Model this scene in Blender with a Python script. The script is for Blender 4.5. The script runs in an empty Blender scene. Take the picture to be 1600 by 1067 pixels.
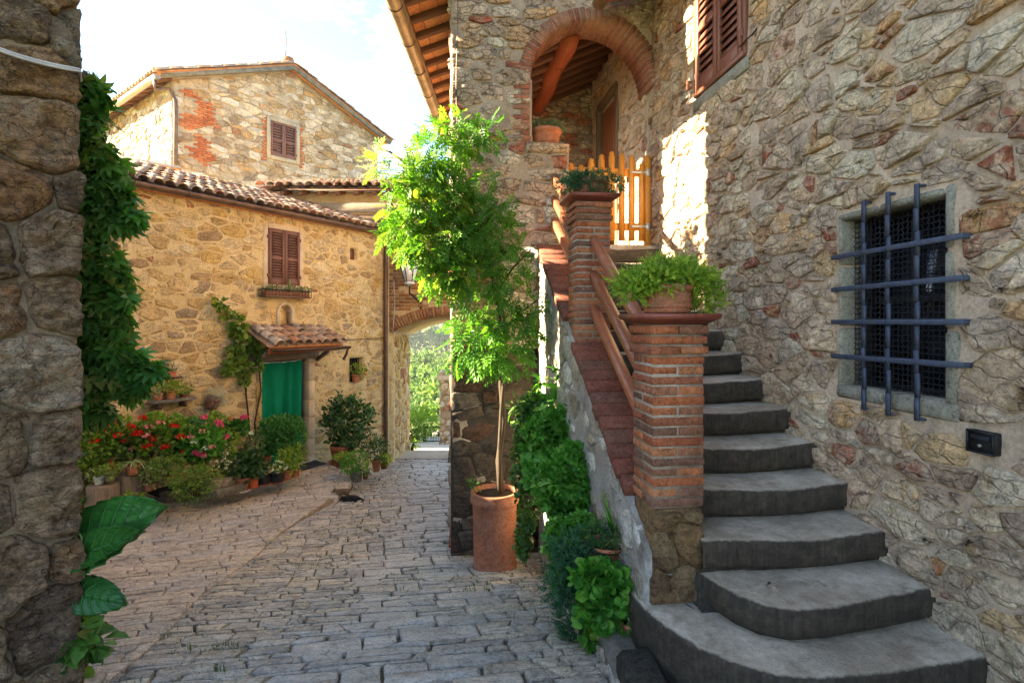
import bpy, math, random
import numpy as np
from mathutils import Vector, Matrix

# ------------------------------------------------------------------ camera, sky, sun, exposure
SC = bpy.context.scene
COL = SC.collection
TH = math.radians(7.55)
CT, ST = math.cos(TH), math.sin(TH)
FP, CX, HY, CAMZ = 830.0, 800.0, 500.0, 1.67

cam_d = bpy.data.cameras.new('camera')
cam = bpy.data.objects.new('camera', cam_d)
COL.objects.link(cam)
cam.location = (0, 0, CAMZ)
cam.rotation_euler = (math.radians(90), 0, -TH)
cam_d.sensor_fit = 'HORIZONTAL'
cam_d.sensor_width = 36
cam_d.lens = FP / 1600 * 36
cam_d.shift_y = -33.5 / 1600
cam_d.clip_start = 0.05
cam_d.clip_end = 4000
SC.camera = cam

SUN_TO = Vector((-1.0, 0.12, 0.50)).normalized()
SUN_EL = math.asin(SUN_TO.z)
SUN_ROT = math.atan2(SUN_TO.x, SUN_TO.y)
world = bpy.data.worlds.new('World')
SC.world = world
world.use_nodes = True
wn = world.node_tree
wn.nodes.clear()
w_out = wn.nodes.new('ShaderNodeOutputWorld')
w_bg = wn.nodes.new('ShaderNodeBackground')
w_sky = wn.nodes.new('ShaderNodeTexSky')
w_sky.sky_type = 'NISHITA'
w_sky.sun_disc = False
w_sky.sun_elevation = SUN_EL
w_sky.sun_rotation = SUN_ROT
w_sky.altitude = 300
w_sky.air_density = 1.0
w_sky.dust_density = 0.4
w_sky.ozone_density = 1.0
w_tc = wn.nodes.new('ShaderNodeTexCoord')
w_map = wn.nodes.new('ShaderNodeMapping')
w_map.inputs['Scale'].default_value = (1.0, 1.0, 2.4)
w_map.inputs['Location'].default_value = (1.35, 0.62, 0.2)
w_noi = wn.nodes.new('ShaderNodeTexNoise')
w_noi.inputs['Scale'].default_value = 3.1
w_noi.inputs['Detail'].default_value = 9
w_noi.inputs['Roughness'].default_value = 0.58
w_rmp = wn.nodes.new('ShaderNodeValToRGB')
w_rmp.color_ramp.elements[0].position = 0.56
w_rmp.color_ramp.elements[0].color = (0.0, 0.0, 0.0, 1)
w_rmp.color_ramp.elements[1].position = 0.70
w_rmp.color_ramp.elements[1].color = (0.95, 0.95, 0.95, 1)
w_mix = wn.nodes.new('ShaderNodeMix')
w_mix.data_type = 'RGBA'
w_mix.inputs['B'].default_value = (6.3, 6.1, 5.7, 1)
L = wn.links.new
L(w_tc.outputs['Generated'], w_map.inputs['Vector'])
L(w_map.outputs['Vector'], w_noi.inputs['Vector'])
L(w_noi.outputs['Fac'], w_rmp.inputs['Fac'])
L(w_rmp.outputs['Color'], w_mix.inputs['Factor'])
L(w_sky.outputs['Color'], w_mix.inputs['A'])
L(w_mix.outputs['Result'], w_bg.inputs['Color'])
w_bg.inputs['Strength'].default_value = 0.055
L(w_bg.outputs['Background'], w_out.inputs['Surface'])

sun_d = bpy.data.lights.new('sun', 'SUN')
sun_d.energy = 5.0
sun_d.angle = math.radians(0.55)
sun_d.color = (1.0, 0.83, 0.58)
sun = bpy.data.objects.new('sun', sun_d)
COL.objects.link(sun)
sun.rotation_euler = SUN_TO.to_track_quat('Z', 'Y').to_euler()
sun.location = (-30, 4, 20)

SC.view_settings.view_transform = 'Standard'
SC.view_settings.look = 'None'
SC.view_settings.gamma = 1.0
SC.view_settings.use_curve_mapping = False
SC.view_settings.exposure = 3.6
SC.cycles.max_bounces = 10
SC.cycles.diffuse_bounces = 7
SC.cycles.use_denoising = True
SC.cycles.transparent_max_bounces = 8

# ------------------------------------------------------------------ geometry helpers
RNG = random.Random(7)
NR = np.random.default_rng(11)


def W(xc, zc, z=0.0):                       # metres right of / in front of the camera -> world
    return Vector((xc * CT + zc * ST, zc * CT - xc * ST, z))


def Wd(xc, zc):
    return Vector((xc * CT + zc * ST, zc * CT - xc * ST, 0.0))


def at(px, py, zc):
    return W((px - CX) / FP * zc, zc, CAMZ - (py - HY) / FP * zc)


def proj(p):
    xc = p[0] * CT - p[1] * ST
    zc = p[1] * CT + p[0] * ST
    if zc < 0.1:
        return (-9999, -9999, zc)
    return (CX + FP * xc / zc, HY - FP * (p[2] - CAMZ) / zc, zc)


def hit(px, py, O, N):                      # where the ray of a photo pixel meets a plane
    d = at(px, py, 1.0) - Vector((0, 0, CAMZ))
    c = Vector((0, 0, CAMZ))
    t = (Vector(O) - c).dot(Vector(N)) / d.dot(Vector(N))
    return c + d * t


STREET = [(-6, .9), (0, .34), (1.5, .09), (2.5, -.09), (4, -.48), (5.7, -.89), (7.3, -1.04), (8.4, -1.12), (9.6, -1.29), (11.84, -1.56),
          (14, -1.74), (22, -3.3), (30, -4.2), (34, -5.0)]
TERR = [(-6, .9), (0, .34), (1.5, .09), (2.5, -.09), (4, -.475), (5.7, -.875), (7.3, -1.0), (8.4, -1.005), (9.6, -.985), (11.84, -1.02), (14, -1.05)]
_zx = np.linspace(-6, 34, 801)


def _smooth(tab):
    y = np.interp(_zx, [a for a, b in tab], [b for a, b in tab])
    k = np.hanning(31); k /= k.sum()
    return np.convolve(np.pad(y, 15, mode='edge'), k, mode='valid')


_st, _te = _smooth(STREET), _smooth(TERR)


def h_street(x, y):
    return np.interp(np.asarray(y) * CT + np.asarray(x) * ST, _zx, _st)


def h_terr(x, y):
    return np.interp(np.asarray(y) * CT + np.asarray(x) * ST, _zx, _te)


def on_ground(px, py, hf=h_street):
    lo, hi = 1.2, 33.0
    prev = lo
    for zc in np.arange(1.2, 33, .1):
        p = at(px, py, zc)
        if p.z <= float(hf(p.x, p.y)):
            hi = zc; lo = prev; break
        prev = zc
    for _ in range(24):
        m = .5 * (lo + hi)
        p = at(px, py, m)
        if p.z <= float(hf(p.x, p.y)): hi = m
        else: lo = m
    return at(px, py, hi)


# vectorised value noise
def _h3(ix, iy, iz, seed):
    n = (ix * 374761393 + iy * 668265263 + iz * 2147483647 + seed * 1274126177) & 0xFFFFFFFF
    n = ((n ^ (n >> 13)) * 1274126177) & 0xFFFFFFFF
    n = (n ^ (n >> 16)) & 0xFFFFFFFF
    return n / 4294967295.0


def vnoise(p, seed=0):
    p = np.asarray(p, dtype=float)
    i = np.floor(p).astype(np.int64)
    f = p - i
    f = f * f * (3 - 2 * f)
    r = 0
    for dx in (0, 1):
        for dy in (0, 1):
            for dz in (0, 1):
                w = (f[:, 0] if dx else 1 - f[:, 0]) * (f[:, 1] if dy else 1 - f[:, 1]) * (f[:, 2] if dz else 1 - f[:, 2])
                r = r + w * _h3(i[:, 0] + dx, i[:, 1] + dy, i[:, 2] + dz, seed)
    return r * 2 - 1


def fbm(p, oct=4, seed=0, gain=.5):
    p = np.asarray(p, dtype=float)
    a, s, t = 1.0, 0, 0
    for k in range(oct):
        s = s + a * vnoise(p * 2 ** k, seed + k * 17); t += a; a *= gain
    return s / t


# ------------------------------------------------------------------ objects
WO = {}                                     # world origin of every object (no object with children is rotated)


def root(name, label, cat, loc=(0, 0, 0), group=None):
    o = bpy.data.objects.new(name, None)
    COL.objects.link(o)
    o.empty_display_size = .1
    o.location = loc
    WO[o.name] = Vector(loc)
    o['label'] = label; o['category'] = cat
    if group: o['group'] = group
    return o


def tag(o, label, cat, group=None, kind=None):
    o['label'] = label; o['category'] = cat
    if group: o['group'] = group
    if kind: o['kind'] = kind
    return o


def np_mesh(name, v, faces, mat, smooth=True, rnd=None):
    """faces: list of index tuples, or one (M,k) array, or list of arrays"""
    me = bpy.data.meshes.new(name)
    v = np.asarray(v, dtype=np.float32).reshape(-1, 3)
    if isinstance(faces, np.ndarray): faces = [faces]
    if len(faces) and isinstance(faces[0], np.ndarray):
        arrs = [a for a in faces if len(a)]
        loops = np.concatenate([a.ravel() for a in arrs]).astype(np.int32)
        tot = np.concatenate([np.full(len(a), a.shape[1], dtype=np.int32) for a in arrs])
    else:
        loops = np.array([i for f in faces for i in f], dtype=np.int32)
        tot = np.array([len(f) for f in faces], dtype=np.int32)
    me.vertices.add(len(v)); me.vertices.foreach_set('co', v.ravel())
    me.loops.add(len(loops)); me.loops.foreach_set('vertex_index', loops)
    me.polygons.add(len(tot))
    st = np.zeros(len(tot), dtype=np.int32); st[1:] = np.cumsum(tot)[:-1]
    me.polygons.foreach_set('loop_start', st)
    me.polygons.foreach_set('loop_total', tot)
    if smooth: me.polygons.foreach_set('use_smooth', np.ones(len(tot), dtype=bool))
    if rnd is not None:
        a = me.attributes.new('rnd', 'FLOAT', 'POINT')
        r = np.broadcast_to(np.asarray(rnd, dtype=np.float32), (len(v),))
        a.data.foreach_set('value', np.ascontiguousarray(r))
    me.update(calc_edges=True)
    if mat: me.materials.append(mat)
    return me


def place(name, me, parent=None, origin=(0, 0, 0), rot=None, scale=None):
    o = bpy.data.objects.new(name, me)
    COL.objects.link(o)
    org = Vector(origin)
    WO[o.name] = org
    if parent is not None:
        o.parent = parent
        o.location = org - WO[parent.name]
    else:
        o.location = org
    if rot is not None: o.rotation_euler = rot
    if scale is not None: o.scale = scale
    return o


def obj(name, v, faces, mat, parent=None, origin=None, smooth=True, rnd=None, kind=None, dirt=None):
    """v in world coordinates"""
    v = np.asarray(v, dtype=float).reshape(-1, 3)
    if origin is None: origin = tuple((v.min(0) + v.max(0)) / 2) if parent is not None else (v[:, 0].mean(), v[:, 1].mean(), v[:, 2].min())
    o = place(name, np_mesh(name, v - np.array(origin), faces, mat, smooth, rnd), parent, origin)
    if dirt is not None:
        o.data.attributes.new('dirt', 'FLOAT', 'POINT').data.foreach_set('value', np.asarray(dirt, dtype=np.float32))
    if kind: o['kind'] = kind
    return o


class MB:
    """collects shapes that form ONE part"""
    def __init__(s): s.v, s.f, s.r, s.n = [], [], [], 0

    def add(s, v, f, rnd=0.5):
        v = np.asarray(v, dtype=float).reshape(-1, 3)
        s.v.append(v)
        s.f += [tuple(int(i) + s.n for i in q) for q in f]
        s.r.append(np.full(len(v), rnd)); s.n += len(v)
        return s

    def box(s, c, A, B, C, rnd=.5, b=0.0):
        v, f = cbox(A, B, C, b)
        return s.add(v + np.array(c), f, rnd)

    def tube(s, pts, r, n=8, rnd=.5, cap=True):
        v, f = tube(pts, r, n, cap)
        return s.add(v, f, rnd)

    def lathe(s, prof, c, n=24, rnd=.5, tilt=None):
        v, f = lathe(prof, n)
        if tilt is not None: v = v @ np.array(tilt.to_3x3()).T
        return s.add(v + np.array(c), f, rnd)

    def build(s, name, mat, parent=None, origin=None, smooth=True, kind=None):
        return obj(name, np.concatenate(s.v), s.f, mat, parent, origin, smooth, np.concatenate(s.r), kind)


def cbox(A, B, C, b=0.0):
    """box from half-axis vectors A, B, C with chamfer b (metres)"""
    A, B, C = np.array(A, float), np.array(B, float), np.array(C, float)
    if b <= 0:
        v = [x * A + y * B + z * C for z in (-1, 1) for y in (-1, 1) for x in (-1, 1)]
        f = [(0, 2, 3, 1), (4, 5, 7, 6), (0, 1, 5, 4), (2, 6, 7, 3), (0, 4, 6, 2), (1, 3, 7, 5)]
        v = np.array(v)
    else:
        la, lb, lc = [np.linalg.norm(q) for q in (A, B, C)]
        ka, kb, kc = 1 - b / la, 1 - b / lb, 1 - b / lc
        idx, v = {}, []
        for z in (-1, 1):
            for y in (-1, 1):
                for x in (-1, 1):
                    for ax in range(3):
                        k = [ka, kb, kc]; k[ax] = 1
                        idx[(x, y, z, ax)] = len(v)
                        v.append(x * k[0] * A + y * k[1] * B + z * k[2] * C)
        f = []
        for s_ in (-1, 1):
            f.append([idx[(s_, y, z, 0)] for y, z in ((-1, -1), (1, -1), (1, 1), (-1, 1))])
            f.append([idx[(x, s_, z, 1)] for x, z in ((-1, -1), (1, -1), (1, 1), (-1, 1))])
            f.append([idx[(x, y, s_, 2)] for x, y in ((-1, -1), (1, -1), (1, 1), (-1, 1))])
        for a in (-1, 1):
            for c in (-1, 1):
                f.append([idx[(a, c, -1, 0)], idx[(a, c, 1, 0)], idx[(a, c, 1, 1)], idx[(a, c, -1, 1)]])
                f.append([idx[(a, -1, c, 0)], idx[(a, 1, c, 0)], idx[(a, 1, c, 2)], idx[(a, -1, c, 2)]])
                f.append([idx[(-1, a, c, 1)], idx[(1, a, c, 1)], idx[(1, a, c, 2)], idx[(-1, a, c, 2)]])
        for x in (-1, 1):
            for y in (-1, 1):
                for z in (-1, 1):
                    f.append([idx[(x, y, z, i)] for i in range(3)])
        v = np.array(v)
    out = []
    for q in f:
        p = v[list(q)]
        n = np.cross(p[1] - p[0], p[2] - p[0])
        out.append(tuple(q) if n.dot(p.mean(0)) >= 0 else tuple(reversed(q)))
    return v, out


def tube(pts, r, n=8, cap=True):
    P = np.array([tuple(p) for p in pts], float)
    m = len(P)
    R = np.broadcast_to(np.asarray(r, float), (m,))
    T = np.gradient(P, axis=0)
    T /= np.linalg.norm(T, axis=1)[:, None] + 1e-9
    up = np.array([0, 0, 1.0]) if abs(T[0][2]) < .9 else np.array([1.0, 0, 0])
    v = []
    a = np.arange(n) / n * 2 * math.pi
    for i in range(m):
        s = np.cross(T[i], up); s /= np.linalg.norm(s) + 1e-9
        u = np.cross(s, T[i]); up = u
        v.append(P[i] + R[i] * (np.cos(a)[:, None] * s + np.sin(a)[:, None] * u))
    f = []
    for i in range(m - 1):
        for k in range(n):
            f.append((i * n + k, i * n + (k + 1) % n, (i + 1) * n + (k + 1) % n, (i + 1) * n + k))
    if cap:
        f.append(tuple(range(n - 1, -1, -1))); f.append(tuple((m - 1) * n + k for k in range(n)))
    return np.concatenate(v), f


def lathe(prof, n=24):
    v, f = [], []
    for (r, z) in prof:
        for k in range(n):
            a = 2 * math.pi * k / n
            v.append((r * math.cos(a), r * math.sin(a), z))
    for i in range(len(prof) - 1):
        for k in range(n):
            f.append((i * n + k, i * n + (k + 1) % n, (i + 1) * n + (k + 1) % n, (i + 1) * n + k))
    f.append(tuple(range(n - 1, -1, -1)))
    f.append(tuple((len(prof) - 1) * n + k for k in range(n)))
    return np.array(v), f


def emit(name, pieces, mat, parent, cap=300, rest='rubble_infill', minpx=7.0, smooth=True):
    """pieces: (verts world, faces, rnd). The ones that show largest become objects, the rest ONE stuff part."""
    sc = []
    for i, (v, f, r) in enumerate(pieces):
        q = [proj(p) for p in v[:: max(1, len(v) // 8)]]
        xs = [a[0] for a in q]; ys = [a[1] for a in q]
        if min(a[2] for a in q) < .3 or max(xs) < 0 or min(xs) > 1600 or max(ys) < 0 or min(ys) > 1067:
            s = 0
        else:
            w = min(max(xs), 1600) - max(min(xs), 0); hh = min(max(ys), 1067) - max(min(ys), 0)
            s = w * hh if max(w, hh) >= minpx else 0
        sc.append((s, i))
    sc.sort(reverse=True)
    own = [i for s, i in sc[:cap] if s > 0]
    ownset = set(own)
    for i in own:
        v, f, r = pieces[i]
        obj(name, v, f, mat, parent, None, smooth, r)
    left = [i for i in range(len(pieces)) if i not in ownset]
    if left:
        m = MB()
        for i in left: m.add(*pieces[i])
        m.build(rest, mat, parent, None, smooth, 'stuff')
    return len(own), len(left)


# ------------------------------------------------------------------ rubble layout: weighted Voronoi cells in wall coordinates
def clip(poly, nx, ny, d):                  # keep nx*x+ny*y <= d
    out = []
    m = len(poly)
    for i in range(m):
        a, b = poly[i], poly[(i + 1) % m]
        da, db = nx * a[0] + ny * a[1] - d, nx * b[0] + ny * b[1] - d
        if da <= 0: out.append(a)
        if (da < 0 < db) or (db < 0 < da):
            t = da / (da - db)
            out.append((a[0] + t * (b[0] - a[0]), a[1] + t * (b[1] - a[1])))
    return out


def rows_pts(u0, u1, v0, v1, mw, mh, rng, jit=.3, wv=.6, hv=.45):
    pts = []
    v = v0
    while v < v1:
        h = mh * rng.uniform(1 - hv, 1 + hv)
        u = u0 - rng.random() * mw
        while u < u1 + mw:
            w = mw * rng.uniform(1 - wv, 1 + wv) * (.6 + .4 * h / mh)
            pts.append((u + w / 2, v + h / 2 + rng.uniform(-jit, jit) * h))
            u += w
        v += h
    return pts


def voronoi(pts, asp, gap, region, holes=(), rng=None, wj=0.0, k=18, gapj=.5):
    """cells of pts (u,v) with widths stretched by asp, kept in the convex region, off the rectangular holes"""
    P = np.array(pts, float); Q = P.copy(); Q[:, 0] /= asp
    n = len(Q)
    wts = [rng.uniform(-wj, wj) for _ in range(n)] if rng else [0] * n
    cells = []
    for i in range(n):
        d2 = ((Q - Q[i]) ** 2).sum(1)
        nb = np.argpartition(d2, min(k, n - 1))[:k + 1]
        R = 3 * math.sqrt(np.sort(d2[nb])[min(6, len(nb) - 1)] + 1e-9)
        poly = [(-R, -R), (R, -R), (R, R), (-R, R)]
        g = gap * (1 + gapj * rng.uniform(-1, 1)) / 2
        for j in nb:
            if j == i: continue
            dx, dy = Q[j] - Q[i]
            dd = math.hypot(dx, dy)
            if dd < 1e-6: continue
            # gap measured in true metres across the joint
            gs = g * math.hypot(dx / asp, dy) / dd
            poly = clip(poly, dx / dd, dy / dd, dd / 2 + (wts[i] - wts[j]) / 2 - gs)
            if len(poly) < 3: break
        if len(poly) < 3: continue
        poly = [((x + Q[i][0]) * asp, y + Q[i][1]) for x, y in poly]
        for a, b in zip(region, region[1:] + region[:1]):
            nx, ny = b[1] - a[1], -(b[0] - a[0])
            l = math.hypot(nx, ny)
            poly = clip(poly, nx / l, ny / l, (nx * a[0] + ny * a[1]) / l - gap * .3)
            if len(poly) < 3: break
        if len(poly) < 3: continue
        for (a, b, c, d) in holes:
            xs = [p[0] for p in poly]; ys = [p[1] for p in poly]
            if max(xs) > a and min(xs) < b and max(ys) > c and min(ys) < d:
                cx, cy = sum(xs) / len(xs), sum(ys) / len(ys)
                opt = [(a - cx, (1, 0, a)), (cx - b, (-1, 0, -b)), (c - cy, (0, 1, c)), (cy - d, (0, -1, -d))]
                best = max(opt, key=lambda t: t[0])
                if best[0] < 0: poly = []; break
                poly = clip(poly, *best[1])
                if len(poly) < 3: break
        if len(poly) < 3: continue
        ar = abs(sum(poly[q][0] * poly[(q + 1) % len(poly)][1] - poly[(q + 1) % len(poly)][0] * poly[q][1] for q in range(len(poly)))) / 2
        if ar < gap * gap * 1.2: continue
        cells.append(poly)
    return cells


def rounded(poly, n, rng, rough=.06, cut=.22):
    """corner-cut outline resampled to n points with a rough edge"""
    q = []
    m = len(poly)
    for i in range(m):
        a, b = poly[i], poly[(i + 1) % m]
        q.append((a[0] + cut * (b[0] - a[0]), a[1] + cut * (b[1] - a[1])))
        q.append((b[0] - cut * (b[0] - a[0]), b[1] - cut * (b[1] - a[1])))
    # keep the corners: split the longest edges, or drop the shortest, until there are n points
    q = [tuple(t) for t in q]
    while len(q) < n:
        d = [math.hypot(q[(i + 1) % len(q)][0] - q[i][0], q[(i + 1) % len(q)][1] - q[i][1]) for i in range(len(q))]
        i = int(np.argmax(d)); t = rng.uniform(.35, .65)
        a, b = q[i], q[(i + 1) % len(q)]
        q.insert(i + 1, (a[0] + t * (b[0] - a[0]), a[1] + t * (b[1] - a[1])))
    while len(q) > n:
        d = [math.hypot(q[(i + 1) % len(q)][0] - q[i][0], q[(i + 1) % len(q)][1] - q[i][1]) for i in range(len(q))]
        i = int(np.argmin(d)); j = (i + 1) % len(q)
        q[i] = ((q[i][0] + q[j][0]) / 2, (q[i][1] + q[j][1]) / 2); del q[j]
    out = np.array(q)
    c = out.mean(0)
    out = c + (out - c) * (1 + np.array([rng.uniform(-rough, rough) for _ in range(n)]))[:, None]
    return out


def stone_piece(poly, to3, rng, hgt=.03, depth=.03, n=11, dome=.5, rough=.07, tilt=.12, cut=.22, fine=True, facet=0.0, red=None):
    """a rough-faced stone; to3(uv array, w array) -> world points, w measured out of the wall"""
    o = rounded(poly, n, rng, rough, cut)
    # force counter-clockwise
    ar = np.sum(o[:, 0] * np.roll(o[:, 1], -1) - np.roll(o[:, 0], -1) * o[:, 1])
    if ar < 0: o = o[::-1]
    c = o.mean(0)
    size = math.sqrt(abs(ar) / 2)
    tx, ty = rng.uniform(-tilt, tilt), rng.uniform(-tilt, tilt)
    if facet: rings = ((1.0, -depth, 0), (.985, -.004, .08), (.925, None, .13), (.70, None, .2), (.42, None, .22))
    elif fine: rings = ((1.0, -depth, 0), (.985, hgt * (1 - dome) * .8, .1), (.90, hgt * (1 - dome * .3), .16), (.5, hgt, .2))
    else: rings = ((1.0, -depth, 0), (.96, hgt * (1 - dome * .6), .2), (.6, hgt, .3))
    planes = []
    for k in range(4):
        g = rng.uniform(.1, 1) * facet; th = rng.uniform(0, 6.283)
        planes.append((g * math.cos(th), g * math.sin(th), rng.uniform(.75, 1.5)))

    def face(p):
        d = p - c
        z = np.min([hgt * q + d[:, 0] * gx + d[:, 1] * gy for gx, gy, q in planes], 0)
        return np.maximum(z, -.2 * hgt)
    uv, w = [], []
    for s, z, ns in rings:
        p = c + (o - c) * s
        if s < .97: p = p + np.array([[rng.uniform(-1, 1) * size * .035, rng.uniform(-1, 1) * size * .035] for _ in range(n)])
        if z is None: zz = face(p)
        else: zz = z + ((p[:, 0] - c[0]) * tx * (z > 0) + (p[:, 1] - c[1]) * ty * (z > 0))
        if s == .985 and facet: zz = np.minimum(face(p) * .72, hgt * .85)
        zz = zz + np.array([rng.uniform(-1, 1) for _ in range(n)]) * hgt * ns
        uv.append(p); w.append(zz)
    uv.append(c[None]); w.append(face(c[None]) if facet else np.array([hgt * rng.uniform(.85, 1.1)]))
    uv = np.concatenate(uv); w = np.concatenate(w)
    f = []
    for r in range(len(rings) - 1):
        for k in range(n):
            f.append((r * n + k, r * n + (k + 1) % n, (r + 1) * n + (k + 1) % n, (r + 1) * n + k))
    b = (len(rings) - 1) * n
    for k in range(n): f.append((b + k, b + (k + 1) % n, b + n))
    rv = rng.random()
    if red is not None and abs(ar) / 2 > red[0]: rv *= red[1]       # the small pieces only may be brick fragments (end of the palette)
    return to3(uv, w), f, rv


class Frame:
    def __init__(s, O, U, V=(0, 0, 1), N=None):
        s.O = np.array(O, float); s.U = np.array(U, float); s.V = np.array(V, float)
        s.N = np.cross(s.U, s.V) if N is None else np.array(N, float)

    def to3(s, uv, w):
        uv = np.asarray(uv)
        return s.O + uv[:, :1] * s.U + uv[:, 1:2] * s.V + np.asarray(w)[:, None] * s.N

    def p(s, u, v, w=0.0):
        return Vector(s.O + u * s.U + v * s.V + w * s.N)

    def px(s, px, py, off=0.0):             # photo pixel -> (u, v) on the plane w = off
        q = np.array(hit(px, py, s.O + off * s.N, s.N)) - s.O
        return float(q @ s.U), float(q @ s.V)


def relief(fr, u0, u1, v0, v1, res, amp, thick, holes=(), hole_fn=None, vtop=None, vbot=None, freq=6.0, seed=0, oct=4):
    """a wall skin with a rough front, reveals at its openings, sides and a back: one solid"""
    us = set(np.linspace(u0, u1, max(2, int(round((u1 - u0) / res)) + 1)))
    ts = np.linspace(v0, v1, max(2, int(round((v1 - v0) / res)) + 1))
    us = sorted(us)

    def snap(arr, vals):
        arr = list(arr)
        for x in vals:
            i = int(np.argmin([abs(a - x) for a in arr])); arr[i] = x
        return np.array(sorted(arr))
    us = snap(us, [x for h in holes for x in h[:2]])
    ts = snap(ts, [x for h in holes for x in h[2:]])
    U, T = np.meshgrid(us, ts, indexing='ij')
    V = T.copy()
    if vtop is not None or vbot is not None:
        k = (T - v0) / (v1 - v0)
        lo = vbot(U) if vbot else np.full_like(U, v0)
        hi = vtop(U) if vtop else np.full_like(U, v1)
        V = lo + k * (hi - lo)
    nu, nt = U.shape
    keep = np.ones((nu - 1, nt - 1), bool)
    uc = (U[:-1, :-1] + U[1:, 1:]) / 2; vc = (V[:-1, :-1] + V[1:, 1:]) / 2
    for (a, b, c, d) in holes: keep &= ~((uc > a) & (uc < b) & (vc > c) & (vc < d))
    if hole_fn is not None: keep &= ~hole_fn(uc, vc)
    uv = np.stack([U.ravel(), V.ravel()], 1)
    flat = fr.to3(uv, np.zeros(len(uv)))
    w = amp * fbm(flat * freq, oct, seed) + amp * .5 * fbm(flat * freq * .22, 2, seed + 5)
    # calm at every border
    kp = np.pad(keep, 1, constant_values=False)
    full = (kp[:-1, :-1] & kp[1:, :-1] & kp[:-1, 1:] & kp[1:, 1:]).ravel()
    w = np.where(full, w, 0)
    front = fr.to3(uv, w)
    back = fr.to3(uv, np.full(len(uv), -thick))
    id_ = np.arange(nu * nt).reshape(nu, nt)
    q = np.stack([id_[:-1, :-1], id_[1:, :-1], id_[1:, 1:], id_[:-1, 1:]], -1)[keep]
    N0 = nu * nt
    sides = []
    def edge(a, b): sides.append((a, b, b + N0, a + N0))
    for i in range(nu - 1):
        for j in range(nt - 1):
            if not keep[i, j]: continue
            if not kp[i + 1, j]: edge(id_[i + 1, j], id_[i, j])
            if not kp[i + 1, j + 2]: edge(id_[i, j + 1], id_[i + 1, j + 1])
            if not kp[i, j + 1]: edge(id_[i, j], id_[i, j + 1])
            if not kp[i + 2, j + 1]: edge(id_[i + 1, j + 1], id_[i + 1, j])
    faces = [q, q[:, ::-1] + N0, np.array(sides, dtype=np.int64)]
    return np.concatenate([front, back]), faces


def rubble(fr, region, mw, mh, gap, rng, asp=1.7, holes=(), hgt=.03, depth=.03, n=11, dome=.5, rough=.08, tilt=.12, wj=.25, jit=.3, cut=.22,
           fine=True, keep=None, hv=.45, wv=.6, gapj=.5, facet=0.0, red=None):
    us = [p[0] for p in region]; vs = [p[1] for p in region]
    pts = rows_pts(min(us), max(us), min(vs), max(vs), mw, mh, rng, jit, hv=hv, wv=wv)
    cells = voronoi(pts, asp, gap, region, holes, rng, wj * mh, gapj=gapj)
    out = []
    for c in cells:
        if keep is not None:
            cx = sum(p[0] for p in c) / len(c); cy = sum(p[1] for p in c) / len(c)
            if not keep(cx, cy): continue
        out.append(stone_piece(c, fr.to3, rng, hgt * rng.uniform(.5, 1.4), depth, n, dome, rough, tilt, cut, fine, facet, red))
    return out

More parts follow.
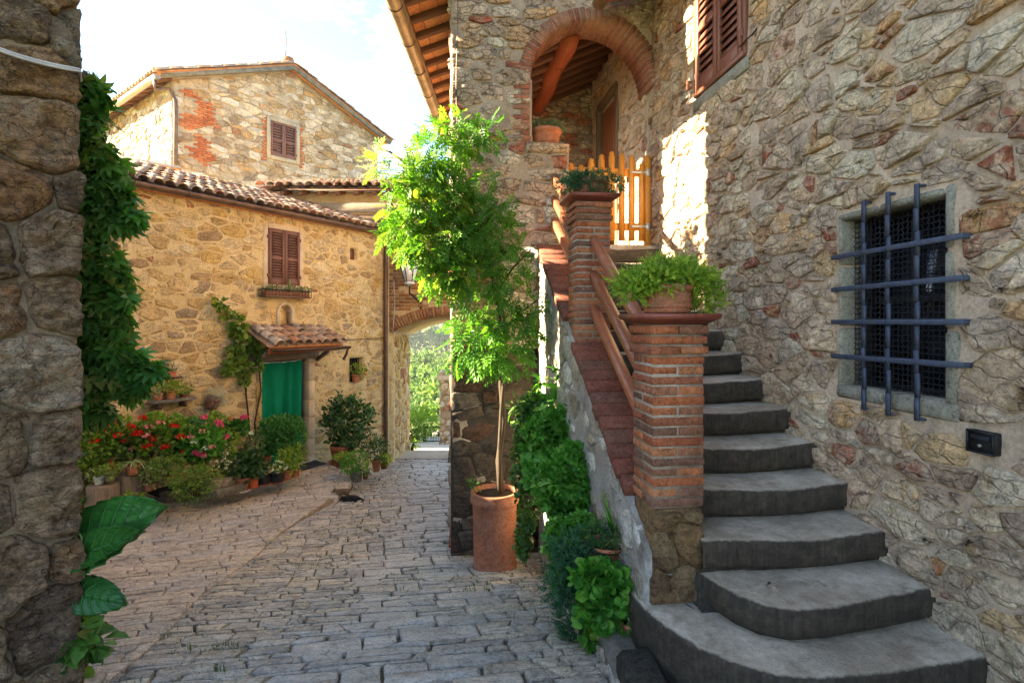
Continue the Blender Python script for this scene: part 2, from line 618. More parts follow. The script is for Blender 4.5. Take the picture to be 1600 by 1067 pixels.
# ------------------------------------------------------------------ materials
class NT:
    def __init__(s, name):
        s.m = bpy.data.materials.new(name); s.m.use_nodes = True
        s.t = s.m.node_tree; s.t.nodes.clear()
        s.out = s.t.nodes.new('ShaderNodeOutputMaterial')
        s.b = s.t.nodes.new('ShaderNodeBsdfPrincipled')
        s.t.links.new(s.b.outputs[0], s.out.inputs['Surface'])
        s.pos = s.t.nodes.new('ShaderNodeNewGeometry').outputs['Position']

    def l(s, a, b): s.t.links.new(a, b)

    def val(s, sock, x):
        if hasattr(x, 'links'): s.l(x, sock)
        else: sock.default_value = x

    def noise(s, scale, detail=6, rough=.6, vec=None, dist=0.0):
        n = s.t.nodes.new('ShaderNodeTexNoise')
        n.inputs['Scale'].default_value = scale; n.inputs['Detail'].default_value = detail
        n.inputs['Roughness'].default_value = rough; n.inputs['Distortion'].default_value = dist
        s.l(vec if vec is not None else s.pos, n.inputs['Vector'])
        return n.outputs['Fac']

    def stretch(s, sx, sy, sz, rot=(0, 0, 0)):
        n = s.t.nodes.new('ShaderNodeMapping')
        n.inputs['Scale'].default_value = (sx, sy, sz); n.inputs['Rotation'].default_value = rot
        s.l(s.pos, n.inputs['Vector'])
        return n.outputs['Vector']

    def vor(s, scale, feature='F1', vec=None, out='Distance'):
        n = s.t.nodes.new('ShaderNodeTexVoronoi')
        n.feature = feature; n.inputs['Scale'].default_value = scale
        s.l(vec if vec is not None else s.pos, n.inputs['Vector'])
        return n.outputs[out]

    def math(s, op, a, b=0.0, clamp=False):
        n = s.t.nodes.new('ShaderNodeMath'); n.operation = op; n.use_clamp = clamp
        s.val(n.inputs[0], a); s.val(n.inputs[1], b)
        return n.outputs[0]

    def ramp(s, fac, cols, pos=None, const=False):
        n = s.t.nodes.new('ShaderNodeValToRGB')
        r = n.color_ramp
        r.interpolation = 'CONSTANT' if const else 'LINEAR'
        k = len(cols)
        if pos is None: pos = [i / k for i in range(k)] if const else [i / max(1, k - 1) for i in range(k)]
        while len(r.elements) < k: r.elements.new(1.0)
        for e, p, c in zip(r.elements, pos, cols):
            e.position = p
            e.color = (c[0], c[1], c[2], 1) if not isinstance(c, (int, float)) else (c, c, c, 1)
        s.l(fac, n.inputs['Fac'])
        return n.outputs['Color']

    def mix(s, f, a, b, mode='MIX'):
        n = s.t.nodes.new('ShaderNodeMix'); n.data_type = 'RGBA'; n.blend_type = mode
        s.val(n.inputs['Factor'], f)
        for sock, x in ((n.inputs['A'], a), (n.inputs['B'], b)):
            if hasattr(x, 'links'): s.l(x, sock)
            else: sock.default_value = (x[0], x[1], x[2], 1)
        return n.outputs['Result']

    def rnd(s):
        a = s.t.nodes.new('ShaderNodeAttribute'); a.attribute_name = 'rnd'
        o = s.t.nodes.new('ShaderNodeObjectInfo')
        return s.math('FRACT', s.math('ADD', a.outputs['Fac'], o.outputs['Random']))

    def attr(s, name='rnd'):
        a = s.t.nodes.new('ShaderNodeAttribute'); a.attribute_name = name
        return a.outputs['Fac']

    def bump(s, h, strength=.4, dist=.02):
        n = s.t.nodes.new('ShaderNodeBump')
        n.inputs['Strength'].default_value = strength; n.inputs['Distance'].default_value = dist
        s.l(h, n.inputs['Height'])
        s.l(n.outputs['Normal'], s.b.inputs['Normal'])

    def fin(s, col=None, rough=.8, spec=.3, metal=0.0):
        if col is not None:
            if hasattr(col, 'links'): s.l(col, s.b.inputs['Base Color'])
            else: s.b.inputs['Base Color'].default_value = (col[0], col[1], col[2], 1)
        s.val(s.b.inputs['Roughness'], rough)
        s.b.inputs['Specular IOR Level'].default_value = spec
        s.b.inputs['Metallic'].default_value = metal
        return s.m


def stone_mat(name, pal, bump=.6, sc=1.0, var=.55, stain=None, stain_at=(.52, .68), rough=.9, spec=.2, bd=.012, spots=None, strata=0.0, two=.35, pit_shade=.85, cracks=0.0):
    var = min(.85, var * 1.35)
    t = NT(name)
    r = t.attr('rnd')
    base = t.ramp(r, pal, const=True)
    big = t.noise(5 * sc, 8, .65)
    mid = t.noise(22 * sc, 8, .72)
    fine = t.noise(95 * sc, 5, .75)
    if two and len(pal) > 2:
        other = t.ramp(t.math('FRACT', t.math('MULTIPLY', r, 13.7)), pal[:max(2, len(pal) - 2)], const=True)
        base = t.mix(t.math('MULTIPLY', t.ramp(t.noise(11 * sc, 7, .7, dist=.6), [0, 1], (.47, .60)), two), base, other)
    m = t.math('ADD', t.math('MULTIPLY', big, .35), t.math('ADD', t.math('MULTIPLY', mid, .4), t.math('MULTIPLY', fine, .25)))
    v = t.ramp(m, [1 - var, 1.0, 1 + var * .8], [.37, .5, .63])
    c = t.mix(1.0, base, v, 'MULTIPLY')
    if stain is not None:
        k = t.ramp(t.noise(7 * sc, 8, .72, dist=.5), [0, .85], stain_at)
        c = t.mix(k, c, stain)
    if spots is not None:
        k = t.ramp(t.noise(34 * sc, 6, .78), [0, .75], (.56, .68))
        c = t.mix(k, c, spots)
    fl = t.ramp(t.noise(130 * sc, 5, .8), [1.0, 1.0, 1.35], (.0, .54, .66))
    c = t.mix(.8, c, fl, 'MULTIPLY')
    if pit_shade:  # mineral grain and painted cavity shade: dark specks multiplied into the colour
        c = t.mix(pit_shade * .6, c, t.ramp(t.noise(24 * sc, 8, .8), [.35, 1.0], (.36, .47)), 'MULTIPLY')
        c = t.mix(pit_shade, c, t.ramp(t.noise(60 * sc, 7, .8), [.25, 1.0], (.36, .50)), 'MULTIPLY')
    h = t.math('ADD', t.math('MULTIPLY', mid, .8), t.math('ADD', t.math('MULTIPLY', fine, .35), t.math('MULTIPLY', big, .4)))
    if strata:
        vs = t.stretch(1, 1, 4.5)
        ly = t.noise(9 * sc, 8, .75, vs, .4)
        h = t.math('ADD', h, t.math('MULTIPLY', ly, strata))
        c = t.mix(.55, c, t.ramp(ly, [.45, 1.0, 1.25], [.36, .5, .66]), 'MULTIPLY')
    if cracks:
        dv = t.t.nodes.new('ShaderNodeVectorMath'); dv.operation = 'ADD'
        nz = t.t.nodes.new('ShaderNodeTexNoise'); nz.inputs['Scale'].default_value = 9 * sc; nz.inputs['Detail'].default_value = 5
        t.l(t.pos, nz.inputs['Vector'])
        ml = t.t.nodes.new('ShaderNodeVectorMath'); ml.operation = 'SCALE'; ml.inputs['Scale'].default_value = .16
        t.l(nz.outputs['Color'], ml.inputs[0]); t.l(t.stretch(1, 1, 2.2), dv.inputs[0]); t.l(ml.outputs[0], dv.inputs[1])
        e = t.vor(5.5 * sc, 'DISTANCE_TO_EDGE', dv.outputs[0])
        k = t.ramp(e, [1, 0], (.0, .045))
        c = t.mix(t.math('MULTIPLY', k, cracks), c, (.03, .025, .02))
        h = t.math('SUBTRACT', h, t.math('MULTIPLY', k, .5))
    t.bump(h, bump, bd * 1.9)
    return t.fin(c, rough, spec)


def mortar_mat(name, c1, c2, sc=1.0, bump=.5, stain=None, stain_at=(.55, .72)):
    t = NT(name)
    n1 = t.noise(3.5 * sc, 8, .65); n2 = t.noise(45 * sc, 7, .72); n3 = t.noise(160 * sc, 4, .7)
    c = t.ramp(n1, [c1, c2], [.36, .64])
    c = t.mix(1.0, c, t.ramp(n2, [.62, 1.0, 1.28], [.3, .5, .7]), 'MULTIPLY')
    if stain is not None:
        c = t.mix(t.ramp(t.noise(2.2 * sc, 8, .7, dist=.5), [0, .9], stain_at), c, stain)
    t.bump(t.math('ADD', t.math('MULTIPLY', n2, .7), t.math('MULTIPLY', n3, .4)), bump, .01)
    return t.fin(c, .95, .15)


def leaf_mat(name, dark, light, trans=.4, rough=.45, spec=.35, tip=None, tint=.75):
    t = NT(name)
    r = t.attr('rnd')
    n = t.noise(30, 3, .6)
    cols = [dark, light] if tip is None else [dark, light, tip]
    pos = [0.0, .85] if tip is None else [0.0, .7, .96]
    c = t.ramp(r, cols, pos)
    c = t.mix(1.0, c, t.ramp(n, [.75, 1.2], [.35, .65]), 'MULTIPLY')
    m = t.fin(c, rough, spec)
    tr = t.t.nodes.new('ShaderNodeBsdfTranslucent')
    lc = t.mix(1.0, c, (1.5, 1.7, .55), 'MULTIPLY')
    t.l(lc, tr.inputs['Color'])
    ms = t.t.nodes.new('ShaderNodeMixShader')
    ms.inputs['Fac'].default_value = trans
    t.l(t.b.outputs[0], ms.inputs[1]); t.l(tr.outputs[0], ms.inputs[2])
    t.l(ms.outputs[0], t.out.inputs['Surface'])
    return m


def simple(name, col, rough=.6, spec=.3, metal=0.0, var=.25, sc=12, bump=.15, bd=.005):
    t = NT(name)
    n = t.noise(sc, 7, .65); n2 = t.noise(sc * 7, 5, .7)
    c = t.mix(1.0, col, t.ramp(n, [1 - var, 1 + var], [.32, .68]), 'MULTIPLY')
    c = t.mix(1.0, c, t.ramp(n2, [1 - var * .6, 1 + var * .5], [.35, .65]), 'MULTIPLY')
    if bump: t.bump(t.math('ADD', n, t.math('MULTIPLY', n2, .5)), bump, bd)
    return t.fin(c, rough, spec, metal)


def wood_mat(name, c1, c2, axis='z', rough=.5, spec=.35, wear=None, sc=1.0, rv=.15):
    t = NT(name)
    st = {'z': (14, 14, 1.0), 'x': (1.0, 14, 14), 'y': (14, 1.0, 14)}[axis]
    v = t.stretch(*[q * sc for q in st])
    n = t.noise(2.2, 8, .65, v, .8); n2 = t.noise(9, 5, .7, v)
    c = t.ramp(t.math('ADD', t.math('MULTIPLY', n, .65), t.math('MULTIPLY', n2, .35)), [c1, c2], [.36, .66])
    c = t.mix(1.0, c, t.ramp(t.rnd(), [1 - rv, 1 + rv]), 'MULTIPLY')
    if wear is not None: c = t.mix(t.ramp(t.noise(6, 7, .7), [0, .8], [.56, .7]), c, wear)
    t.bump(t.math('ADD', n, t.math('MULTIPLY', n2, .5)), .25, .006)
    return t.fin(c, rough, spec)


MT = {}
# stones
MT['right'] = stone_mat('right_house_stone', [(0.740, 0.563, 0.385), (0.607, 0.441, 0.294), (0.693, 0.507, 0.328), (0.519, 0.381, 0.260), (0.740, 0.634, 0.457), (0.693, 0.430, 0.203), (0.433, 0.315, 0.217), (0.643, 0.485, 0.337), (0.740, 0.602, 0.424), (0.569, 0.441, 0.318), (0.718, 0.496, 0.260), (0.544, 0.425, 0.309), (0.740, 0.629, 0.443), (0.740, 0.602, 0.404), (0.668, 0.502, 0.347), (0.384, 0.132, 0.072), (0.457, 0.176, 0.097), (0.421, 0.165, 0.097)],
                        bump=.9, var=.5, stain=(.50, .33, .13), stain_at=(.56, .70), bd=.02, spots=(.70, .62, .49), strata=.6, two=.8, pit_shade=.6, cracks=.22)
MT['right_mortar'] = mortar_mat('right_house_mortar', (.44, .34, .24), (.57, .455, .34), bump=1.0, stain=(.25, .20, .15), stain_at=(.50, .72))
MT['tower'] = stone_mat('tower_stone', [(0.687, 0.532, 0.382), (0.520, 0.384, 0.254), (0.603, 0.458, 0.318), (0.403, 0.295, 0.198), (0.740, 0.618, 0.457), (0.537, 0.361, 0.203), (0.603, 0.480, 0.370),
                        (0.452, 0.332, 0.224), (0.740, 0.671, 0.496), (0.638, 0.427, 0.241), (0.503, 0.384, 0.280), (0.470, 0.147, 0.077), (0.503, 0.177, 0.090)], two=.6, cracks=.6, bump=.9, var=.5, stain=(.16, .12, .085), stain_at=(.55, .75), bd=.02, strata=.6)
MT['tower_mortar'] = mortar_mat('tower_mortar', (.30, .235, .17), (.42, .34, .25), bump=.8, stain=(.13, .10, .08))
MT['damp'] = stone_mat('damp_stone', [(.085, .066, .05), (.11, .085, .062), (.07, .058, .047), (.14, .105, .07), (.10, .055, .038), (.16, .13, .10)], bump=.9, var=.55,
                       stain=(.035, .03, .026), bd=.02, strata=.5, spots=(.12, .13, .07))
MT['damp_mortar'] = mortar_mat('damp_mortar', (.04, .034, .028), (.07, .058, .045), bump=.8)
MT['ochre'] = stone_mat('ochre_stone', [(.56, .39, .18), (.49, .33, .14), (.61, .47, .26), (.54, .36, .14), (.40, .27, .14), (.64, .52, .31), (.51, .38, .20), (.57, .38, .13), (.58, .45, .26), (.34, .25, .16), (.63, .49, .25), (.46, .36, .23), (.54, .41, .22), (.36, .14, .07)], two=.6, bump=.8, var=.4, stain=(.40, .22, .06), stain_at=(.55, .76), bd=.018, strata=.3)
MT['ochre_mortar'] = mortar_mat('ochre_mortar', (.50, .36, .17), (.62, .48, .26), bump=.65, stain=(.33, .19, .07), stain_at=(.55, .73))
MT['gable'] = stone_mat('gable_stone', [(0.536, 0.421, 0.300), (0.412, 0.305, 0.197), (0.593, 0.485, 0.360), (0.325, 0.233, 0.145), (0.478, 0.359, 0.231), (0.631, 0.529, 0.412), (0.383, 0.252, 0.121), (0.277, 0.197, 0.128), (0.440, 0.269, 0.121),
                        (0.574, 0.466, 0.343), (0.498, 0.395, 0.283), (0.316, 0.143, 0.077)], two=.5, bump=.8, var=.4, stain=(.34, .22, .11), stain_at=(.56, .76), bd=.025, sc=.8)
MT['gable_mortar'] = mortar_mat('gable_mortar', (.30, .24, .17), (.42, .34, .24), bump=.7)
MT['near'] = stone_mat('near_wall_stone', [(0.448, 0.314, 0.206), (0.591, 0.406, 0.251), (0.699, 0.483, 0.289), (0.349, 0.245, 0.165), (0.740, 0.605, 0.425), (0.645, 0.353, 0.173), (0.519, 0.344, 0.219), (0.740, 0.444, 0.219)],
                       bump=1.0, var=.8, stain=(.27, .155, .06), stain_at=(.52, .68), bd=.05, sc=1.5, strata=1.6, spots=(.07, .058, .048), two=.6, cracks=.5, pit_shade=.6)
MT['near_mortar'] = mortar_mat('near_wall_mortar', (.17, .13, .09), (.29, .225, .155), bump=1.0, stain=(.07, .06, .05))
MT['stringer'] = stone_mat('stringer_stone', [(0.521, 0.459, 0.363), (0.435, 0.362, 0.263), (0.637, 0.584, 0.488), (0.362, 0.293, 0.207), (0.477, 0.389, 0.263), (0.694, 0.640, 0.539), (0.318, 0.167, 0.100)], bump=.9, var=.5,
                           stain=(.15, .13, .10), bd=.02, spots=(.16, .17, .11))
MT['stringer_mortar'] = mortar_mat('stringer_mortar', (.27, .235, .19), (.43, .40, .36), bump=1.0, stain=(.12, .105, .08), stain_at=(.52, .68))
MT['sandstone'] = stone_mat('pier_base_stone', [(.33, .20, .09), (.27, .165, .08), (.36, .24, .12)], bump=1.0, var=.5, stain=(.16, .10, .06), bd=.03, strata=.6)
MT['pietra'] = stone_mat('grey_step_stone', [(0.296, 0.266, 0.226), (0.270, 0.242, 0.207), (0.321, 0.281, 0.235)], bump=.9, var=.5, stain=(.11, .092, .066), stain_at=(.5, .68), rough=.68, spec=.4, bd=.012,
                         spots=(.26, .255, .24))
MT['riser'] = stone_mat('mossy_riser_stone', [(.05, .045, .034), (.06, .052, .038)], bump=.9, var=.6, stain=(.022, .021, .018), bd=.012, spots=(.085, .08, .045))
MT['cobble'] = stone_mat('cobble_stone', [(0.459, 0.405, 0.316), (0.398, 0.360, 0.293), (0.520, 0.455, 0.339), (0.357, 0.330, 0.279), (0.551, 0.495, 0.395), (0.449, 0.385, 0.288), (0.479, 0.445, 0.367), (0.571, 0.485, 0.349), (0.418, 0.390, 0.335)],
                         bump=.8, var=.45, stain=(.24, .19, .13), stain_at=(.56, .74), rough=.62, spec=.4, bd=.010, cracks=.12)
MT['slab'] = stone_mat('street_slab_stone', [(0.428, 0.405, 0.353), (0.459, 0.430, 0.372), (0.388, 0.365, 0.321), (0.500, 0.465, 0.395), (0.449, 0.420, 0.363)],
                       bump=.7, var=.35, stain=(.22, .20, .175), stain_at=(.57, .75), rough=.55, spec=.4, bd=.008, cracks=.1)
MT['paver'] = stone_mat('court_paver', [(.52, .44, .335), (.47, .40, .315), (.57, .48, .365), (.44, .39, .325), (.52, .43, .315), (.49, .44, .375), (.59, .50, .385)],
                        bump=.7, var=.4, stain=(.27, .20, .135), stain_at=(.56, .74), rough=.75, spec=.25, bd=.008, cracks=.1)
MT['earth'] = mortar_mat('joint_earth', (.10, .08, .052), (.17, .135, .09), bump=.9, stain=(.06, .07, .025), stain_at=(.52, .66))
MT['joint_sand'] = mortar_mat('joint_sand', (.21, .165, .11), (.32, .25, .165), bump=.7, stain=(.22, .17, .11))
MT['road'] = mortar_mat('pale_gravel_road', (.42, .37, .29), (.52, .47, .38), sc=.7, bump=.5)
MT['kerb'] = stone_mat('kerb_stone', [(.19, .17, .135), (.22, .19, .14)], bump=.9, var=.5, stain=(.10, .10, .06), bd=.015)
# brick, clay
MT['brick'] = stone_mat('pillar_brick', two=0, pal=[(.40, .125, .05), (.34, .10, .045), (.44, .16, .07), (.31, .11, .055), (.26, .115, .065), (.47, .19, .085), (.36, .15, .08), (.38, .12, .05), (.20, .10, .065)],
                        bump=.8, var=.45, stain=(.20, .15, .10), stain_at=(.57, .78), bd=.012, spots=(.42, .30, .19))
MT['brick_pale'] = stone_mat('side_brick', [(.38, .21, .15), (.33, .22, .17), (.42, .26, .19), (.30, .24, .20), (.36, .17, .11)], bump=.8, var=.4, stain=(.30, .27, .23), stain_at=(.5, .7), bd=.012)
MT['brick_mortar'] = mortar_mat('brick_mortar', (.27, .21, .155), (.40, .33, .25), bump=.8)
MT['brick_old'] = stone_mat('gateway_brick', [(.42, .17, .065), (.36, .15, .06), (.46, .22, .09), (.30, .14, .07), (.50, .27, .12), (.38, .20, .10)], bump=.8, var=.4,
                            stain=(.44, .30, .15), stain_at=(.55, .75), bd=.015)
MT['brick_red'] = stone_mat('old_red_brick', [(.44, .13, .05), (.38, .11, .045), (.50, .18, .07), (.42, .15, .06)], bump=.8, var=.35, bd=.015)
MT['voussoir'] = stone_mat('arch_brick', [(.34, .125, .07), (.29, .11, .065), (.38, .16, .09), (.32, .155, .10), (.40, .19, .11)], bump=.8, var=.4, stain=(.38, .25, .14), stain_at=(.57, .75), bd=.012)
MT['coping'] = stone_mat('coping_brick', [(0.205, 0.070, 0.041), (0.172, 0.061, 0.039), (0.230, 0.082, 0.049), (0.164, 0.074, 0.049), (0.197, 0.061, 0.037)], bump=.6, var=.4, stain=(.15, .10, .075), stain_at=(.55, .75), bd=.01,
                         spots=(.30, .22, .17))
MT['tile'] = stone_mat('roof_clay', [(.44, .30, .20), (.38, .22, .135), (.50, .37, .26), (.34, .25, .18), (.46, .27, .16), (.30, .22, .16), (.52, .42, .32), (.40, .19, .10)],
                       bump=.7, var=.45, stain=(.20, .17, .13), stain_at=(.55, .72), bd=.012, spots=(.50, .46, .36))
MT['clay_plank'] = stone_mat('eave_clay_plank', [(.50, .20, .07), (.44, .165, .055), (.55, .26, .10), (.47, .22, .09)], bump=.4, var=.3, bd=.008)
MT['pot'] = simple('terracotta_pot', (.42, .15, .07), .75, .25, var=.3, sc=14, bump=.3)
MT['pot_old'] = stone_mat('weathered_terracotta', [(.38, .145, .075)], bump=.5, var=.35, stain=(.30, .20, .14), stain_at=(.5, .72), bd=.008, spots=(.44, .27, .18))
MT['pot_brown'] = stone_mat('brown_terracotta', [(.20, .085, .05)], bump=.5, var=.35, stain=(.28, .15, .09), stain_at=(.5, .72), bd=.008)
MT['pot_orange'] = stone_mat('orange_plastic_pot', [(.52, .12, .04)], bump=.2, var=.2, rough=.55, bd=.004)
MT['pot_white'] = simple('white_pot', (.62, .62, .58), .5, .4, var=.15)
MT['pot_black'] = simple('black_pot', (.022, .022, .024), .45, .4, var=.3)
MT['pot_olive'] = simple('olive_pot', (.17, .17, .08), .55, .35)
MT['soil'] = mortar_mat('soil', (.035, .025, .017), (.07, .05, .033), bump=1.0, sc=2)
MT['cap'] = simple('glazed_cap_clay', (.21, .06, .04), .45, .4, var=.3, sc=9, bump=.2)
# wood, metal, cloth
MT['gate'] = wood_mat('varnished_gate_wood', (.58, .20, .022), (.74, .31, .04), 'z', .42, .4)
MT['rail'] = wood_mat('red_brown_rail_wood', (.24, .075, .035), (.34, .12, .06), 'y', .35, .5, wear=(.42, .22, .14))
MT['shutter'] = wood_mat('brown_shutter_paint', (.115, .045, .03), (.16, .07, .047), 'z', .5, .35, rv=.1)
MT['shutter_red'] = wood_mat('red_brown_shutter_paint', (.15, .05, .03), (.22, .085, .05), 'z', .45, .4, wear=(.25, .14, .09), rv=.1)
MT['beam'] = wood_mat('red_log_beam', (.26, .055, .018), (.42, .11, .035), 'y', .6, .3, sc=.7)
MT['rafter'] = wood_mat('dark_rafter_wood', (.10, .045, .022), (.17, .075, .035), 'x', .7, .2)
MT['old_wood'] = wood_mat('weathered_wood', (.14, .09, .055), (.24, .165, .105), 'z', .85, .15)
MT['bark'] = wood_mat('stump_wood', (.13, .095, .065), (.30, .23, .16), 'z', .9, .15, sc=1.6)
MT['stem'] = wood_mat('vine_stem', (.03, .022, .015), (.075, .056, .038), 'z', .9, .15, sc=2)
MT['stem_green'] = simple('green_stem', (.10, .14, .04), .7, .3)
MT['door'] = wood_mat('brown_door_wood', (.22, .07, .03), (.30, .11, .05), 'z', .45, .4)
MT['iron_plain'] = simple('blue_black_iron', (.045, .062, .10), .5, .4, .2, var=.3, sc=20, bump=.3)
MT['black_iron'] = simple('black_iron', (.016, .016, .018), .5, .4, .3, var=.3)
MT['mesh_wire'] = simple('dark_wire', (.018, .02, .026), .6, .3, .2, var=.2)
MT['gutter'] = simple('brown_copper_gutter', (.115, .065, .042), .45, .45, .35, var=.35, sc=6, bump=.1)
MT['gutter_grey'] = simple('zinc_gutter', (.34, .30, .255), .4, .5, .45, var=.25, sc=5, bump=.1)
MT['gutter_sand'] = simple('ochre_patina_gutter', (.30, .215, .12), .45, .45, .3, var=.35, sc=5, bump=.15)
MT['steel'] = simple('zinc_hinge', (.62, .58, .48), .4, .5, .5, var=.15)
MT['wire'] = simple('grey_cable', (.46, .44, .41), .6, .3, var=.15)
MT['curtain'] = simple('green_cloth', (.0, .175, .085), .85, .15, var=.12, sc=5, bump=.2, bd=.003)
MT['hem'] = simple('white_hem', (.55, .62, .55), .8, .2)
MT['dark_pane'] = simple('dark_glass', (.012, .014, .02), .12, .5, var=.2, bump=0)
MT['interior'] = simple('dark_interior', (.03, .025, .02), .9, .1)
MT['frost'] = simple('frosted_lamp_glass', (.72, .74, .74), .35, .5, var=.06, bump=0)
MT['plaster'] = mortar_mat('pale_plaster', (.48, .37, .25), (.58, .47, .33), sc=1.2, bump=.4)
MT['grey_stone'] = stone_mat('grey_green_surround', [(0.284, 0.270, 0.211), (0.252, 0.245, 0.194)], bump=.7, var=.35, bd=.01)
MT['mat'] = simple('door_mat', (.05, .05, .055), .95, .1)
# leaves
MT['wisteria'] = leaf_mat('wisteria_sun_tinted_leaf', (.05, .145, .012), (.13, .27, .03), .40, .55, .25, tip=(.33, .38, .05))  # yellow-green tips put the sun's glow into the leaf colour
MT['wisteria_dark'] = leaf_mat('wisteria_shade_tinted_leaf', (.035, .115, .012), (.11, .26, .03), .4, .45, .35)  # darker copy: shade put into the colour of the inner and lower leaves
MT['creeper'] = leaf_mat('creeper_leaf', (.022, .08, .014), (.10, .23, .035), .4, .55, .3, tip=(.20, .22, .05))
MT['geranium'] = leaf_mat('geranium_leaf', (.07, .16, .02), (.21, .34, .045), .35, .6, .25, tip=(.30, .36, .06))
MT['bush'] = leaf_mat('bush_leaf', (.05, .12, .018), (.18, .28, .04), .35, .45, .35, tip=(.30, .33, .05))
MT['box'] = leaf_mat('box_leaf', (.028, .11, .018), (.09, .25, .04), .35, .4, .4)
MT['laurel'] = leaf_mat('laurel_leaf', (.016, .05, .014), (.055, .13, .03), .3, .35, .45, tip=(.13, .22, .05))
MT['varieg'] = leaf_mat('variegated_leaf', (.12, .22, .05), (.34, .40, .13), .35, .5, .3, tip=(.52, .52, .28))
MT['lime'] = leaf_mat('lime_leaf', (.13, .24, .02), (.32, .40, .05), .4, .5, .3)
MT['parsley'] = leaf_mat('fresh_green_leaf', (.03, .135, .015), (.105, .30, .035), .4, .5, .3, tip=(.20, .40, .06))
MT['sedum'] = leaf_mat('sedum_leaf', (.09, .20, .015), (.24, .38, .03), .3, .45, .35, tip=(.38, .46, .06))
MT['juniper'] = leaf_mat('blue_green_sprig', (.02, .075, .035), (.06, .16, .07), .25, .55, .25)
MT['thyme'] = leaf_mat('grey_green_leaf', (.10, .13, .06), (.23, .26, .13), .3, .6, .25)
MT['silver'] = leaf_mat('silver_leaf', (.30, .33, .30), (.48, .50, .46), .3, .7, .2)
MT['ivy'] = leaf_mat('ivy_leaf', (.025, .075, .012), (.09, .19, .03), .35, .4, .4)
MT['dry'] = leaf_mat('pale_blossom_sprays', (.40, .36, .16), (.62, .56, .30), .5, .6, .2)
MT['ear'] = leaf_mat('elephant_ear_leaf', (.02, .115, .02), (.045, .19, .03), .3, .32, .5)
MT['ear_back'] = leaf_mat('elephant_ear_young_leaf', (.03, .14, .02), (.05, .19, .025), .4, .35, .45)
MT['grass'] = leaf_mat('joint_grass', (.05, .09, .02), (.15, .20, .05), .3, .7, .2)
MT['tree'] = leaf_mat('valley_leaf', (.045, .10, .03), (.13, .20, .05), .3, .6, .2, tip=(.26, .31, .08))
MT['tree_far'] = leaf_mat('hill_leaf', (.04, .085, .03), (.10, .16, .05), .25, .7, .15)
MT['cypress'] = leaf_mat('cypress_leaf', (.018, .045, .02), (.04, .08, .03), .15, .8, .1)
MT['hedge'] = leaf_mat('sunlit_hedge_leaf', (.10, .20, .02), (.26, .36, .05), .4, .5, .3)
MT['meadow'] = mortar_mat('meadow', (.13, .17, .045), (.22, .23, .08), sc=.15, bump=.3)
# flowers
MT['red'] = leaf_mat('red_petal', (.42, .006, .006), (.72, .02, .015), .25, .6, .2)
MT['pink'] = leaf_mat('pink_petal', (.62, .03, .16), (.80, .13, .30), .25, .6, .2)
MT['rose'] = leaf_mat('pale_pink_petal', (.66, .18, .20), (.80, .36, .36), .25, .6, .2)
MT['white'] = leaf_mat('white_petal', (.62, .62, .50), (.80, .80, .70), .25, .6, .2)
MT['yellow'] = leaf_mat('cream_petal', (.62, .50, .18), (.75, .65, .32), .25, .6, .2)
# animals
def fur(name, c1, c2, band):
    t = NT(name)
    n = t.noise(60, 6, .7)
    w = t.t.nodes.new('ShaderNodeTexWave'); w.inputs['Scale'].default_value = 22; w.inputs['Distortion'].default_value = 9
    t.l(t.pos, w.inputs['Vector'])
    c = t.ramp(t.math('ADD', t.math('MULTIPLY', w.outputs['Fac'], band), t.math('MULTIPLY', n, 1 - band)), [c1, c2], [.35, .65])
    t.bump(n, .5, .006)
    return t.fin(c, .9, .15)
MT['tabby'] = fur('tabby_fur', (.06, .035, .018), (.20, .13, .075), .22)
MT['tabby_pale'] = fur('pale_muzzle_fur', (.34, .26, .18), (.5, .42, .32), .1)
MT['black_fur'] = fur('black_fur', (.010, .009, .009), (.03, .027, .026), .2)

MT['planter_mortar'] = mortar_mat('planter_mortar', (.15, .13, .10), (.26, .23, .19), bump=1.0, stain=(.07, .065, .045), stain_at=(.48, .65))
MT['vein'] = simple('pale_leaf_vein', (.05, .17, .045), .45, .4, var=.1, bump=0)

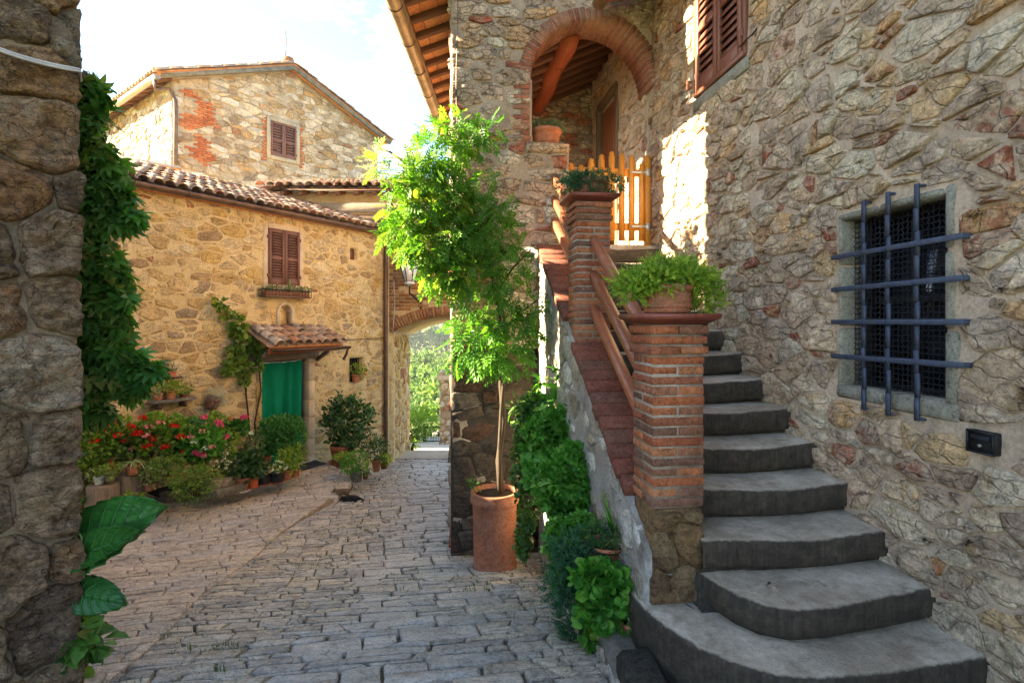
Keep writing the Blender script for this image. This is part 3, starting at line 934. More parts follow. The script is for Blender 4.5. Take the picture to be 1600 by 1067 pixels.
def step_mat():
    t = NT('worn_step_stone')
    big = t.noise(4, 8, .68); mid = t.noise(18, 8, .74); fine = t.noise(85, 5, .75)
    c = t.ramp(t.math('ADD', t.math('MULTIPLY', big, .5), t.math('MULTIPLY', mid, .5)), [(.31, .25, .175), (.49, .42, .32), (.66, .585, .46)], [.38, .5, .62])
    c = t.mix(t.ramp(t.noise(6, 8, .72, dist=.6), [0, .8], (.56, .70)), c, (.20, .165, .11))
    c = t.mix(t.ramp(t.noise(1.7, 5, .6, dist=.8), [0, .75], (.46, .64)), c, (.27, .215, .15))
    c = t.mix(t.ramp(t.noise(40, 6, .8), [0, .6], (.60, .68)), c, (.52, .50, .44))
    c = t.mix(.5, c, t.ramp(t.noise(70, 7, .8), [.35, 1.0], (.34, .46)), 'MULTIPLY')  # dark specks painted as cavity shade here too
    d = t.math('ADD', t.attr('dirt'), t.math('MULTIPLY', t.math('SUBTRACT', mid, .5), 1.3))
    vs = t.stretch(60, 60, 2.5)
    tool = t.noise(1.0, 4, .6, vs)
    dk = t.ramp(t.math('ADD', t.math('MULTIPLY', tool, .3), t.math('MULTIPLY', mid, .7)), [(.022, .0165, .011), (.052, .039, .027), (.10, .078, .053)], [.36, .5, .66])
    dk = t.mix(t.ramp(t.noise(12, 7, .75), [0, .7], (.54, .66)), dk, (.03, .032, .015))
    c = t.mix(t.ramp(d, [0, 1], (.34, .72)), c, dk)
    t.bump(t.math('ADD', t.math('ADD', t.math('MULTIPLY', mid, .7), t.math('MULTIPLY', fine, .4)), t.math('MULTIPLY', t.math('MULTIPLY', tool, t.attr('dirt')), .6)), .9, .018)
    return t.fin(c, .72, .35)
MT['step'] = step_mat()

def iron_mat():
    t = NT('old_blue_iron')
    n = t.noise(26, 7, .75); f = t.noise(120, 4, .7)
    c = t.ramp(n, [(.030, .042, .068), (.062, .082, .125)], [.36, .64])
    c = t.mix(t.ramp(t.noise(38, 7, .8), [0, .9], (.57, .66)), c, (.11, .052, .026))
    t.bump(t.math('ADD', n, t.math('MULTIPLY', f, .5)), .5, .006)
    return t.fin(c, .6, .35, .1)
MT['iron'] = iron_mat()

# ================================================================== GROUND
def inside(poly, x, y):
    c = False
    n = len(poly)
    for i in range(n):
        x1, y1 = poly[i]; x2, y2 = poly[(i + 1) % n]
        if (y1 > y) != (y2 > y) and x < (x2 - x1) * (y - y1) / (y2 - y1) + x1: c = not c
    return c


def resample(pts, n):
    P = np.array([(p[0], p[1]) for p in pts], float)
    s = np.concatenate([[0], np.cumsum(np.linalg.norm(np.diff(P, axis=0), axis=1))])
    t = np.linspace(0, s[-1], n)
    return np.stack([np.interp(t, s, P[:, 0]), np.interp(t, s, P[:, 1])], 1)


fr_y = Frame(W(-4.16, 9.6), Wd(.515, .857).normalized(), (0, 0, 1))          # the ochre house's street wall
edge_px = [(40, 1180), (100, 1122), (176, 1060), (252, 1000), (304, 936), (376, 884), (428, 838), (480, 802), (520, 777), (537, 763), (548, 746), (543, 735), (524, 728), (506, 725)]
edge_pts = [on_ground(a, b, h_terr) for a, b in edge_px]
edge2 = resample(edge_pts, 70)
u_end = fr_y.px(494, 690)[0]
A_pts = [W(-5, 1.2), W(-7.5, 4.5), fr_y.p(-3.4, 0), fr_y.p(-1.5, 0), fr_y.p(0, 0), fr_y.p(u_end, 0)]
A2 = resample(A_pts, 70)
TERRACE = [tuple(p) for p in edge2] + [tuple(p) for p in A2[::-1]]

# the street: base sheet under the stones
gx = np.arange(-11, 5.01, .16); gy = np.arange(-4, 12.6, .16)
X, Y = np.meshgrid(gx, gy, indexing='ij')
Z = h_street(X, Y)
pn = np.stack([X.ravel(), Y.ravel(), np.zeros(X.size)], 1)
Z = Z - .022 + .010 * fbm(pn * 3, 4, 3).reshape(X.shape)
msk = np.array([inside(TERRACE, a, b) for a, b in zip(X.ravel(), Y.ravel())]).reshape(X.shape)
Z = np.where(msk, Z - .12, Z)
idg = np.arange(X.size).reshape(X.shape)
q = np.stack([idg[:-1, :-1], idg[1:, :-1], idg[1:, 1:], idg[:-1, 1:]], -1).reshape(-1, 4)
street = obj('street', np.stack([X.ravel(), Y.ravel(), Z.ravel()], 1), q, MT['earth'], None, (0, 3, 0))
street['kind'] = 'structure'

# the courtyard terrace: a slab whose edge becomes a kerb near the door
ns = 40
tv, tf = [], []
for i in range(70):
    for j in range(ns):
        s = j / (ns - 1)
        p = edge2[i] * (1 - s) + A2[i] * s
        tv.append((p[0], p[1], float(h_terr(p[0], p[1])) - .012))
for i in range(69):
    for j in range(ns - 1):
        tf.append((i * ns + j, (i + 1) * ns + j, (i + 1) * ns + j + 1, i * ns + j + 1))
nv = len(tv)
for i in range(70):
    p = edge2[i]
    tv.append((p[0], p[1], float(h_street(p[0], p[1])) - .12))
for i in range(69): tf.append((nv + i, nv + i + 1, (i + 1) * ns, i * ns))
court = obj('courtyard_paving', tv, tf, MT['joint_sand'], None, (-3, 5, 0))
court['kind'] = 'structure'
bpy.context.view_layer.update()


def near_clip(cell, line, sign, reach=.45):
    cx = sum(p[0] for p in cell) / len(cell); cy = sum(p[1] for p in cell) / len(cell)
    d = np.hypot(line[:, 0] - cx, line[:, 1] - cy)
    i = int(np.argmin(d))
    if d[i] > reach: return cell
    i0, i1 = max(0, i - 2), min(len(line) - 1, i + 2)
    a, b = line[i0], line[i1]
    nx, ny = (b[1] - a[1]) * sign, -(b[0] - a[0]) * sign
    l = math.hypot(nx, ny)
    return clip(cell, nx / l, ny / l, (nx * a[0] + ny * a[1]) / l - .004)


def ground_to3(hf):
    def f(uv, w):
        uv = np.asarray(uv)
        return np.stack([uv[:, 0], uv[:, 1], hf(uv[:, 0], uv[:, 1]) + w], 1)
    return f


def row_cells(u0, u1, v0, v1, mwf, mh, gap, rng, hv, slant, wav, split=.06, tall=None):
    """courses of roughly four-sided stones with wandering bed joints; some slabs take two courses"""
    vs = [v0]
    while vs[-1] < v1: vs.append(vs[-1] + mh * rng.uniform(1 - hv, 1 + hv))
    ug = np.arange(u0 - 1, u1 + 1, .05)
    tab = [wav * vnoise(np.stack([ug * 2.3, np.full(len(ug), i * 7.7), np.full(len(ug), .5)], 1), 4) + wav * .6 * vnoise(np.stack([ug * 6.1, np.full(len(ug), i * 3.3), np.full(len(ug), .5)], 1), 6) for i in range(len(vs))]
    B = lambda i, u: vs[i] + tab[i][min(len(ug) - 1, max(0, int((u - ug[0]) / .05)))]
    out = []
    busy = []
    for i in range(len(vs) - 1):
        u = u0 - rng.random() * .4; s0 = s1 = 0
        nxt = []
        while u < u1:
            hitb = [q for q in busy if q[0] - .02 <= u < q[1]]
            if hitb: u = hitb[0][1]; s0 = s1 = 0; continue
            w = mwf((u, vs[i])) * rng.uniform(.5, 1.6)
            t0, t1 = rng.uniform(-slant, slant), rng.uniform(-slant, slant)
            ahead = [q[0] for q in busy if u < q[0] < u + w + .07]
            if ahead: w = min(ahead) - u; t0 = t1 = 0
            top = i + 1
            if tall is not None and i + 2 < len(vs) and not ahead and rng.random() < tall((u, vs[i])): top = i + 2; t0 = t1 = 0; s0 = s1 = 0; nxt.append((u, u + w))
            g = gap / 2 * rng.uniform(.5, 1.7)
            a0, a1, b0, b1 = u + s0 + g, u + s1 + g, u + w + t0 - g, u + w + t1 - g
            if min(b0 - a0, b1 - a1) > .02:
                m0, m1 = (a0 + b0) / 2, (a1 + b1) / 2
                if rng.random() < split and w > .16 and top == i + 1:
                    k = rng.uniform(.4, .6)
                    mid = lambda q: B(i, q) * (1 - k) + B(i + 1, q) * k
                    out.append([(a0, B(i, a0) + g), (m0, B(i, m0) + g), (b0, B(i, b0) + g), (b0, mid(b0) - g), (a0, mid(a0) - g)])
                    out.append([(a1, mid(a1) + g), (b1, mid(b1) + g), (b1, B(i + 1, b1) - g), (m1, B(i + 1, m1) - g), (a1, B(i + 1, a1) - g)])
                else:
                    out.append([(a0, B(i, a0) + g), (m0, B(i, m0) + g), (b0, B(i, b0) + g), (b1, B(top, b1) - g), (m1, B(top, m1) - g), (a1, B(top, a1) - g)])
            u += w; s0, s1 = t0, t1
        busy = nxt
    return out


def paving(region, angle, mwf, mh, gap, rng, hf, hgt, slant, wav, dome, hv=.3, tilt=.05, rough=.03, cut=.07, n=16, zone=None, zlines=(), split=.06, tall=None):
    a = Wd(math.sin(math.radians(angle)), math.cos(math.radians(angle)))
    b = Wd(-math.cos(math.radians(angle)), math.sin(math.radians(angle)))
    R = np.array([[a.x, a.y], [b.x, b.y]])
    reg = [tuple(R @ np.array(p)) for p in region]
    u0, u1 = min(p[0] for p in reg), max(p[0] for p in reg)
    v0, v1 = min(p[1] for p in reg), max(p[1] for p in reg)
    out = []
    xy_ = lambda uv: R.T @ np.array(uv)
    for c in row_cells(u0, u1, v0, v1, lambda q: mwf(xy_(q)), mh, gap, rng, hv, slant, wav, split, (lambda q: tall(xy_(q))) if tall else None):
        c = [tuple(R.T @ np.array(p)) for p in c]
        cx = sum(p[0] for p in c) / len(c); cy = sum(p[1] for p in c) / len(c)
        if not inside(region, cx, cy) and np.hypot(edge2[:, 0] - cx, edge2[:, 1] - cy).min() > .22: continue
        if zone is not None and not zone(cx, cy): continue
        c = near_clip(c, edge2, -1 if hf is h_street else 1)
        for ln, sg in zlines:
            if len(c) >= 3: c = near_clip(c, ln, sg, .3)
        if len(c) < 3: continue
        ar = abs(sum(c[q][0] * c[(q + 1) % len(c)][1] - c[(q + 1) % len(c)][0] * c[q][1] for q in range(len(c)))) / 2
        if ar < .0016: continue
        out.append(stone_piece(c, ground_to3(hf), rng, hgt * rng.uniform(.5, 1.35), .035, n, dome, rough, tilt, cut) + ((cx, cy),))
    return out


def cam_xz(x, y): return x * CT - y * ST, y * CT + x * ST


def slab_d(xy):
    xc, zc = cam_xz(*xy)
    return abs(xc - (-.34 - .112 * zc)) - (.36 + .03 * zc)


tower_c = (.10, 5.80)
ST_REGION = [tuple(p) for p in edge2] + [tuple(fr_y.p(1.2, 0))[:2], tuple(fr_y.p(2.7, 0))[:2], tuple(W(-2.72, 13.4))[:2], tuple(W(-.4, 13.4))[:2], tuple(W(-.7, 10))[:2],
             tower_c, (1.05, 5.8), (1.06, 4.7), (1.04, 2.5), (1.2, 2.2), (1.45, 2.06), (2.4, 1.95), (2.4, .9), (-1.6, .9)]
def slab_w(xy):
    d = slab_d(xy) + .22 * float(vnoise(np.array([[xy[0] * 1.3, xy[1] * 1.3, 0]]), 9)[0])
    return min(1, max(0, .5 - d * 3))


rs = random.Random(21)
pv = paving(ST_REGION, 75, lambda xy: .19 + .17 * slab_w(xy), .108, .014, rs, h_street, .009, .038, .026, .32, hv=.45, tilt=.03, rough=.035, cut=.06, split=.05, tall=lambda xy: .05 + .34 * slab_w(xy))
sl = [q[:3] for q in pv if rs.random() < slab_w(q[3]) * .95]
ids = {id(q[0]) for q in sl}
co = [q[:3] for q in pv if id(q[0]) not in ids]
print('street', len(sl), len(co), emit('street_slab', sl, MT['slab'], street, 300, 'far_slabs', 4), emit('cobble', co, MT['cobble'], street, 300, 'small_cobbles', 4))
rs = random.Random(22)
pv = paving(TERRACE, 61, lambda uv: .31, .145, .009, rs, h_terr, .007, .016, .008, .3, hv=.10, tilt=.015, rough=.012, cut=.035, split=.0)
pv = [q[:3] for q in pv]
print('court', len(pv), emit('paver', pv, MT['paver'], court, 300, 'far_pavers', 4))

# kerb stones round the raised end of the terrace
kerb = root('terrace_kerb', 'rounded stone kerb edging the raised paving beside the green curtained door', 'kerb', (edge2[60][0], edge2[60][1], -1.2))
pts = resample(edge_pts[8:], 13)
for i in range(12):
    a, b = pts[i], pts[i + 1]
    m = (a + b) / 2; d = (b - a); ln = np.linalg.norm(d); d = d / ln
    zt = float(h_terr(*m)) + .006; zb = float(h_street(*m)) - .05
    v, f = cbox((d[0] * ln * .48, d[1] * ln * .48, 0), (d[1] * -.06, d[0] * .06, 0), (0, 0, (zt - zb) / 2), .014)
    obj('kerb_stone', v + np.array([m[0], m[1], (zt + zb) / 2]), f, MT['paver'], kerb, None, True, RNG.random())

# grass and moss tufts in the joints of the street
def blades(spots, h, mat, name, parent, n=7):
    v, f, r = [], [], []
    for (x, y, z, s) in spots:
        for k in range(n):
            a = RNG.random() * 6.28; o = RNG.random() * .03 * s
            bx, by = x + math.cos(a) * o, y + math.sin(a) * o
            hh = h * s * RNG.uniform(.5, 1.2); w = .004
            lx, ly = math.cos(a) * hh * RNG.uniform(.2, .8), math.sin(a) * hh * RNG.uniform(.2, .8)
            i = len(v)
            v += [(bx - w * math.sin(a), by + w * math.cos(a), z), (bx + w * math.sin(a), by - w * math.cos(a), z), (bx + lx, by + ly, z + hh)]
            f.append((i, i + 1, i + 2)); r += [RNG.random()] * 3
    return obj(name, v, f, mat, parent, None, False, r, kind='stuff')


sp = []
for k in range(900):
    px, py = RNG.uniform(300, 900), RNG.uniform(730, 1066)
    p = on_ground(px, py) if k < 260 else W(RNG.uniform(-2.6, 1.2), RNG.uniform(2.4, 8))
    if not inside(ST_REGION, p.x, p.y) or vnoise(np.array([[p.x * 1.6, p.y * 1.6, 0]]))[0] < .12: continue
    sp.append((p.x, p.y, float(h_street(p.x, p.y)) - .012, RNG.uniform(.5, 1.3)))
gr = blades(sp, .045, MT['grass'], 'grass', None, 9)
gr['category'] = 'grass'; gr['label'] = 'sparse grass tufts growing in the joints of the cobbled street'

# ================================================================== RIGHT HOUSE (the wall along the stairs)
RX = 2.40
fr_r = Frame((RX, 0, 0), (0, -1, 0))
rh = root('stone_house', 'tall rubble stone house with barred window rising beside the staircase', 'house', (RX + .2, 3, 0))
GW = (-2.93, -2.25, 1.27, 2.28)             # barred window
SW = (-4.76, -3.96, 3.79, 5.02)             # shuttered window
v, f = relief(fr_r, -5.95, 1.2, -.5, 5.42, .026, .014, .42, holes=(GW, SW), freq=7, seed=3)
v[:len(v) // 2, 0] += .004
rwall = obj('wall', v, f, MT['right_mortar'], rh, (RX, 2.5, 0))
rs = random.Random(31)
pc = rubble(fr_r, [(-5.9, -.3), (1.1, -.3), (1.1, 5.35), (-5.9, 5.35)], .175, .092, .016, rs, 1.75,
            holes=((GW[0] - .04, GW[1] + .06, GW[2] - .08, GW[3] + .05), (SW[0] - .08, SW[1] + .08, SW[2] - .12, SW[3] + .06), (-2.15, -1.97, 1.06, 1.20)),
            hgt=.024, depth=.03, n=15, dome=.32, rough=.075, tilt=.20, wj=.85, jit=.32, cut=.055, hv=.65, wv=.85, gapj=.95, facet=.24, red=(.014, .82))
pc = [p for p in pc if p[0][:, 1].mean() > .9]
print('right', len(pc), emit('stone', pc, MT['right'], rwall, 300, 'rubble_infill', 7, False))
# surround of the barred window: dressed grey-green stone
for (a, b, c, d, vert) in ((GW[0] - .022, GW[0] + .012, GW[2] - .02, GW[3] + .02, 1), (GW[1] - .012, GW[1] + .040, GW[2] - .04, GW[3] + .04, 1),
                           (GW[0] - .03, GW[1] - .014, GW[3] - .012, GW[3] + .028, 0), (GW[0] - .04, GW[1] + .07, GW[2] - .065, GW[2] + .012, 0)):
    ks = [0, .36, .71, 1] if vert else [0, .45, 1]
    for k0, k1 in zip(ks[:-1], ks[1:]):
        if vert: a2, b2, c2, d2 = a, b + RNG.uniform(-.0, .02) * (a > -2.5), c + (d - c) * k0 + .004, c + (d - c) * k1 - .004
        else: a2, b2, c2, d2 = a + (b - a) * k0 + .004, a + (b - a) * k1 - .004, c - RNG.uniform(0, .02) * (c < 1.5), d
        v, f = cbox(fr_r.U * (b2 - a2) / 2, fr_r.N * .082, fr_r.V * (d2 - c2) / 2, .014)
        obj('surround_stone', v + np.array(fr_r.p((a2 + b2) / 2, (c2 + d2) / 2, -.072 + RNG.uniform(-.006, .004))), f, MT['grey_stone'], rh, None, True, RNG.random())
# window: dark panes, frame, woven wire, flat iron bars
m = MB(); m.box(fr_r.p((GW[0] + GW[1]) / 2, (GW[2] + GW[3]) / 2, -.20), fr_r.U * .36, fr_r.N * .01, fr_r.V * .55)
win = m.build('window_pane', MT['dark_pane'], rh)
m = MB()
for u in (GW[0] + .02, (GW[0] + GW[1]) / 2, GW[1] - .02): m.box(fr_r.p(u, 1.775, -.175), fr_r.U * .022, fr_r.N * .018, fr_r.V * .50, .5, .004)
for vv in (GW[2] + .02, 1.78, GW[3] - .02): m.box(fr_r.p((GW[0] + GW[1]) / 2, vv, -.172), fr_r.U * .33, fr_r.N * .016, fr_r.V * .02, .5, .004)
m.build('window_frame', MT['black_iron'], rh)
m = MB()
k = 0
for u in np.arange(GW[0] + .012, GW[1], .0305):
    zz = np.linspace(GW[2], GW[3], 67)
    m.tube([fr_r.p(u, z, -.085 + .005 * (1 if (i + k) % 2 else -1)) for i, z in enumerate(zz)], .0032, 4)
    k += 1
for j, z in enumerate(np.arange(GW[2] + .012, GW[3], .0305)):
    uu = np.linspace(GW[0], GW[1], 46)
    m.tube([fr_r.p(u, z, -.085 + .005 * (-1 if (i + j) % 2 else 1)) for i, u in enumerate(uu)], .0032, 4)
m.build('wire_mesh', MT['mesh_wire'], rh)
grl = root('window_grille', 'blue black iron grille of flat bars crossing the house window', 'window grille', fr_r.p(-2.58, 1.15, .03))
for px, y0, y1 in ((1349, 315, 640), (1387, 301, 648), (1432, 288, 657)):
    u, _ = fr_r.px(px, 480, .038)
    za, zb = fr_r.px(px, y1, .038)[1], fr_r.px(px, y0, .038)[1]
    m = MB()
    for i in range(10):
        z0, z1 = za + (zb - za) * i / 10, za + (zb - za) * (i + 1) / 10
        o = .004 * math.sin(i * 2.1)
        m.box(fr_r.p(u + o, (z0 + z1) / 2, .036), fr_r.U * .0125, fr_r.N * .005, fr_r.V * ((z1 - z0) / 2 + .002), .5)
    # bent feet at both ends, let into the wall
    m.box(fr_r.p(u, za + .006, .005), fr_r.U * .0112, fr_r.N * .03, fr_r.V * .006, .5)
    m.box(fr_r.p(u, zb - .006, .005), fr_r.U * .0112, fr_r.N * .03, fr_r.V * .006, .5)
    m.build('vertical_bar', MT['iron'], grl)
for y0, y1 in ((403, 368), (453, 434), (503, 503), (556, 571)):
    ua, zl = fr_r.px(1299, y0, .05); ub, zr = fr_r.px(1505, y1, .05)
    m = MB()
    m.box(fr_r.p((ua + ub) / 2, (zl + zr) / 2, .048), fr_r.U * (ub - ua) / 2 + fr_r.V * (zr - zl) / 2, fr_r.N * .006, fr_r.V * .014, .5, .002)
    m.box(fr_r.p(ua + .008, zl, .018), fr_r.U * .006, fr_r.N * .034, fr_r.V * .012, .5)
    m.box(fr_r.p(ub - .008, zr, .018), fr_r.U * .006, fr_r.N * .034, fr_r.V * .012, .5)
    for px in (1349, 1387, 1432):
        u = fr_r.px(px, 480, .038)[0]
        m.lathe([(.007, 0), (.007, .006), (.003, .009)], (0, 0, 0), 8) if False else m.box(fr_r.p(u, (zl + zr) / 2, .056), fr_r.U * .006, fr_r.N * .004, fr_r.V * .006, .5, .002)
    m.build('cross_bar', MT['iron'], grl)
# dark room behind the windows, so that no light leaks through the house
m = MB(); m.box((RX + 2.6, 2.5, 2.4), (2.1, 0, 0), (0, 3.7, 0), (0, 0, 2.95)); m.build('house_body', MT['interior'], rh)


def shutters(fr, u0, u1, v0, v1, parent, mat, off=.02, n_slat=20, hinges=True, gapmid=.006, tk=.035, arch=None):
    """a pair of louvred shutters: stiles, rails, mid panel and every slat a piece of its own"""
    mid = (u0 + u1) / 2
    for a, b in ((u0, mid - gapmid / 2), (mid + gapmid / 2, u1)):
        st = min(.055, (b - a) * .16)
        m = MB()
        for u in (a + st / 2, b - st / 2): m.box(fr.p(u, (v0 + v1) / 2, off), fr.U * st / 2, fr.N * tk / 2, fr.V * (v1 - v0) / 2, RNG.random() * .3, .004)
        for vv, hh in ((v0 + .05, .05), (v1 - .035, .035), (v0 + (v1 - v0) * .47, .03)):
            m.box(fr.p((a + b) / 2, vv, off), fr.U * ((b - a) / 2 - st), fr.N * (tk / 2 - .003), fr.V * hh, RNG.random() * .3, .003)
        if hinges:
            for vv in (v0 + .15, v1 - .15):
                uu = a - .012 if a == u0 else b + .012
                m.box(fr.p(uu, vv, off + .005), fr.U * .014, fr.N * .016, fr.V * .03, .2, .004)
        leaf = m.build('shutter', mat, parent)
        lo, hi = v0 + .10, v1 - .07
        for i in range(n_slat):
            vv = lo + (hi - lo) * (i + .5) / n_slat
            if abs(vv - (v0 + (v1 - v0) * .47)) < .035: continue
            ln = (b - a) / 2 - st - .002
            c = fr.p((a + b) / 2, vv, off - .004)
            sd = (hi - lo) / n_slat
            up = fr.V * sd * .42 - fr.N * .012
            v, f = cbox(fr.U * ln, up, (fr.N * .004 + fr.V * .002))
            obj('slat', v + np.array(c), f, mat, leaf, None, False, RNG.random() * .3)
        m = MB(); m.box(fr.p((a + b) / 2, (v0 + v1) / 2, off - tk / 2 - .02), fr.U * (b - a) / 2, fr.N * .006, fr.V * (v1 - v0) / 2)
        m.build('shutter_backing', MT['interior'], parent)


shw = root('shuttered_window', 'red brown louvred shutters on the upper window of the stair house', 'window shutters', fr_r.p(-4.36, 3.79, 0))
shutters(fr_r, SW[0] + .015, SW[1] - .015, SW[2] + .02, SW[3], shw, MT['shutter_red'], .012, 15)
m = MB()
m.box(fr_r.p(-4.36, SW[2] + .0, .0), fr_r.U * .42, fr_r.N * .03, fr_r.V * .022, .5, .004)
for u in (SW[0] - .012, SW[1] + .012): m.box(fr_r.p(u, 4.4, -.01), fr_r.U * .02, fr_r.N * .03, fr_r.V * .62, .5, .004)
m.build('frame', MT['shutter_red'], shw)
m = MB(); m.box(fr_r.p(-4.36, SW[2] - .085, -.012), fr_r.U * .47, fr_r.N * .028, fr_r.V * .055, .4, .01)
m.build('window_surround', MT['grey_stone'], rh)
# shutter stays and a hook on the wall
for (u, z, ln, nm, lb) in ((SW[1] + .02, 3.86, .17, 'shutter_stay', 'thin iron stay sticking out under the red brown shutters'),
                           (-4.90, 3.60, .20, 'wall_hook', 'small curled iron hook in the sunlit wall patch')):
    m = MB()
    if nm == 'wall_hook':
        m.tube([fr_r.p(u, z, -.02), fr_r.p(u - .01, z, .06), fr_r.p(u - .10, z - .005, .09), fr_r.p(u - .18, z - .01, .09), fr_r.p(u - .2, z - .05, .09), fr_r.p(u - .17, z - .07, .09)], .007, 6)
    else:
        m.tube([fr_r.p(u - .05, z, .03), fr_r.p(u + ln, z + .005, .035), fr_r.p(u + ln + .03, z + .015, .035)], .006, 6)
    tag(m.build(nm, MT['black_iron']), lb, 'hook')
# letter box let into the wall
ua, zb_ = fr_r.px(1517, 703, .012); ub, _ = fr_r.px(1560, 690, .012)
ztop = fr_r.px(1517, 669, .012)[1]
lb = root('letter_box', 'small black letter box set in the wall below the barred window', 'letter box', fr_r.p((ua + ub) / 2, zb_, .0))
m = MB(); m.box(fr_r.p((ua + ub) / 2, (ztop + zb_) / 2, 0), fr_r.U * (ub - ua) / 2, fr_r.N * .03, fr_r.V * (ztop - zb_) / 2, .5, .004)
m.build('box_body', MT['black_iron'], lb)
m = MB(); m.box(fr_r.p((ua + ub) / 2, ztop - .03, .034), fr_r.U * (ub - ua) * .34, fr_r.N * .006, fr_r.V * .010, .5, .002); m.build('slot_flap', MT['mesh_wire'], lb)
m = MB(); m.tube([fr_r.p((ua + ub) / 2, zb_ + .035, .028), fr_r.p((ua + ub) / 2, zb_ + .035, .042)], .007, 10); m.build('lock', MT['gutter_grey'], lb)
m = MB()
for (a, b, c, d) in ((ua, ub, ztop - .008, ztop), (ua, ub, zb_, zb_ + .008), (ua, ua + .008, zb_ + .008, ztop - .008), (ub - .008, ub, zb_ + .008, ztop - .008)):
    m.box(fr_r.p((a + b) / 2, (c + d) / 2, .034), fr_r.U * (b - a) / 2, fr_r.N * .005, fr_r.V * (d - c) / 2)
m.build('rim', MT['black_iron'], lb)


def half_pipe(p0, p1, r, n=10, tk=.006):
    """an open half-round gutter between two points"""
    p0, p1 = Vector(p0), Vector(p1)
    d = (p1 - p0).normalized(); s = d.cross(Vector((0, 0, 1))).normalized()
    v, f = [], []
    k = max(2, int((p1 - p0).length / .5))
    for i in range(k + 1):
        c = p0.lerp(p1, i / k)
        for rr in (r, r - tk):
            for j in range(n + 1):
                a = math.pi * j / n
                v.append(c + s * (rr * math.cos(a)) - Vector((0, 0, rr * math.sin(a))))
    m = 2 * (n + 1)
    for i in range(k):
        for j in range(n):
            a, b = i * m + j, (i + 1) * m + j
            f.append((a, b, b + 1, a + 1)); f.append((a + n + 1, a + n + 2, b + n + 2, b + n + 1))
        for j in (0, n):
            a, b = i * m + j, (i + 1) * m + j
            f.append((a, a + n + 1, b + n + 1, b))
    for i in (0, k):
        f += [(i * m + j, i * m + j + 1, i * m + j + n + 2, i * m + j + n + 1) for j in range(n)]
        f.append(tuple(i * m + j for j in range(n + 1)))
    return [tuple(q) for q in v], f


# eave of that house: gutter, clay underside, rafters
m = MB()
v, f = half_pipe((1.70, 5.62, 5.12), (1.70, -1.2, 5.12), .075)
obj('gutter', v, f, MT['gutter_sand'], rh)
for k in range(13):
    y = 5.45 - k * .5
    v, f = cbox((.36, 0, .10), (0, .045, 0), (-.0, 0, .055), .008)
    obj('rafter', v + np.array((2.08, y, 5.205)), f, MT['beam'], rh, None, True, RNG.random())
v, f = cbox((.42, 0, .117), (0, 3.45, 0), (0, 0, .02))
obj('eave_boards', v + np.array((2.10, 2.15, 5.30)), f, MT['clay_plank'], rh, None, False)
v, f = cbox((2.4, 0, .67), (0, 3.5, 0), (0, 0, .05))
obj('roof', v + np.array((4.1, 2.15, 5.93)), f, MT['tile'], rh, None, False)

# ================================================================== TOWER with the arched loggia at the head of the stairs
FY = 5.80
fr_t = Frame((0, FY, 0), (1, 0, 0))
tw = root('stone_tower', 'stone gatehouse with brick arched loggia at the top of the stairs', 'tower', (1.2, 7, 0))
AC, AZ, AR = 1.67, 4.33, .69


def arch_hole(u, v):
    d = np.hypot(u - AC, v - AZ)
    up = (v > 3.575) & (v <= AZ) & (u > .98) & (u < 2.385)
    top = (v > AZ) & (d < AR + .07)
    low = (v > 2.48) & (v <= 3.58) & (u > 1.40) & (u < 2.385)
    return up | top | low


v, f = relief(fr_t, .10, 2.395, -1.4, 6.2, .032, .016, .38, hole_fn=arch_hole, vtop=lambda u: 5.41 + .34 * (u - .1), vbot=None, freq=6, seed=8)
twall = obj('wall', v, f, MT['tower_mortar'], tw, (1.2, FY, 2))


def tw_keep(u, v):
    d = math.hypot(u - AC, v - AZ)
    if v > AZ and d < AR + .19: return False
    if .96 < u < 2.4 and 3.56 < v <= AZ: return False
    if 1.38 < u < 2.4 and 2.44 < v < 3.6: return False
    return True


rs = random.Random(41)
pc = rubble(fr_t, [(.105, 1.35), (2.39, 1.35), (2.39, 6.1), (.105, 5.35)], .27, .118, .020, rs, 2.1, hgt=.026, depth=.03, n=16, dome=.28, rough=.05, tilt=.20, wj=.4, jit=.16, cut=.07, facet=.24, red=(.03, .83),
            keep=tw_keep, hv=.55, wv=.65, gapj=.8, holes=((.975, 2.39, 3.565, 4.33), (1.39, 2.39, 2.46, 3.57)))
pc = [p for p in pc if not (arch_hole(p[0][:, 0], p[0][:, 2]).mean() > .25)]
print('tower', len(pc), emit('stone', pc, MT['tower'], twall, 300, 'rubble_infill', 7, False))
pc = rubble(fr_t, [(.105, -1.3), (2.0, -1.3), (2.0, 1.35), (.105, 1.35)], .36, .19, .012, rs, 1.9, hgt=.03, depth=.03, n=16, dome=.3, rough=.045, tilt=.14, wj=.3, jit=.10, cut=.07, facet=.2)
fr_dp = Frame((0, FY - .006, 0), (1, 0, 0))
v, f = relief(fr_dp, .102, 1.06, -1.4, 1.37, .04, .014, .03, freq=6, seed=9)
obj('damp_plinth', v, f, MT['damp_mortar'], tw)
emit('block', pc, MT['damp'], twall, 200, 'damp_infill', 7, False)

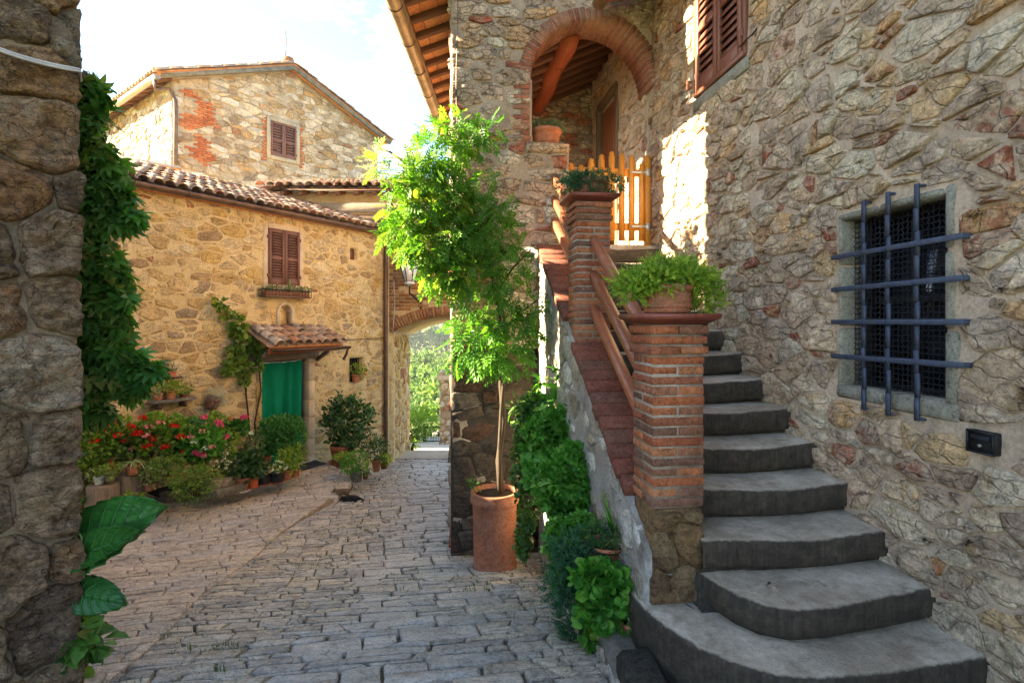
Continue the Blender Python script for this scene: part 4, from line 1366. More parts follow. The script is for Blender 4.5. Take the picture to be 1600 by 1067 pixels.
# brick ring and soffit of the loggia arch
ring = root('x', 'x', 'x') if False else None
nb = 36
for k in range(nb):
    a0 = math.pi * (k + .12) / nb; a1 = math.pi * (k + .88) / nb
    jr = RNG.uniform(-.008, .008)
    r0, r1 = AR, AR + .145 + jr
    w0, w1 = .010 + RNG.uniform(-.006, .008), -.385
    pts = []
    for w in (w0, w1):
        for (r, a) in ((r0, a0), (r1, a0), (r1, a1), (r0, a1)):
            pts.append(fr_t.p(AC - r * math.cos(a), AZ + r * math.sin(a), w))
    ff = [(0, 1, 2, 3), (7, 6, 5, 4), (0, 4, 5, 1), (1, 5, 6, 2), (2, 6, 7, 3), (3, 7, 4, 0)]
    obj('arch_brick', [tuple(p) for p in pts], ff, MT['voussoir'], twall, None, False, RNG.random())
v, f = [], []
for k in range(41):
    a = math.pi * k / 40
    for w in (.004, -.38):
        for r in (AR + .006, AR + .13): v.append(fr_t.p(AC - r * math.cos(a), AZ + r * math.sin(a), w))
for k in range(40):
    a, b = k * 4, k * 4 + 4
    f += [(a, a + 1, b + 1, b), (a + 2, b + 2, b + 3, a + 3), (a, b, b + 2, a + 2), (a + 1, a + 3, b + 3, b + 1)]
obj('arch_mortar', [tuple(p) for p in v], f, MT['brick_mortar'], twall, None, False)
# left jamb of the opening: brick and stone reveal down to the parapet
for k in range(13):
    z = 3.60 + .056 * k
    ln = .19 if k % 2 else .19
    v, f = cbox((.008, 0, 0), (0, ln, 0), (0, 0, .024), .004)
    obj('jamb_brick', v + np.array((.977, FY + .19, z + .026)), f, MT['voussoir'], twall, None, True, RNG.random())
    v, f = cbox((.05 + .04 * (k % 2), 0, 0), (0, .012, 0), (0, 0, .024), .004)
    obj('jamb_brick', v + np.array((.965 - .05 - .04 * (k % 2), FY - .004, z + .026)), f, MT['voussoir'], twall, None, True, RNG.random())
# parapet cap
v, f = cbox((.225, 0, 0), (0, .21, 0), (0, 0, .05), .012)
obj('parapet_cap', v + np.array((1.185, FY + .17, 3.578)), f, MT['tower'], tw, None, True, .7)

# side walls, floor, back wall, inner wall, all real thickness
ax = Vector((ST, CT, 0)); nl = Vector((-CT, ST, 0))


def side(z0, z1, s0, s1, nm='side_wall', mat='tower_mortar', th=.18, off=0.0):
    c = Vector((.10, FY, 0)) + ax * ((s0 + s1) / 2) - nl * (th - off) + Vector((0, 0, (z0 + z1) / 2))
    v, f = cbox(ax * (s1 - s0) / 2, nl * th, (0, 0, (z1 - z0) / 2))
    return obj(nm, v + np.array(c), f, MT[mat], tw, None, False)


side(-1.6, 3.35, .385, 4.6); side(3.35, 4.85, 1.75, 4.6); side(4.85, 5.42, .385, 4.6)
fr_s = Frame(Vector((.10, FY, 0)) + ax * 4.6, -ax, (0, 0, 1))
rs = random.Random(43)
pc = rubble(fr_s, [(.1, -1.5), (4.55, -1.5), (4.55, 5.3), (.1, 5.3)], .4, .22, .02, rs, 1.8, hgt=.03, n=8, fine=False, holes=((2.8, 4.25, 3.3, 4.9),))
m = MB()
for p in pc: m.add(*p)
m.build('rubble_infill', MT['tower'], tw, kind='stuff')
for nm, c, A, B, C_, mt in (('floor_slab', (1.80, 7.0, 2.39), (1.28, 0, 0), (0, 1.2, 0), (0, 0, .085), 'pietra'),
                            ('back_wall', (1.98, 8.42, 1.8), (1.45, 0, 0), (0, .12, 0), (0, 0, 3.9), 'tower_mortar')):
    v, f = cbox(A, B, C_); obj(nm, v + np.array(c), f, MT[mt], tw, None, False)
fr_b = Frame((0, 8.30, 0), (1, 0, 0))
pc = rubble(fr_b, [(.4, 2.5), (2.4, 2.5), (2.4, 5.5), (.4, 5.5)], .24, .11, .016, rs, 2.0, hgt=.02, n=10, jit=.15)
emit('stone', pc, MT['tower'], tw, 90, 'rubble_infill')
# right wall of the loggia, with its door
D0, D1, DT = -7.90, -7.10, 4.86
v, f = relief(fr_r, -8.5, -5.955, 2.3, 6.3, .07, .02, .35, holes=((D0, D1, 2.48, DT),), freq=5, seed=14)
obj('inner_wall', v, f, MT['right_mortar'], tw)
pc = rubble(fr_r, [(-8.3, 2.5), (-6.0, 2.5), (-6.0, 6.0), (-8.3, 6.0)], .3, .17, .05, rs, 1.5, holes=((D0 - .12, D1 + .12, 2.4, DT + .15),), hgt=.018, n=11, dome=.7, wj=.5, jit=.45)
emit('stone', pc, MT['right'], tw, 60, 'rubble_infill')
dr = root('wooden_door', 'brown plank door standing inside the shaded loggia', 'door', fr_r.p(-7.5, 2.48, -.1))
for k in range(8):
    u = D0 + .05 + k * .1
    v, f = cbox(fr_r.U * .048, fr_r.N * .018, fr_r.V * 1.16, .004)
    obj('door_plank', v + np.array(fr_r.p(u, 3.66, -.06)), f, MT['door'], dr, None, True, RNG.random())
m = MB()
for u in (D0 - .04, D1 + .04): m.box(fr_r.p(u, 3.68, -.01), fr_r.U * .045, fr_r.N * .04, fr_r.V * 1.22, .5, .006)
m.box(fr_r.p((D0 + D1) / 2, DT + .05, -.01), fr_r.U * .44, fr_r.N * .04, fr_r.V * .05, .5, .006)
m.build('door_frame', MT['old_wood'], dr)
m = MB(); m.tube([fr_r.p(D1 - .1, 3.45, -.045), fr_r.p(D1 - .1, 3.45, .02), fr_r.p(D1 - .2, 3.45, .02)], .012, 8); m.build('door_handle', MT['black_iron'], dr)

# loggia ceiling: log beam, rafters, clay planks, roof above
def ceil_z(x): return 5.17 + .46 * (x - 1.62)


for k in range(8):
    y = 6.30 + k * .285
    v, f = cbox((1.12, 0, .46 * 1.12), (0, .042, 0), (0, 0, .055), .006)
    obj('rafter', v + np.array((1.45, y, ceil_z(1.45) - .05)), f, MT['rafter'], tw, None, True, RNG.random())
for k in range(7):
    for j in range(9):
        x = .50 + j * .235; y = 6.30 + k * .285 + .1425
        v, f = cbox((.113, 0, .113 * .46), (0, .14, 0), (0, 0, .013), .003)
        obj('ceiling_plank', v + np.array((x, y, ceil_z(x) + .02)), f, MT['clay_plank'], tw, None, True, RNG.random())
pts = [(1.50 + .02 * math.sin(i * 1.3), 6.10 + i * .25, 5.00 + .012 * math.sin(i * 2)) for i in range(10)]
m = MB(); m.tube(pts, [.112 + .010 * math.sin(i * 1.9) for i in range(10)], 12)
for (x, y, z) in ((1.40, 7.2, 5.03), (1.52, 6.7, 4.90)): m.tube([(x, y, z), (x - .05, y - .01, z - .03)], [.035, .028], 8)
m.build('log_beam', MT['beam'], tw)
# roof slab over the tower, sloping down to the street side
slope = .34
rz = lambda x: 5.52 + slope * (x - .1)
c = Vector((1.62, 7.7, rz(1.62) + .05))
v, f = cbox((1.60, 0, 1.60 * slope), Vector((ST * 2.5, CT * 2.5, ST * 2.5 * slope)), (0, 0, .05))
obj('roof', v + np.array(c), f, MT['tile'], tw, None, False)
# overhanging eave on the street side
ev0 = Vector((.10, FY, 0))
for k in range(15):
    s = -.55 + k * .36
    c = ev0 + ax * s + nl * .25 + Vector((0, 0, 5.32))
    v, f = cbox(nl * .33 - Vector((0, 0, .114)), ax * .042, (0, 0, .05), .008)
    obj('eave_rafter', v + np.array(c), f, MT['rafter'], tw, None, True, RNG.random())
    for j in range(3):
        d = -.02 + j * .205
        c = ev0 + ax * (s + .18) + nl * (d + .12) + Vector((0, 0, 5.357 - .345 * (d - .12)))
        v, f = cbox(nl * .100 - Vector((0, 0, .0345)), ax * .176, (0, 0, .014), .003)
        obj('eave_plank', v + np.array(c), f, MT['clay_plank'], tw, None, True, RNG.random())
g0 = ev0 + ax * -1.0 + nl * .64 + Vector((0, 0, 5.18)); g1 = ev0 + ax * 4.35 + nl * .64 + Vector((0, 0, 5.18))
v, f = half_pipe(g0, g1, .082)
obj('gutter', v, f, MT['gutter_sand'], tw)
for k in range(7):
    p = g0.lerp(g1, (k + .5) / 7)
    m = MB(); m.tube([p + nl * (.088 * math.cos(a)) - Vector((0, 0, .088 * math.sin(a))) for a in np.linspace(-.2, math.pi + .2, 9)], .007, 5)
    m.build('gutter_bracket', MT['gutter'], tw)
v, f = cbox(nl * .03, ax * 2.68, (0, 0, .035))
obj('eave_fascia', v + np.array(ev0 + ax * 1.67 + nl * .565 + Vector((0, 0, 5.20))), f, MT['old_wood'], tw, None, False)
for k in range(26):
    s = -.9 + k * .205
    v, f = [], []
    c = ev0 + ax * s + nl * .46 + Vector((0, 0, 5.345))
    for t in (0, 1):
        for j in range(7):
            a = math.pi * j / 6
            v.append(c + nl * (.22 * (1 if t else -1)) - Vector((0, 0, .075 * (1 if t else -1))) + ax * ((.088 + .01 * t) * math.cos(a)) + Vector((0, 0, .07 * math.sin(a))))
    f = [(j, j + 1, 7 + j + 1, 7 + j) for j in range(6)]
    obj('roof_tile', [tuple(p) for p in v], f, MT['tile'], tw, None, True, RNG.random())
# thin cable down the corner
m = MB(); m.tube([fr_t.p(.165 + .01 * math.sin(i * .8), 5.4 - i * .2, .03) for i in range(16)], .004, 5)
m.build('wall_cable', MT['gutter'], tw)

# ================================================================== STAIRCASE
stairs = root('stone_staircase', 'worn grey stone staircase with curved bottom steps climbing to the loggia', 'staircase', (1.85, 2.1, 0))
SXL, SXR = 1.335, 2.42


def step_mesh(outline, z, th, rr, nose=.012, over=.03, seed=0, rdepth=.3):
    """outline: front edge from left to right (x,y). tread slab with a worn rounded nose, riser under it"""
    P = resample(outline, 46)
    n = len(P)
    T = np.gradient(P, axis=0); T /= np.linalg.norm(T, axis=1)[:, None]
    Nn = np.stack([T[:, 1], -T[:, 0]], 1)           # outwards (towards the viewer)
    yb = rdepth
    v, f = [], []
    wear = -.022 * np.exp(-((np.linspace(0, 1, n) - .55) / .28) ** 2)
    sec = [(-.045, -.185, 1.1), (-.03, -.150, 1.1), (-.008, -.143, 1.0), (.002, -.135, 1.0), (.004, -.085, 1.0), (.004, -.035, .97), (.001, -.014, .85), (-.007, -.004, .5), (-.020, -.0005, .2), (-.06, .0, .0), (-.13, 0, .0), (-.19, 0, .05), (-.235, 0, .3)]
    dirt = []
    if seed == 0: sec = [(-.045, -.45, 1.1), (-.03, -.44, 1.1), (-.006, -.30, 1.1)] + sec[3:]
    for k_, (o, dz, dr) in enumerate(sec):
        if k_ == 0: ring = []
        row = []
        J = fbm(np.stack([P[:, 0] * 9, P[:, 1] * 9 + k_ * .3, np.full(n, z * 9 + seed)], 1), 4, seed, .6)
        for i in range(n):
            j = float(J[i])
            x = P[i][0] + Nn[i][0] * (o + .008 * j); y = P[i][1] + Nn[i][1] * (o + .008 * j)
            row.append(len(v)); v.append((x, y, z + dz + wear[i] * (1 if o > -.1 else .6) + .007 * j * (dz > -.1)))
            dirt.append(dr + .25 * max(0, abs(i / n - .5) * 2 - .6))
        ring.append(row)
    row = []
    for i in range(n):
        row.append(len(v)); v.append((P[i][0], yb, z)); dirt.append(.5)
    ring.append(row)
    for a, b in zip(ring[:-1], ring[1:]):
        for i in range(n - 1): f.append((a[i], a[i + 1], b[i + 1], b[i]))
    return v, f, dirt


Y0, RUN, RISE, Z0 = 2.04, .274, .1755, .18
for s in range(14):
    z = Z0 + RISE * s; y = Y0 + RUN * s
    if s == 0: out = [(1.02, 3.02), (1.03, 2.72), (1.06, 2.57), (1.095, 2.47), (1.17, 2.32), (1.28, 2.19), (1.42, 2.10), (1.6, 2.055), (1.9, 2.04), (2.42, 2.055)]
    elif s == 1: out = [(1.325, 3.0), (1.33, 2.72), (1.345, 2.60), (1.40, 2.45), (1.48, 2.33), (1.60, 2.265), (1.8, 2.255), (2.42, 2.32)]
    else:
        k = RNG.uniform(-.012, .012)
        out = [(SXL, y + k), (1.7, y - .012 + RNG.uniform(-.008, .008)), (2.1, y - .01 + RNG.uniform(-.008, .008)), (SXR, y + RNG.uniform(-.01, .01))]
    yb = (3.05 if s < 2 else y + RUN + .10)
    v, f, dt = step_mesh(out, z, .175, 0, seed=s, rdepth=yb)
    obj('step', v, f, MT['step'], stairs, None, True, RNG.random(), None, dt)
# core under the steps
v, f = [], []
for s in range(15):
    y = Y0 + RUN * s + (.24 if s < 2 else .04); z = Z0 + RISE * (s - 1) - .03
    for x in (1.32, 2.41): v += [(x, y if s < 14 else 5.9, z), (x, y if s < 14 else 5.9, -.6)]
for s in range(14):
    a, b = s * 4, s * 4 + 4
    f += [(a, a + 2, b + 2, b), (a, b, b + 1, a + 1), (a + 2, a + 3, b + 3, b + 2)]
obj('stair_core', v, f, MT['riser'], stairs, None, False)
v, f = cbox((.52, 0, 0), (0, .13, 0), (0, 0, .05), .01)
obj('threshold', v + np.array((1.88, FY - .02, 2.45)), f, MT['step'], stairs, None, True, .4)
# foot slab in the street beside the bottom step
v, f = cbox((.26, .0, 0), (-.03, .26, 0), (0, 0, .06), .015)
obj('foot_slab', v + np.array((1.14, 2.06, -.085)), f, MT['step'], stairs, None, True, .3)

# stringer wall on the left of the stairs
PX0, PX1 = 1.09, 1.375
SL = RISE / RUN
top_z = lambda y: 1.51 + SL * (y - 4.22) - .055
fr_l = Frame((1.06, 0, 0), (0, -1, 0))
v, f = relief(fr_l, -FY + .0, -2.66, -1.4, 3, .032, .022, .27, vtop=lambda u: top_z(-u), freq=6, seed=22)
sw = obj('stringer_wall', v, f, MT['stringer_mortar'], stairs)
rs = random.Random(51)
pc = rubble(fr_l, [(-FY + .02, -1.3), (-2.7, -1.3), (-2.7, .50), (-FY + .02, 2.40)], .26, .15, .045, rs, 1.6, hgt=.012, n=15, dome=.35, rough=.09, wj=.6, jit=.4, gapj=.9, cut=.1, tilt=.2, facet=.25, red=(.01, .85))
emit('stone', pc, MT['stringer'], sw, 160, 'rubble_infill', 7, False)
# coping of red brick on edge
nc = 27
for k in range(nc):
    y0 = 2.95 + k * (FY - 2.97) / nc; y1 = 2.95 + (k + .93) * (FY - 2.97) / nc
    ym = (y0 + y1) / 2
    if 4.20 < ym < 4.52: continue
    d = Vector((0, (y1 - y0) / 2, SL * (y1 - y0) / 2))
    nn = Vector((0, -SL, 1)).normalized()
    v, f = cbox((.155, 0, 0), d, nn * .03, .006)
    obj('coping_brick', v + np.array((1.195 + RNG.uniform(-.008, .008), ym, top_z(ym) + .03 + RNG.uniform(-.004, .004))), f, MT['coping'], stairs, None, True, RNG.random())


# brick piers
def pier(name, label, x0, x1, y0, y1, z0, z1, base=None):
    r = root(name, label, 'brick pier', ((x0 + x1) / 2, (y0 + y1) / 2, z0 if base is None else base[0]))
    m = MB(); m.box(((x0 + x1) / 2, (y0 + y1) / 2, (z0 + z1) / 2), ((x1 - x0) / 2 - .004, 0, 0), (0, (y1 - y0) / 2 - .004, 0), (0, 0, (z1 - z0) / 2))
    m.build('mortar_core', MT['brick_mortar'], r)
    ch = .0515
    nco = int((z1 - z0) / ch)
    ch = (z1 - z0) / nco
    w = x1 - x0; d = y1 - y0
    for k in range(nco):
        z = z0 + (k + .5) * ch
        pj = .018 if k >= nco - 3 and k != nco - 2 else (.0 if k < nco - 3 else .012)
        hb = (ch - .011) / 2
        jx, jy = RNG.uniform(-.004, .004), RNG.uniform(-.004, .004)
        # alternate courses: one stretcher across the front / two headers
        if k % 2:
            spl = [(x0 - pj, x0 + w * .485 + jx), (x0 + w * .515 + jx, x1 + pj)]
            for a, b in spl:
                v, f = cbox(((b - a) / 2, 0, 0), (0, d / 2 + pj, 0), (0, 0, hb * RNG.uniform(.88, 1.08)), .0035)
                obj('brick', v + np.array(((a + b) / 2 + jx * .3, (y0 + y1) / 2 + RNG.uniform(-.004, .004), z)), f, MT['brick'], r, None, True, RNG.random())
        else:
            for a, b in ((y0 - pj, y0 + d * .485), (y0 + d * .515, y1 + pj)):
                v, f = cbox((w / 2 + pj, 0, 0), (0, (b - a) / 2, 0), (0, 0, hb * RNG.uniform(.88, 1.08)), .0035)
                obj('brick', v + np.array(((x0 + x1) / 2 + jx, (a + b) / 2, z + RNG.uniform(-.002, .002))), f, MT['brick'], r, None, True, RNG.random())
    # moulded clay cap
    cx, cy = (x0 + x1) / 2, (y0 + y1) / 2
    v, f = [], []
    prof = [(.012, 0), (.045, .022), (.062, .030), (.066, .050), (.060, .056)]
    for (o, z) in prof:
        for sx, sy in ((-1, -1), (1, -1), (1, 1), (-1, 1)): v.append((cx + sx * (w / 2 + o), cy + sy * (d / 2 + o), z1 + .003 + z))
    for i in range(len(prof) - 1):
        for k in range(4): f.append((i * 4 + k, i * 4 + (k + 1) % 4, (i + 1) * 4 + (k + 1) % 4, (i + 1) * 4 + k))
    f += [(3, 2, 1, 0), tuple(16 + k for k in range(4))]
    obj('cap', v, f, MT['cap'], r, None, False)
    return r


p1 = pier('brick_pier', 'red brick pier on a rough stone base at the foot of the stairs', PX0, PX1, 2.65, 2.935, .685, 1.645, (.18,))
for (z0, z1, o) in ((.185, .33, .012), (.335, .54, .0), (.545, .68, -.004)):
    fr_p = Frame((PX0, 2.65, 0), (1, 0, 0))
    v, f = cbox(((PX1 - PX0) / 2 + o, 0, 0), (0, .143 + o, 0), (0, 0, (z1 - z0) / 2), .012)
    # break the faces up
    bm_v = np.array(v) * np.array([1, 1, 1])
    ctr = np.array(((PX0 + PX1) / 2, 2.793, (z0 + z1) / 2))
    obj('base_stone', bm_v + ctr, f, MT['sandstone'], p1, None, True, RNG.random())
fr_pf = Frame((PX0 - .01, 2.645, .19), (1, 0, 0))
pc = rubble(fr_pf, [(.005, 0), (.29, 0), (.29, .48), (.005, .48)], .16, .17, .016, random.Random(5), 1.1, hgt=.018, depth=.012, n=14, dome=.4, rough=.06)
for p in pc: obj('base_stone', p[0], p[1], MT['sandstone'], p1, None, True, p[2])
p2 = pier('brick_pier', 'darker brick pier halfway up the stairs under the trailing juniper pot', PX0, PX1, 4.22, 4.505, 1.47, 2.64)

# wooden rails between the piers
def rails(label, y0, y1, dz, grp):
    r = root('stair_railing', label, 'railing', (1.235, (y0 + y1) / 2, top_z((y0 + y1) / 2)))
    for d in dz:
        a = Vector((1.235, y0, top_z(y0) + d)); b = Vector((1.235, y1, top_z(y1) + d))
        v, f = cbox((b - a) / 2, (.034, 0, 0), Vector((0, -SL, 1)).normalized() * .036, .009)
        obj('rail', v + np.array((a + b) / 2), f, MT['rail'], r, None, True, RNG.random())
    return r


rails('three red brown wooden rails between the two brick piers', 2.90, 4.25, (.30, .575, .86), 'stair rails')
rails('short red brown wooden rails from the upper brick pier to the tower', 4.47, FY - .012, (.32, .56, .80), 'stair rails')

# planter wall at the foot of the stringer
fr_pl = Frame((.97, 4.75, 0), Vector((-.13, -2.55, 0)).normalized())
pl = root('planter_wall', 'low rough masonry planter wall along the foot of the stairs', 'planter wall', (.95, 3.4, -.6))
v, f = relief(fr_pl, -.25, 2.36, -1.1, .05, .035, .03, .26, freq=6, seed=31, vtop=lambda u: .075 - .24 * np.clip(u - 1.35, 0, 1))
plw = obj('wall', v, f, MT['planter_mortar'], pl)
pc = rubble(fr_pl, [(-.2, -1.0), (2.34, -1.0), (2.34, -.18), (1.4, .04), (-.2, .04)], .3, .17, .03, rs, 1.6, hgt=.022, n=15, dome=.35, rough=.08, wj=.5, jit=.3, cut=.1, tilt=.2, facet=.25, red=(.01, .85))
emit('stone', pc, MT['stringer'], plw, 60, 'rubble_infill', 7, False)
v, f = cbox((.10, 0, 0), (.02, .17, 0), (0, 0, .16), .03)
obj('end_block', v + np.array((.965, 2.47, -.17)), f, MT['riser'], pl, None, True, .3)
v, f = cbox((.085, 0, 0), (.0, .75, 0), (0, 0, .02), .01)
obj('soil', v + np.array((1.02, 3.85, .085)), f, MT['soil'], pl, None, True, .3)

# ================================================================== NEAR HOUSE CORNER on the left
NC = W(-2.045, 2.52)
f1 = Wd(math.sin(math.radians(35)), math.cos(math.radians(35)))          # runs away from the camera, ends at the corner
f2 = Wd(-math.sin(math.radians(55)), math.cos(math.radians(55)))         # the hidden return side
nh = root('stone_house', 'dark rough stone house corner wrapped by a hanging creeper', 'house', NC + f1 * -1 + f2 * 1)
fr_n = Frame(NC - f1 * 1.6, f1, (0, 0, 1))
v, f = relief(fr_n, 0, 1.585, -.6, 4.6, .026, .035, .3, freq=5, seed=41, oct=5)
nwall = obj('wall', v, f, MT['near_mortar'], nh)
rs = random.Random(61)
pc = []
pts = []
z = -.5
while z < 4.6:
    h = rs.uniform(.16, .42); u = .02 - rs.uniform(.0, .3)
    while u < 1.7:
        w = rs.uniform(.22, .55); pts.append((u + w / 2, z + h / 2 + rs.uniform(-.03, .03))); u += w
    z += h
for c in voronoi(pts, 1.25, .008, [(.0, -.5), (1.60, -.5), (1.60, 4.6), (.0, 4.6)], (), rs, .06):
    # finely broken rock face: a dense grid over the cell
    n = 30
    o = rounded(c, n, rs, .05, .10)
    ar = np.sum(o[:, 0] * np.roll(o[:, 1], -1) - np.roll(o[:, 0], -1) * o[:, 1])
    if ar < 0: o = o[::-1]
    cc = o.mean(0)
    hg = rs.uniform(.035, .075); tx, ty = rs.uniform(-.18, .18), rs.uniform(-.18, .18)
    uv, ww = [], []
    R_ = [1.0, .99, .95, .88, .78, .66, .52, .36, .2]
    for i, s in enumerate(R_):
        p = cc + (o - cc) * s
        base = (-.06, .012, .6 * hg, .85 * hg, hg, hg, hg, hg, hg)[i]
        q = np.concatenate([p * 1.0, np.full((n, 1), len(pc) * 3.1)], 1)
        zz = base + ((p - cc) @ np.array([tx, ty]) + .11 * fbm(q * np.array([6, 11, 6]), 5, 77, .62) + .07 * np.abs(fbm(q * np.array([12, 26, 12]), 4, 78, .6))) * min(1, i / 2.5)
        uv.append(p); ww.append(zz)
    uv.append(cc[None]); ww.append(np.array([hg]))
    uv = np.concatenate(uv); ww = np.concatenate(ww)
    ff = []
    for r in range(len(R_) - 1):
        for k in range(n): ff.append((r * n + k, r * n + (k + 1) % n, (r + 1) * n + (k + 1) % n, (r + 1) * n + k))
    b = (len(R_) - 1) * n
    for k in range(n): ff.append((b + k, b + (k + 1) % n, b + n))
    pc.append((fr_n.to3(uv, ww), ff, rs.random()))
emit('stone', pc, MT['near'], nwall, 120, 'rubble_infill', 7, False)
# body of that house (its far side cannot be seen from the street)
hb = NC - f1 * 2.2 + f2 * 2.08
v, f = cbox(f1 * 2.15, f2 * 1.92, (0, 0, 5.0))
obj('side_wall', v + np.array(hb + Vector((0, 0, 4.2))), f, MT['near_mortar'], nh, None, False)
v, f = cbox(f1 * 2.3, f2 * 2.1, (0, 0, .07))
obj('roof', v + np.array(hb + Vector((0, 0, 9.27))), f, MT['tile'], nh, None, False)
# cable across the face
m = MB()
a0 = fr_n.px(-60, 55, .1); a1 = fr_n.px(122, 110, .1)
for k in range(2):
    m.tube([fr_n.p(a0[0] + (a1[0] - a0[0]) * i / 14, a0[1] + (a1[1] - a0[1]) * i / 14 - .018 * math.sin(math.pi * i / 14) - .014 * k, .115 + .012 * k) for i in range(15)] + ([fr_n.p(a1[0] + .03, a1[1] - .02, .03)]), .006, 6)
tag(m.build('wall_cable', MT['wire'], None, tuple(fr_n.p(1.3, 3.2, .1))), 'pair of grey cables strung across the dark rough stone corner', 'cable')

# ================================================================== OCHRE HOUSE
yh = root('stone_house', 'low ochre stone house with green curtained doorway and flower pots', 'house', fr_y.p(0, -1, -1))
dL, dR = fr_y.px(408, 640)[0], fr_y.px(482, 640)[0]
dT = fr_y.px(445, 562)[1]
sL, sR = fr_y.px(419, 400)[0], fr_y.px(467, 400)[0]
sB, sT = fr_y.px(443, 445)[1], fr_y.px(443, 360)[1]
wL, wR = fr_y.px(546, 577)[0], fr_y.px(568, 577)[0]
wB, wT = fr_y.px(556, 597)[1], fr_y.px(556, 559)[1]
vL, vR = fr_y.px(547, 397)[0], fr_y.px(558, 397)[0]
vB, vT = fr_y.px(552, 406)[1], fr_y.px(552, 388)[1]
nL, nR = fr_y.px(436, 495)[0], fr_y.px(455, 495)[0]
nB, nT = fr_y.px(446, 513)[1], fr_y.px(446, 476)[1]
EZ = 3.62
holes_y = [(dL, dR, -2, dT), (sL + .02, sR - .02, sB + .02, sT - .02), (wL, wR, wB, wT), (vL, vR, vB, vT)]
nr = (nR - nL) / 2; nm = (nL + nR) / 2


def niche(u, v): return ((u > nL) & (u < nR) & (v > nB) & (v < nT - nr)) | (np.hypot(u - nm, v - (nT - nr)) < nr) & (v > nB)


v, f = relief(fr_y, -4.6, 2.72, -1.9, EZ + .02, .045, .014, .34, holes=holes_y, hole_fn=niche, freq=5, seed=51)
ywall = obj('wall', v, f, MT['ochre_mortar'], yh)
rs = random.Random(71)
pc = rubble(fr_y, [(-3.9, -1.6), (2.66, -1.6), (2.66, EZ - .02), (-3.9, EZ - .02)], .25, .120, .026, rs, 1.9,
            holes=[(a - .07, b + .07, c - .07, d + .07) for a, b, c, d in holes_y] + [(nL - .06, nR + .06, nB, nT + .05)], hgt=.013, n=14, dome=.35, rough=.08, wj=.6, jit=.28, hv=.5, wv=.7, gapj=.9, tilt=.16, cut=.10, facet=.15, red=(.012, .92))
print('ochre', len(pc), emit('stone', pc, MT['ochre'], ywall, 300))
# rest of its volume, extended out of view to keep sun off the street
v, f = cbox(fr_y.U * 4.75, fr_y.N * 1.6, (0, 0, 2.55))
obj('side_wall', v + np.array(fr_y.p(-2.25, 1.0, -2.0)), f, MT['ochre_mortar'], yh, None, False)
# door: stone jambs, lintel, green curtain
for (a, b, c, d, mt) in ((dL - .10, dL + .008, -1.3, dT, 'ochre'), (dR - .008, dR + .13, -1.3, dT, 'plaster')):
    z = c
    while z < d - .05:
        h = min(RNG.uniform(.28, .46), d - z)
        v, f = cbox(fr_y.U * (b - a) / 2, fr_y.N * .11, (0, 0, h / 2 - .006), .012)
        obj('jamb_stone', v + np.array(fr_y.p((a + b) / 2, z + h / 2, -.085)), f, MT[mt], yh, None, True, RNG.random())
        z += h
m = MB(); m.box(fr_y.p((dL + dR) / 2 - .05, dT + .06, -.06), fr_y.U * ((dR - dL) / 2 + .28), fr_y.N * .09, (0, 0, .07), .4, .012)
m.build('lintel', MT['old_wood'], yh)
v, f = cbox(fr_y.U * (dR - dL) / 2, fr_y.N * .02, (0, 0, 1.2))
obj('door_panel', v + np.array(fr_y.p((dL + dR) / 2, dT - 1.2, -.28)), f, MT['interior'], yh, None, False)
cu = root('door_curtain', 'green cloth curtain hanging in the doorway of the ochre house', 'curtain', fr_y.p((dL + dR) / 2, dT - 1.95, -.06))
v, f = [], []
nu, nz = 60, 26
for i in range(nu + 1):
    t = i / nu
    u = dL + .012 + (dR - dL - .10) * t
    for j in range(nz + 1):
        s = j / nz
        amp = .030 + .040 * s
        w = -.085 + amp * math.sin(t * 21 + 1.4 * math.sin(t * 9) + s * .7) + .018 * s * math.sin(t * 41 + 1) + .02 * math.sin(3 * t + s * 2)
        uu = u + .02 * s * math.sin(t * 8)
        v.append(fr_y.p(uu, dT - .03 - .018 * math.sin(math.pi * t) - 1.93 * s, w))
for i in range(nu):
    for j in range(nz):
        a = i * (nz + 1) + j; f.append((a, a + nz + 1, a + nz + 2, a + 1))
o = obj('cloth', [tuple(p) for p in v], f, MT['curtain'], cu)
md = o.modifiers.new('thick', 'SOLIDIFY'); md.thickness = .004
m = MB(); m.tube([fr_y.p(dL + .01 + (dR - dL - .10) * i / 16, dT - .030 - .018 * math.sin(math.pi * i / 16), -.072 + .012 * math.sin(i * 1.1)) for i in range(17)], .012, 6)
m.build('hem', MT['hem'], cu)
# door mat
p = on_ground(483, 728, h_terr)
m = MB(); m.box(Vector(p) + Vector((0, 0, .012)), fr_y.U * .26, fr_y.N * .17, (0, 0, .008), .5, .003)
tag(m.build('door_mat', MT['mat'], None, tuple(p)), 'flat dark door mat beside the green curtained doorway', 'door mat')
# shutters
shy = root('shuttered_window', 'closed brown louvred shutters on the ochre house above the flower trough', 'window shutters', fr_y.p((sL + sR) / 2, sB, 0))
shutters(fr_y, sL, sR, sB, sT, shy, MT['shutter'], .018, 17)
m = MB()
for (a, b, c, d) in ((sL - .10, sL - .002, sB - .08, sT + .06), (sR + .002, sR + .10, sB - .08, sT + .06), (sL, sR, sT + .002, sT + .10), (sL, sR, sB - .10, sB - .004)):
    m.box(fr_y.p((a + b) / 2, (c + d) / 2, -.012), fr_y.U * (b - a) / 2, fr_y.N * .022, (0, 0, (d - c) / 2), .5, .006)
m.build('window_surround', MT['plaster'], shy)
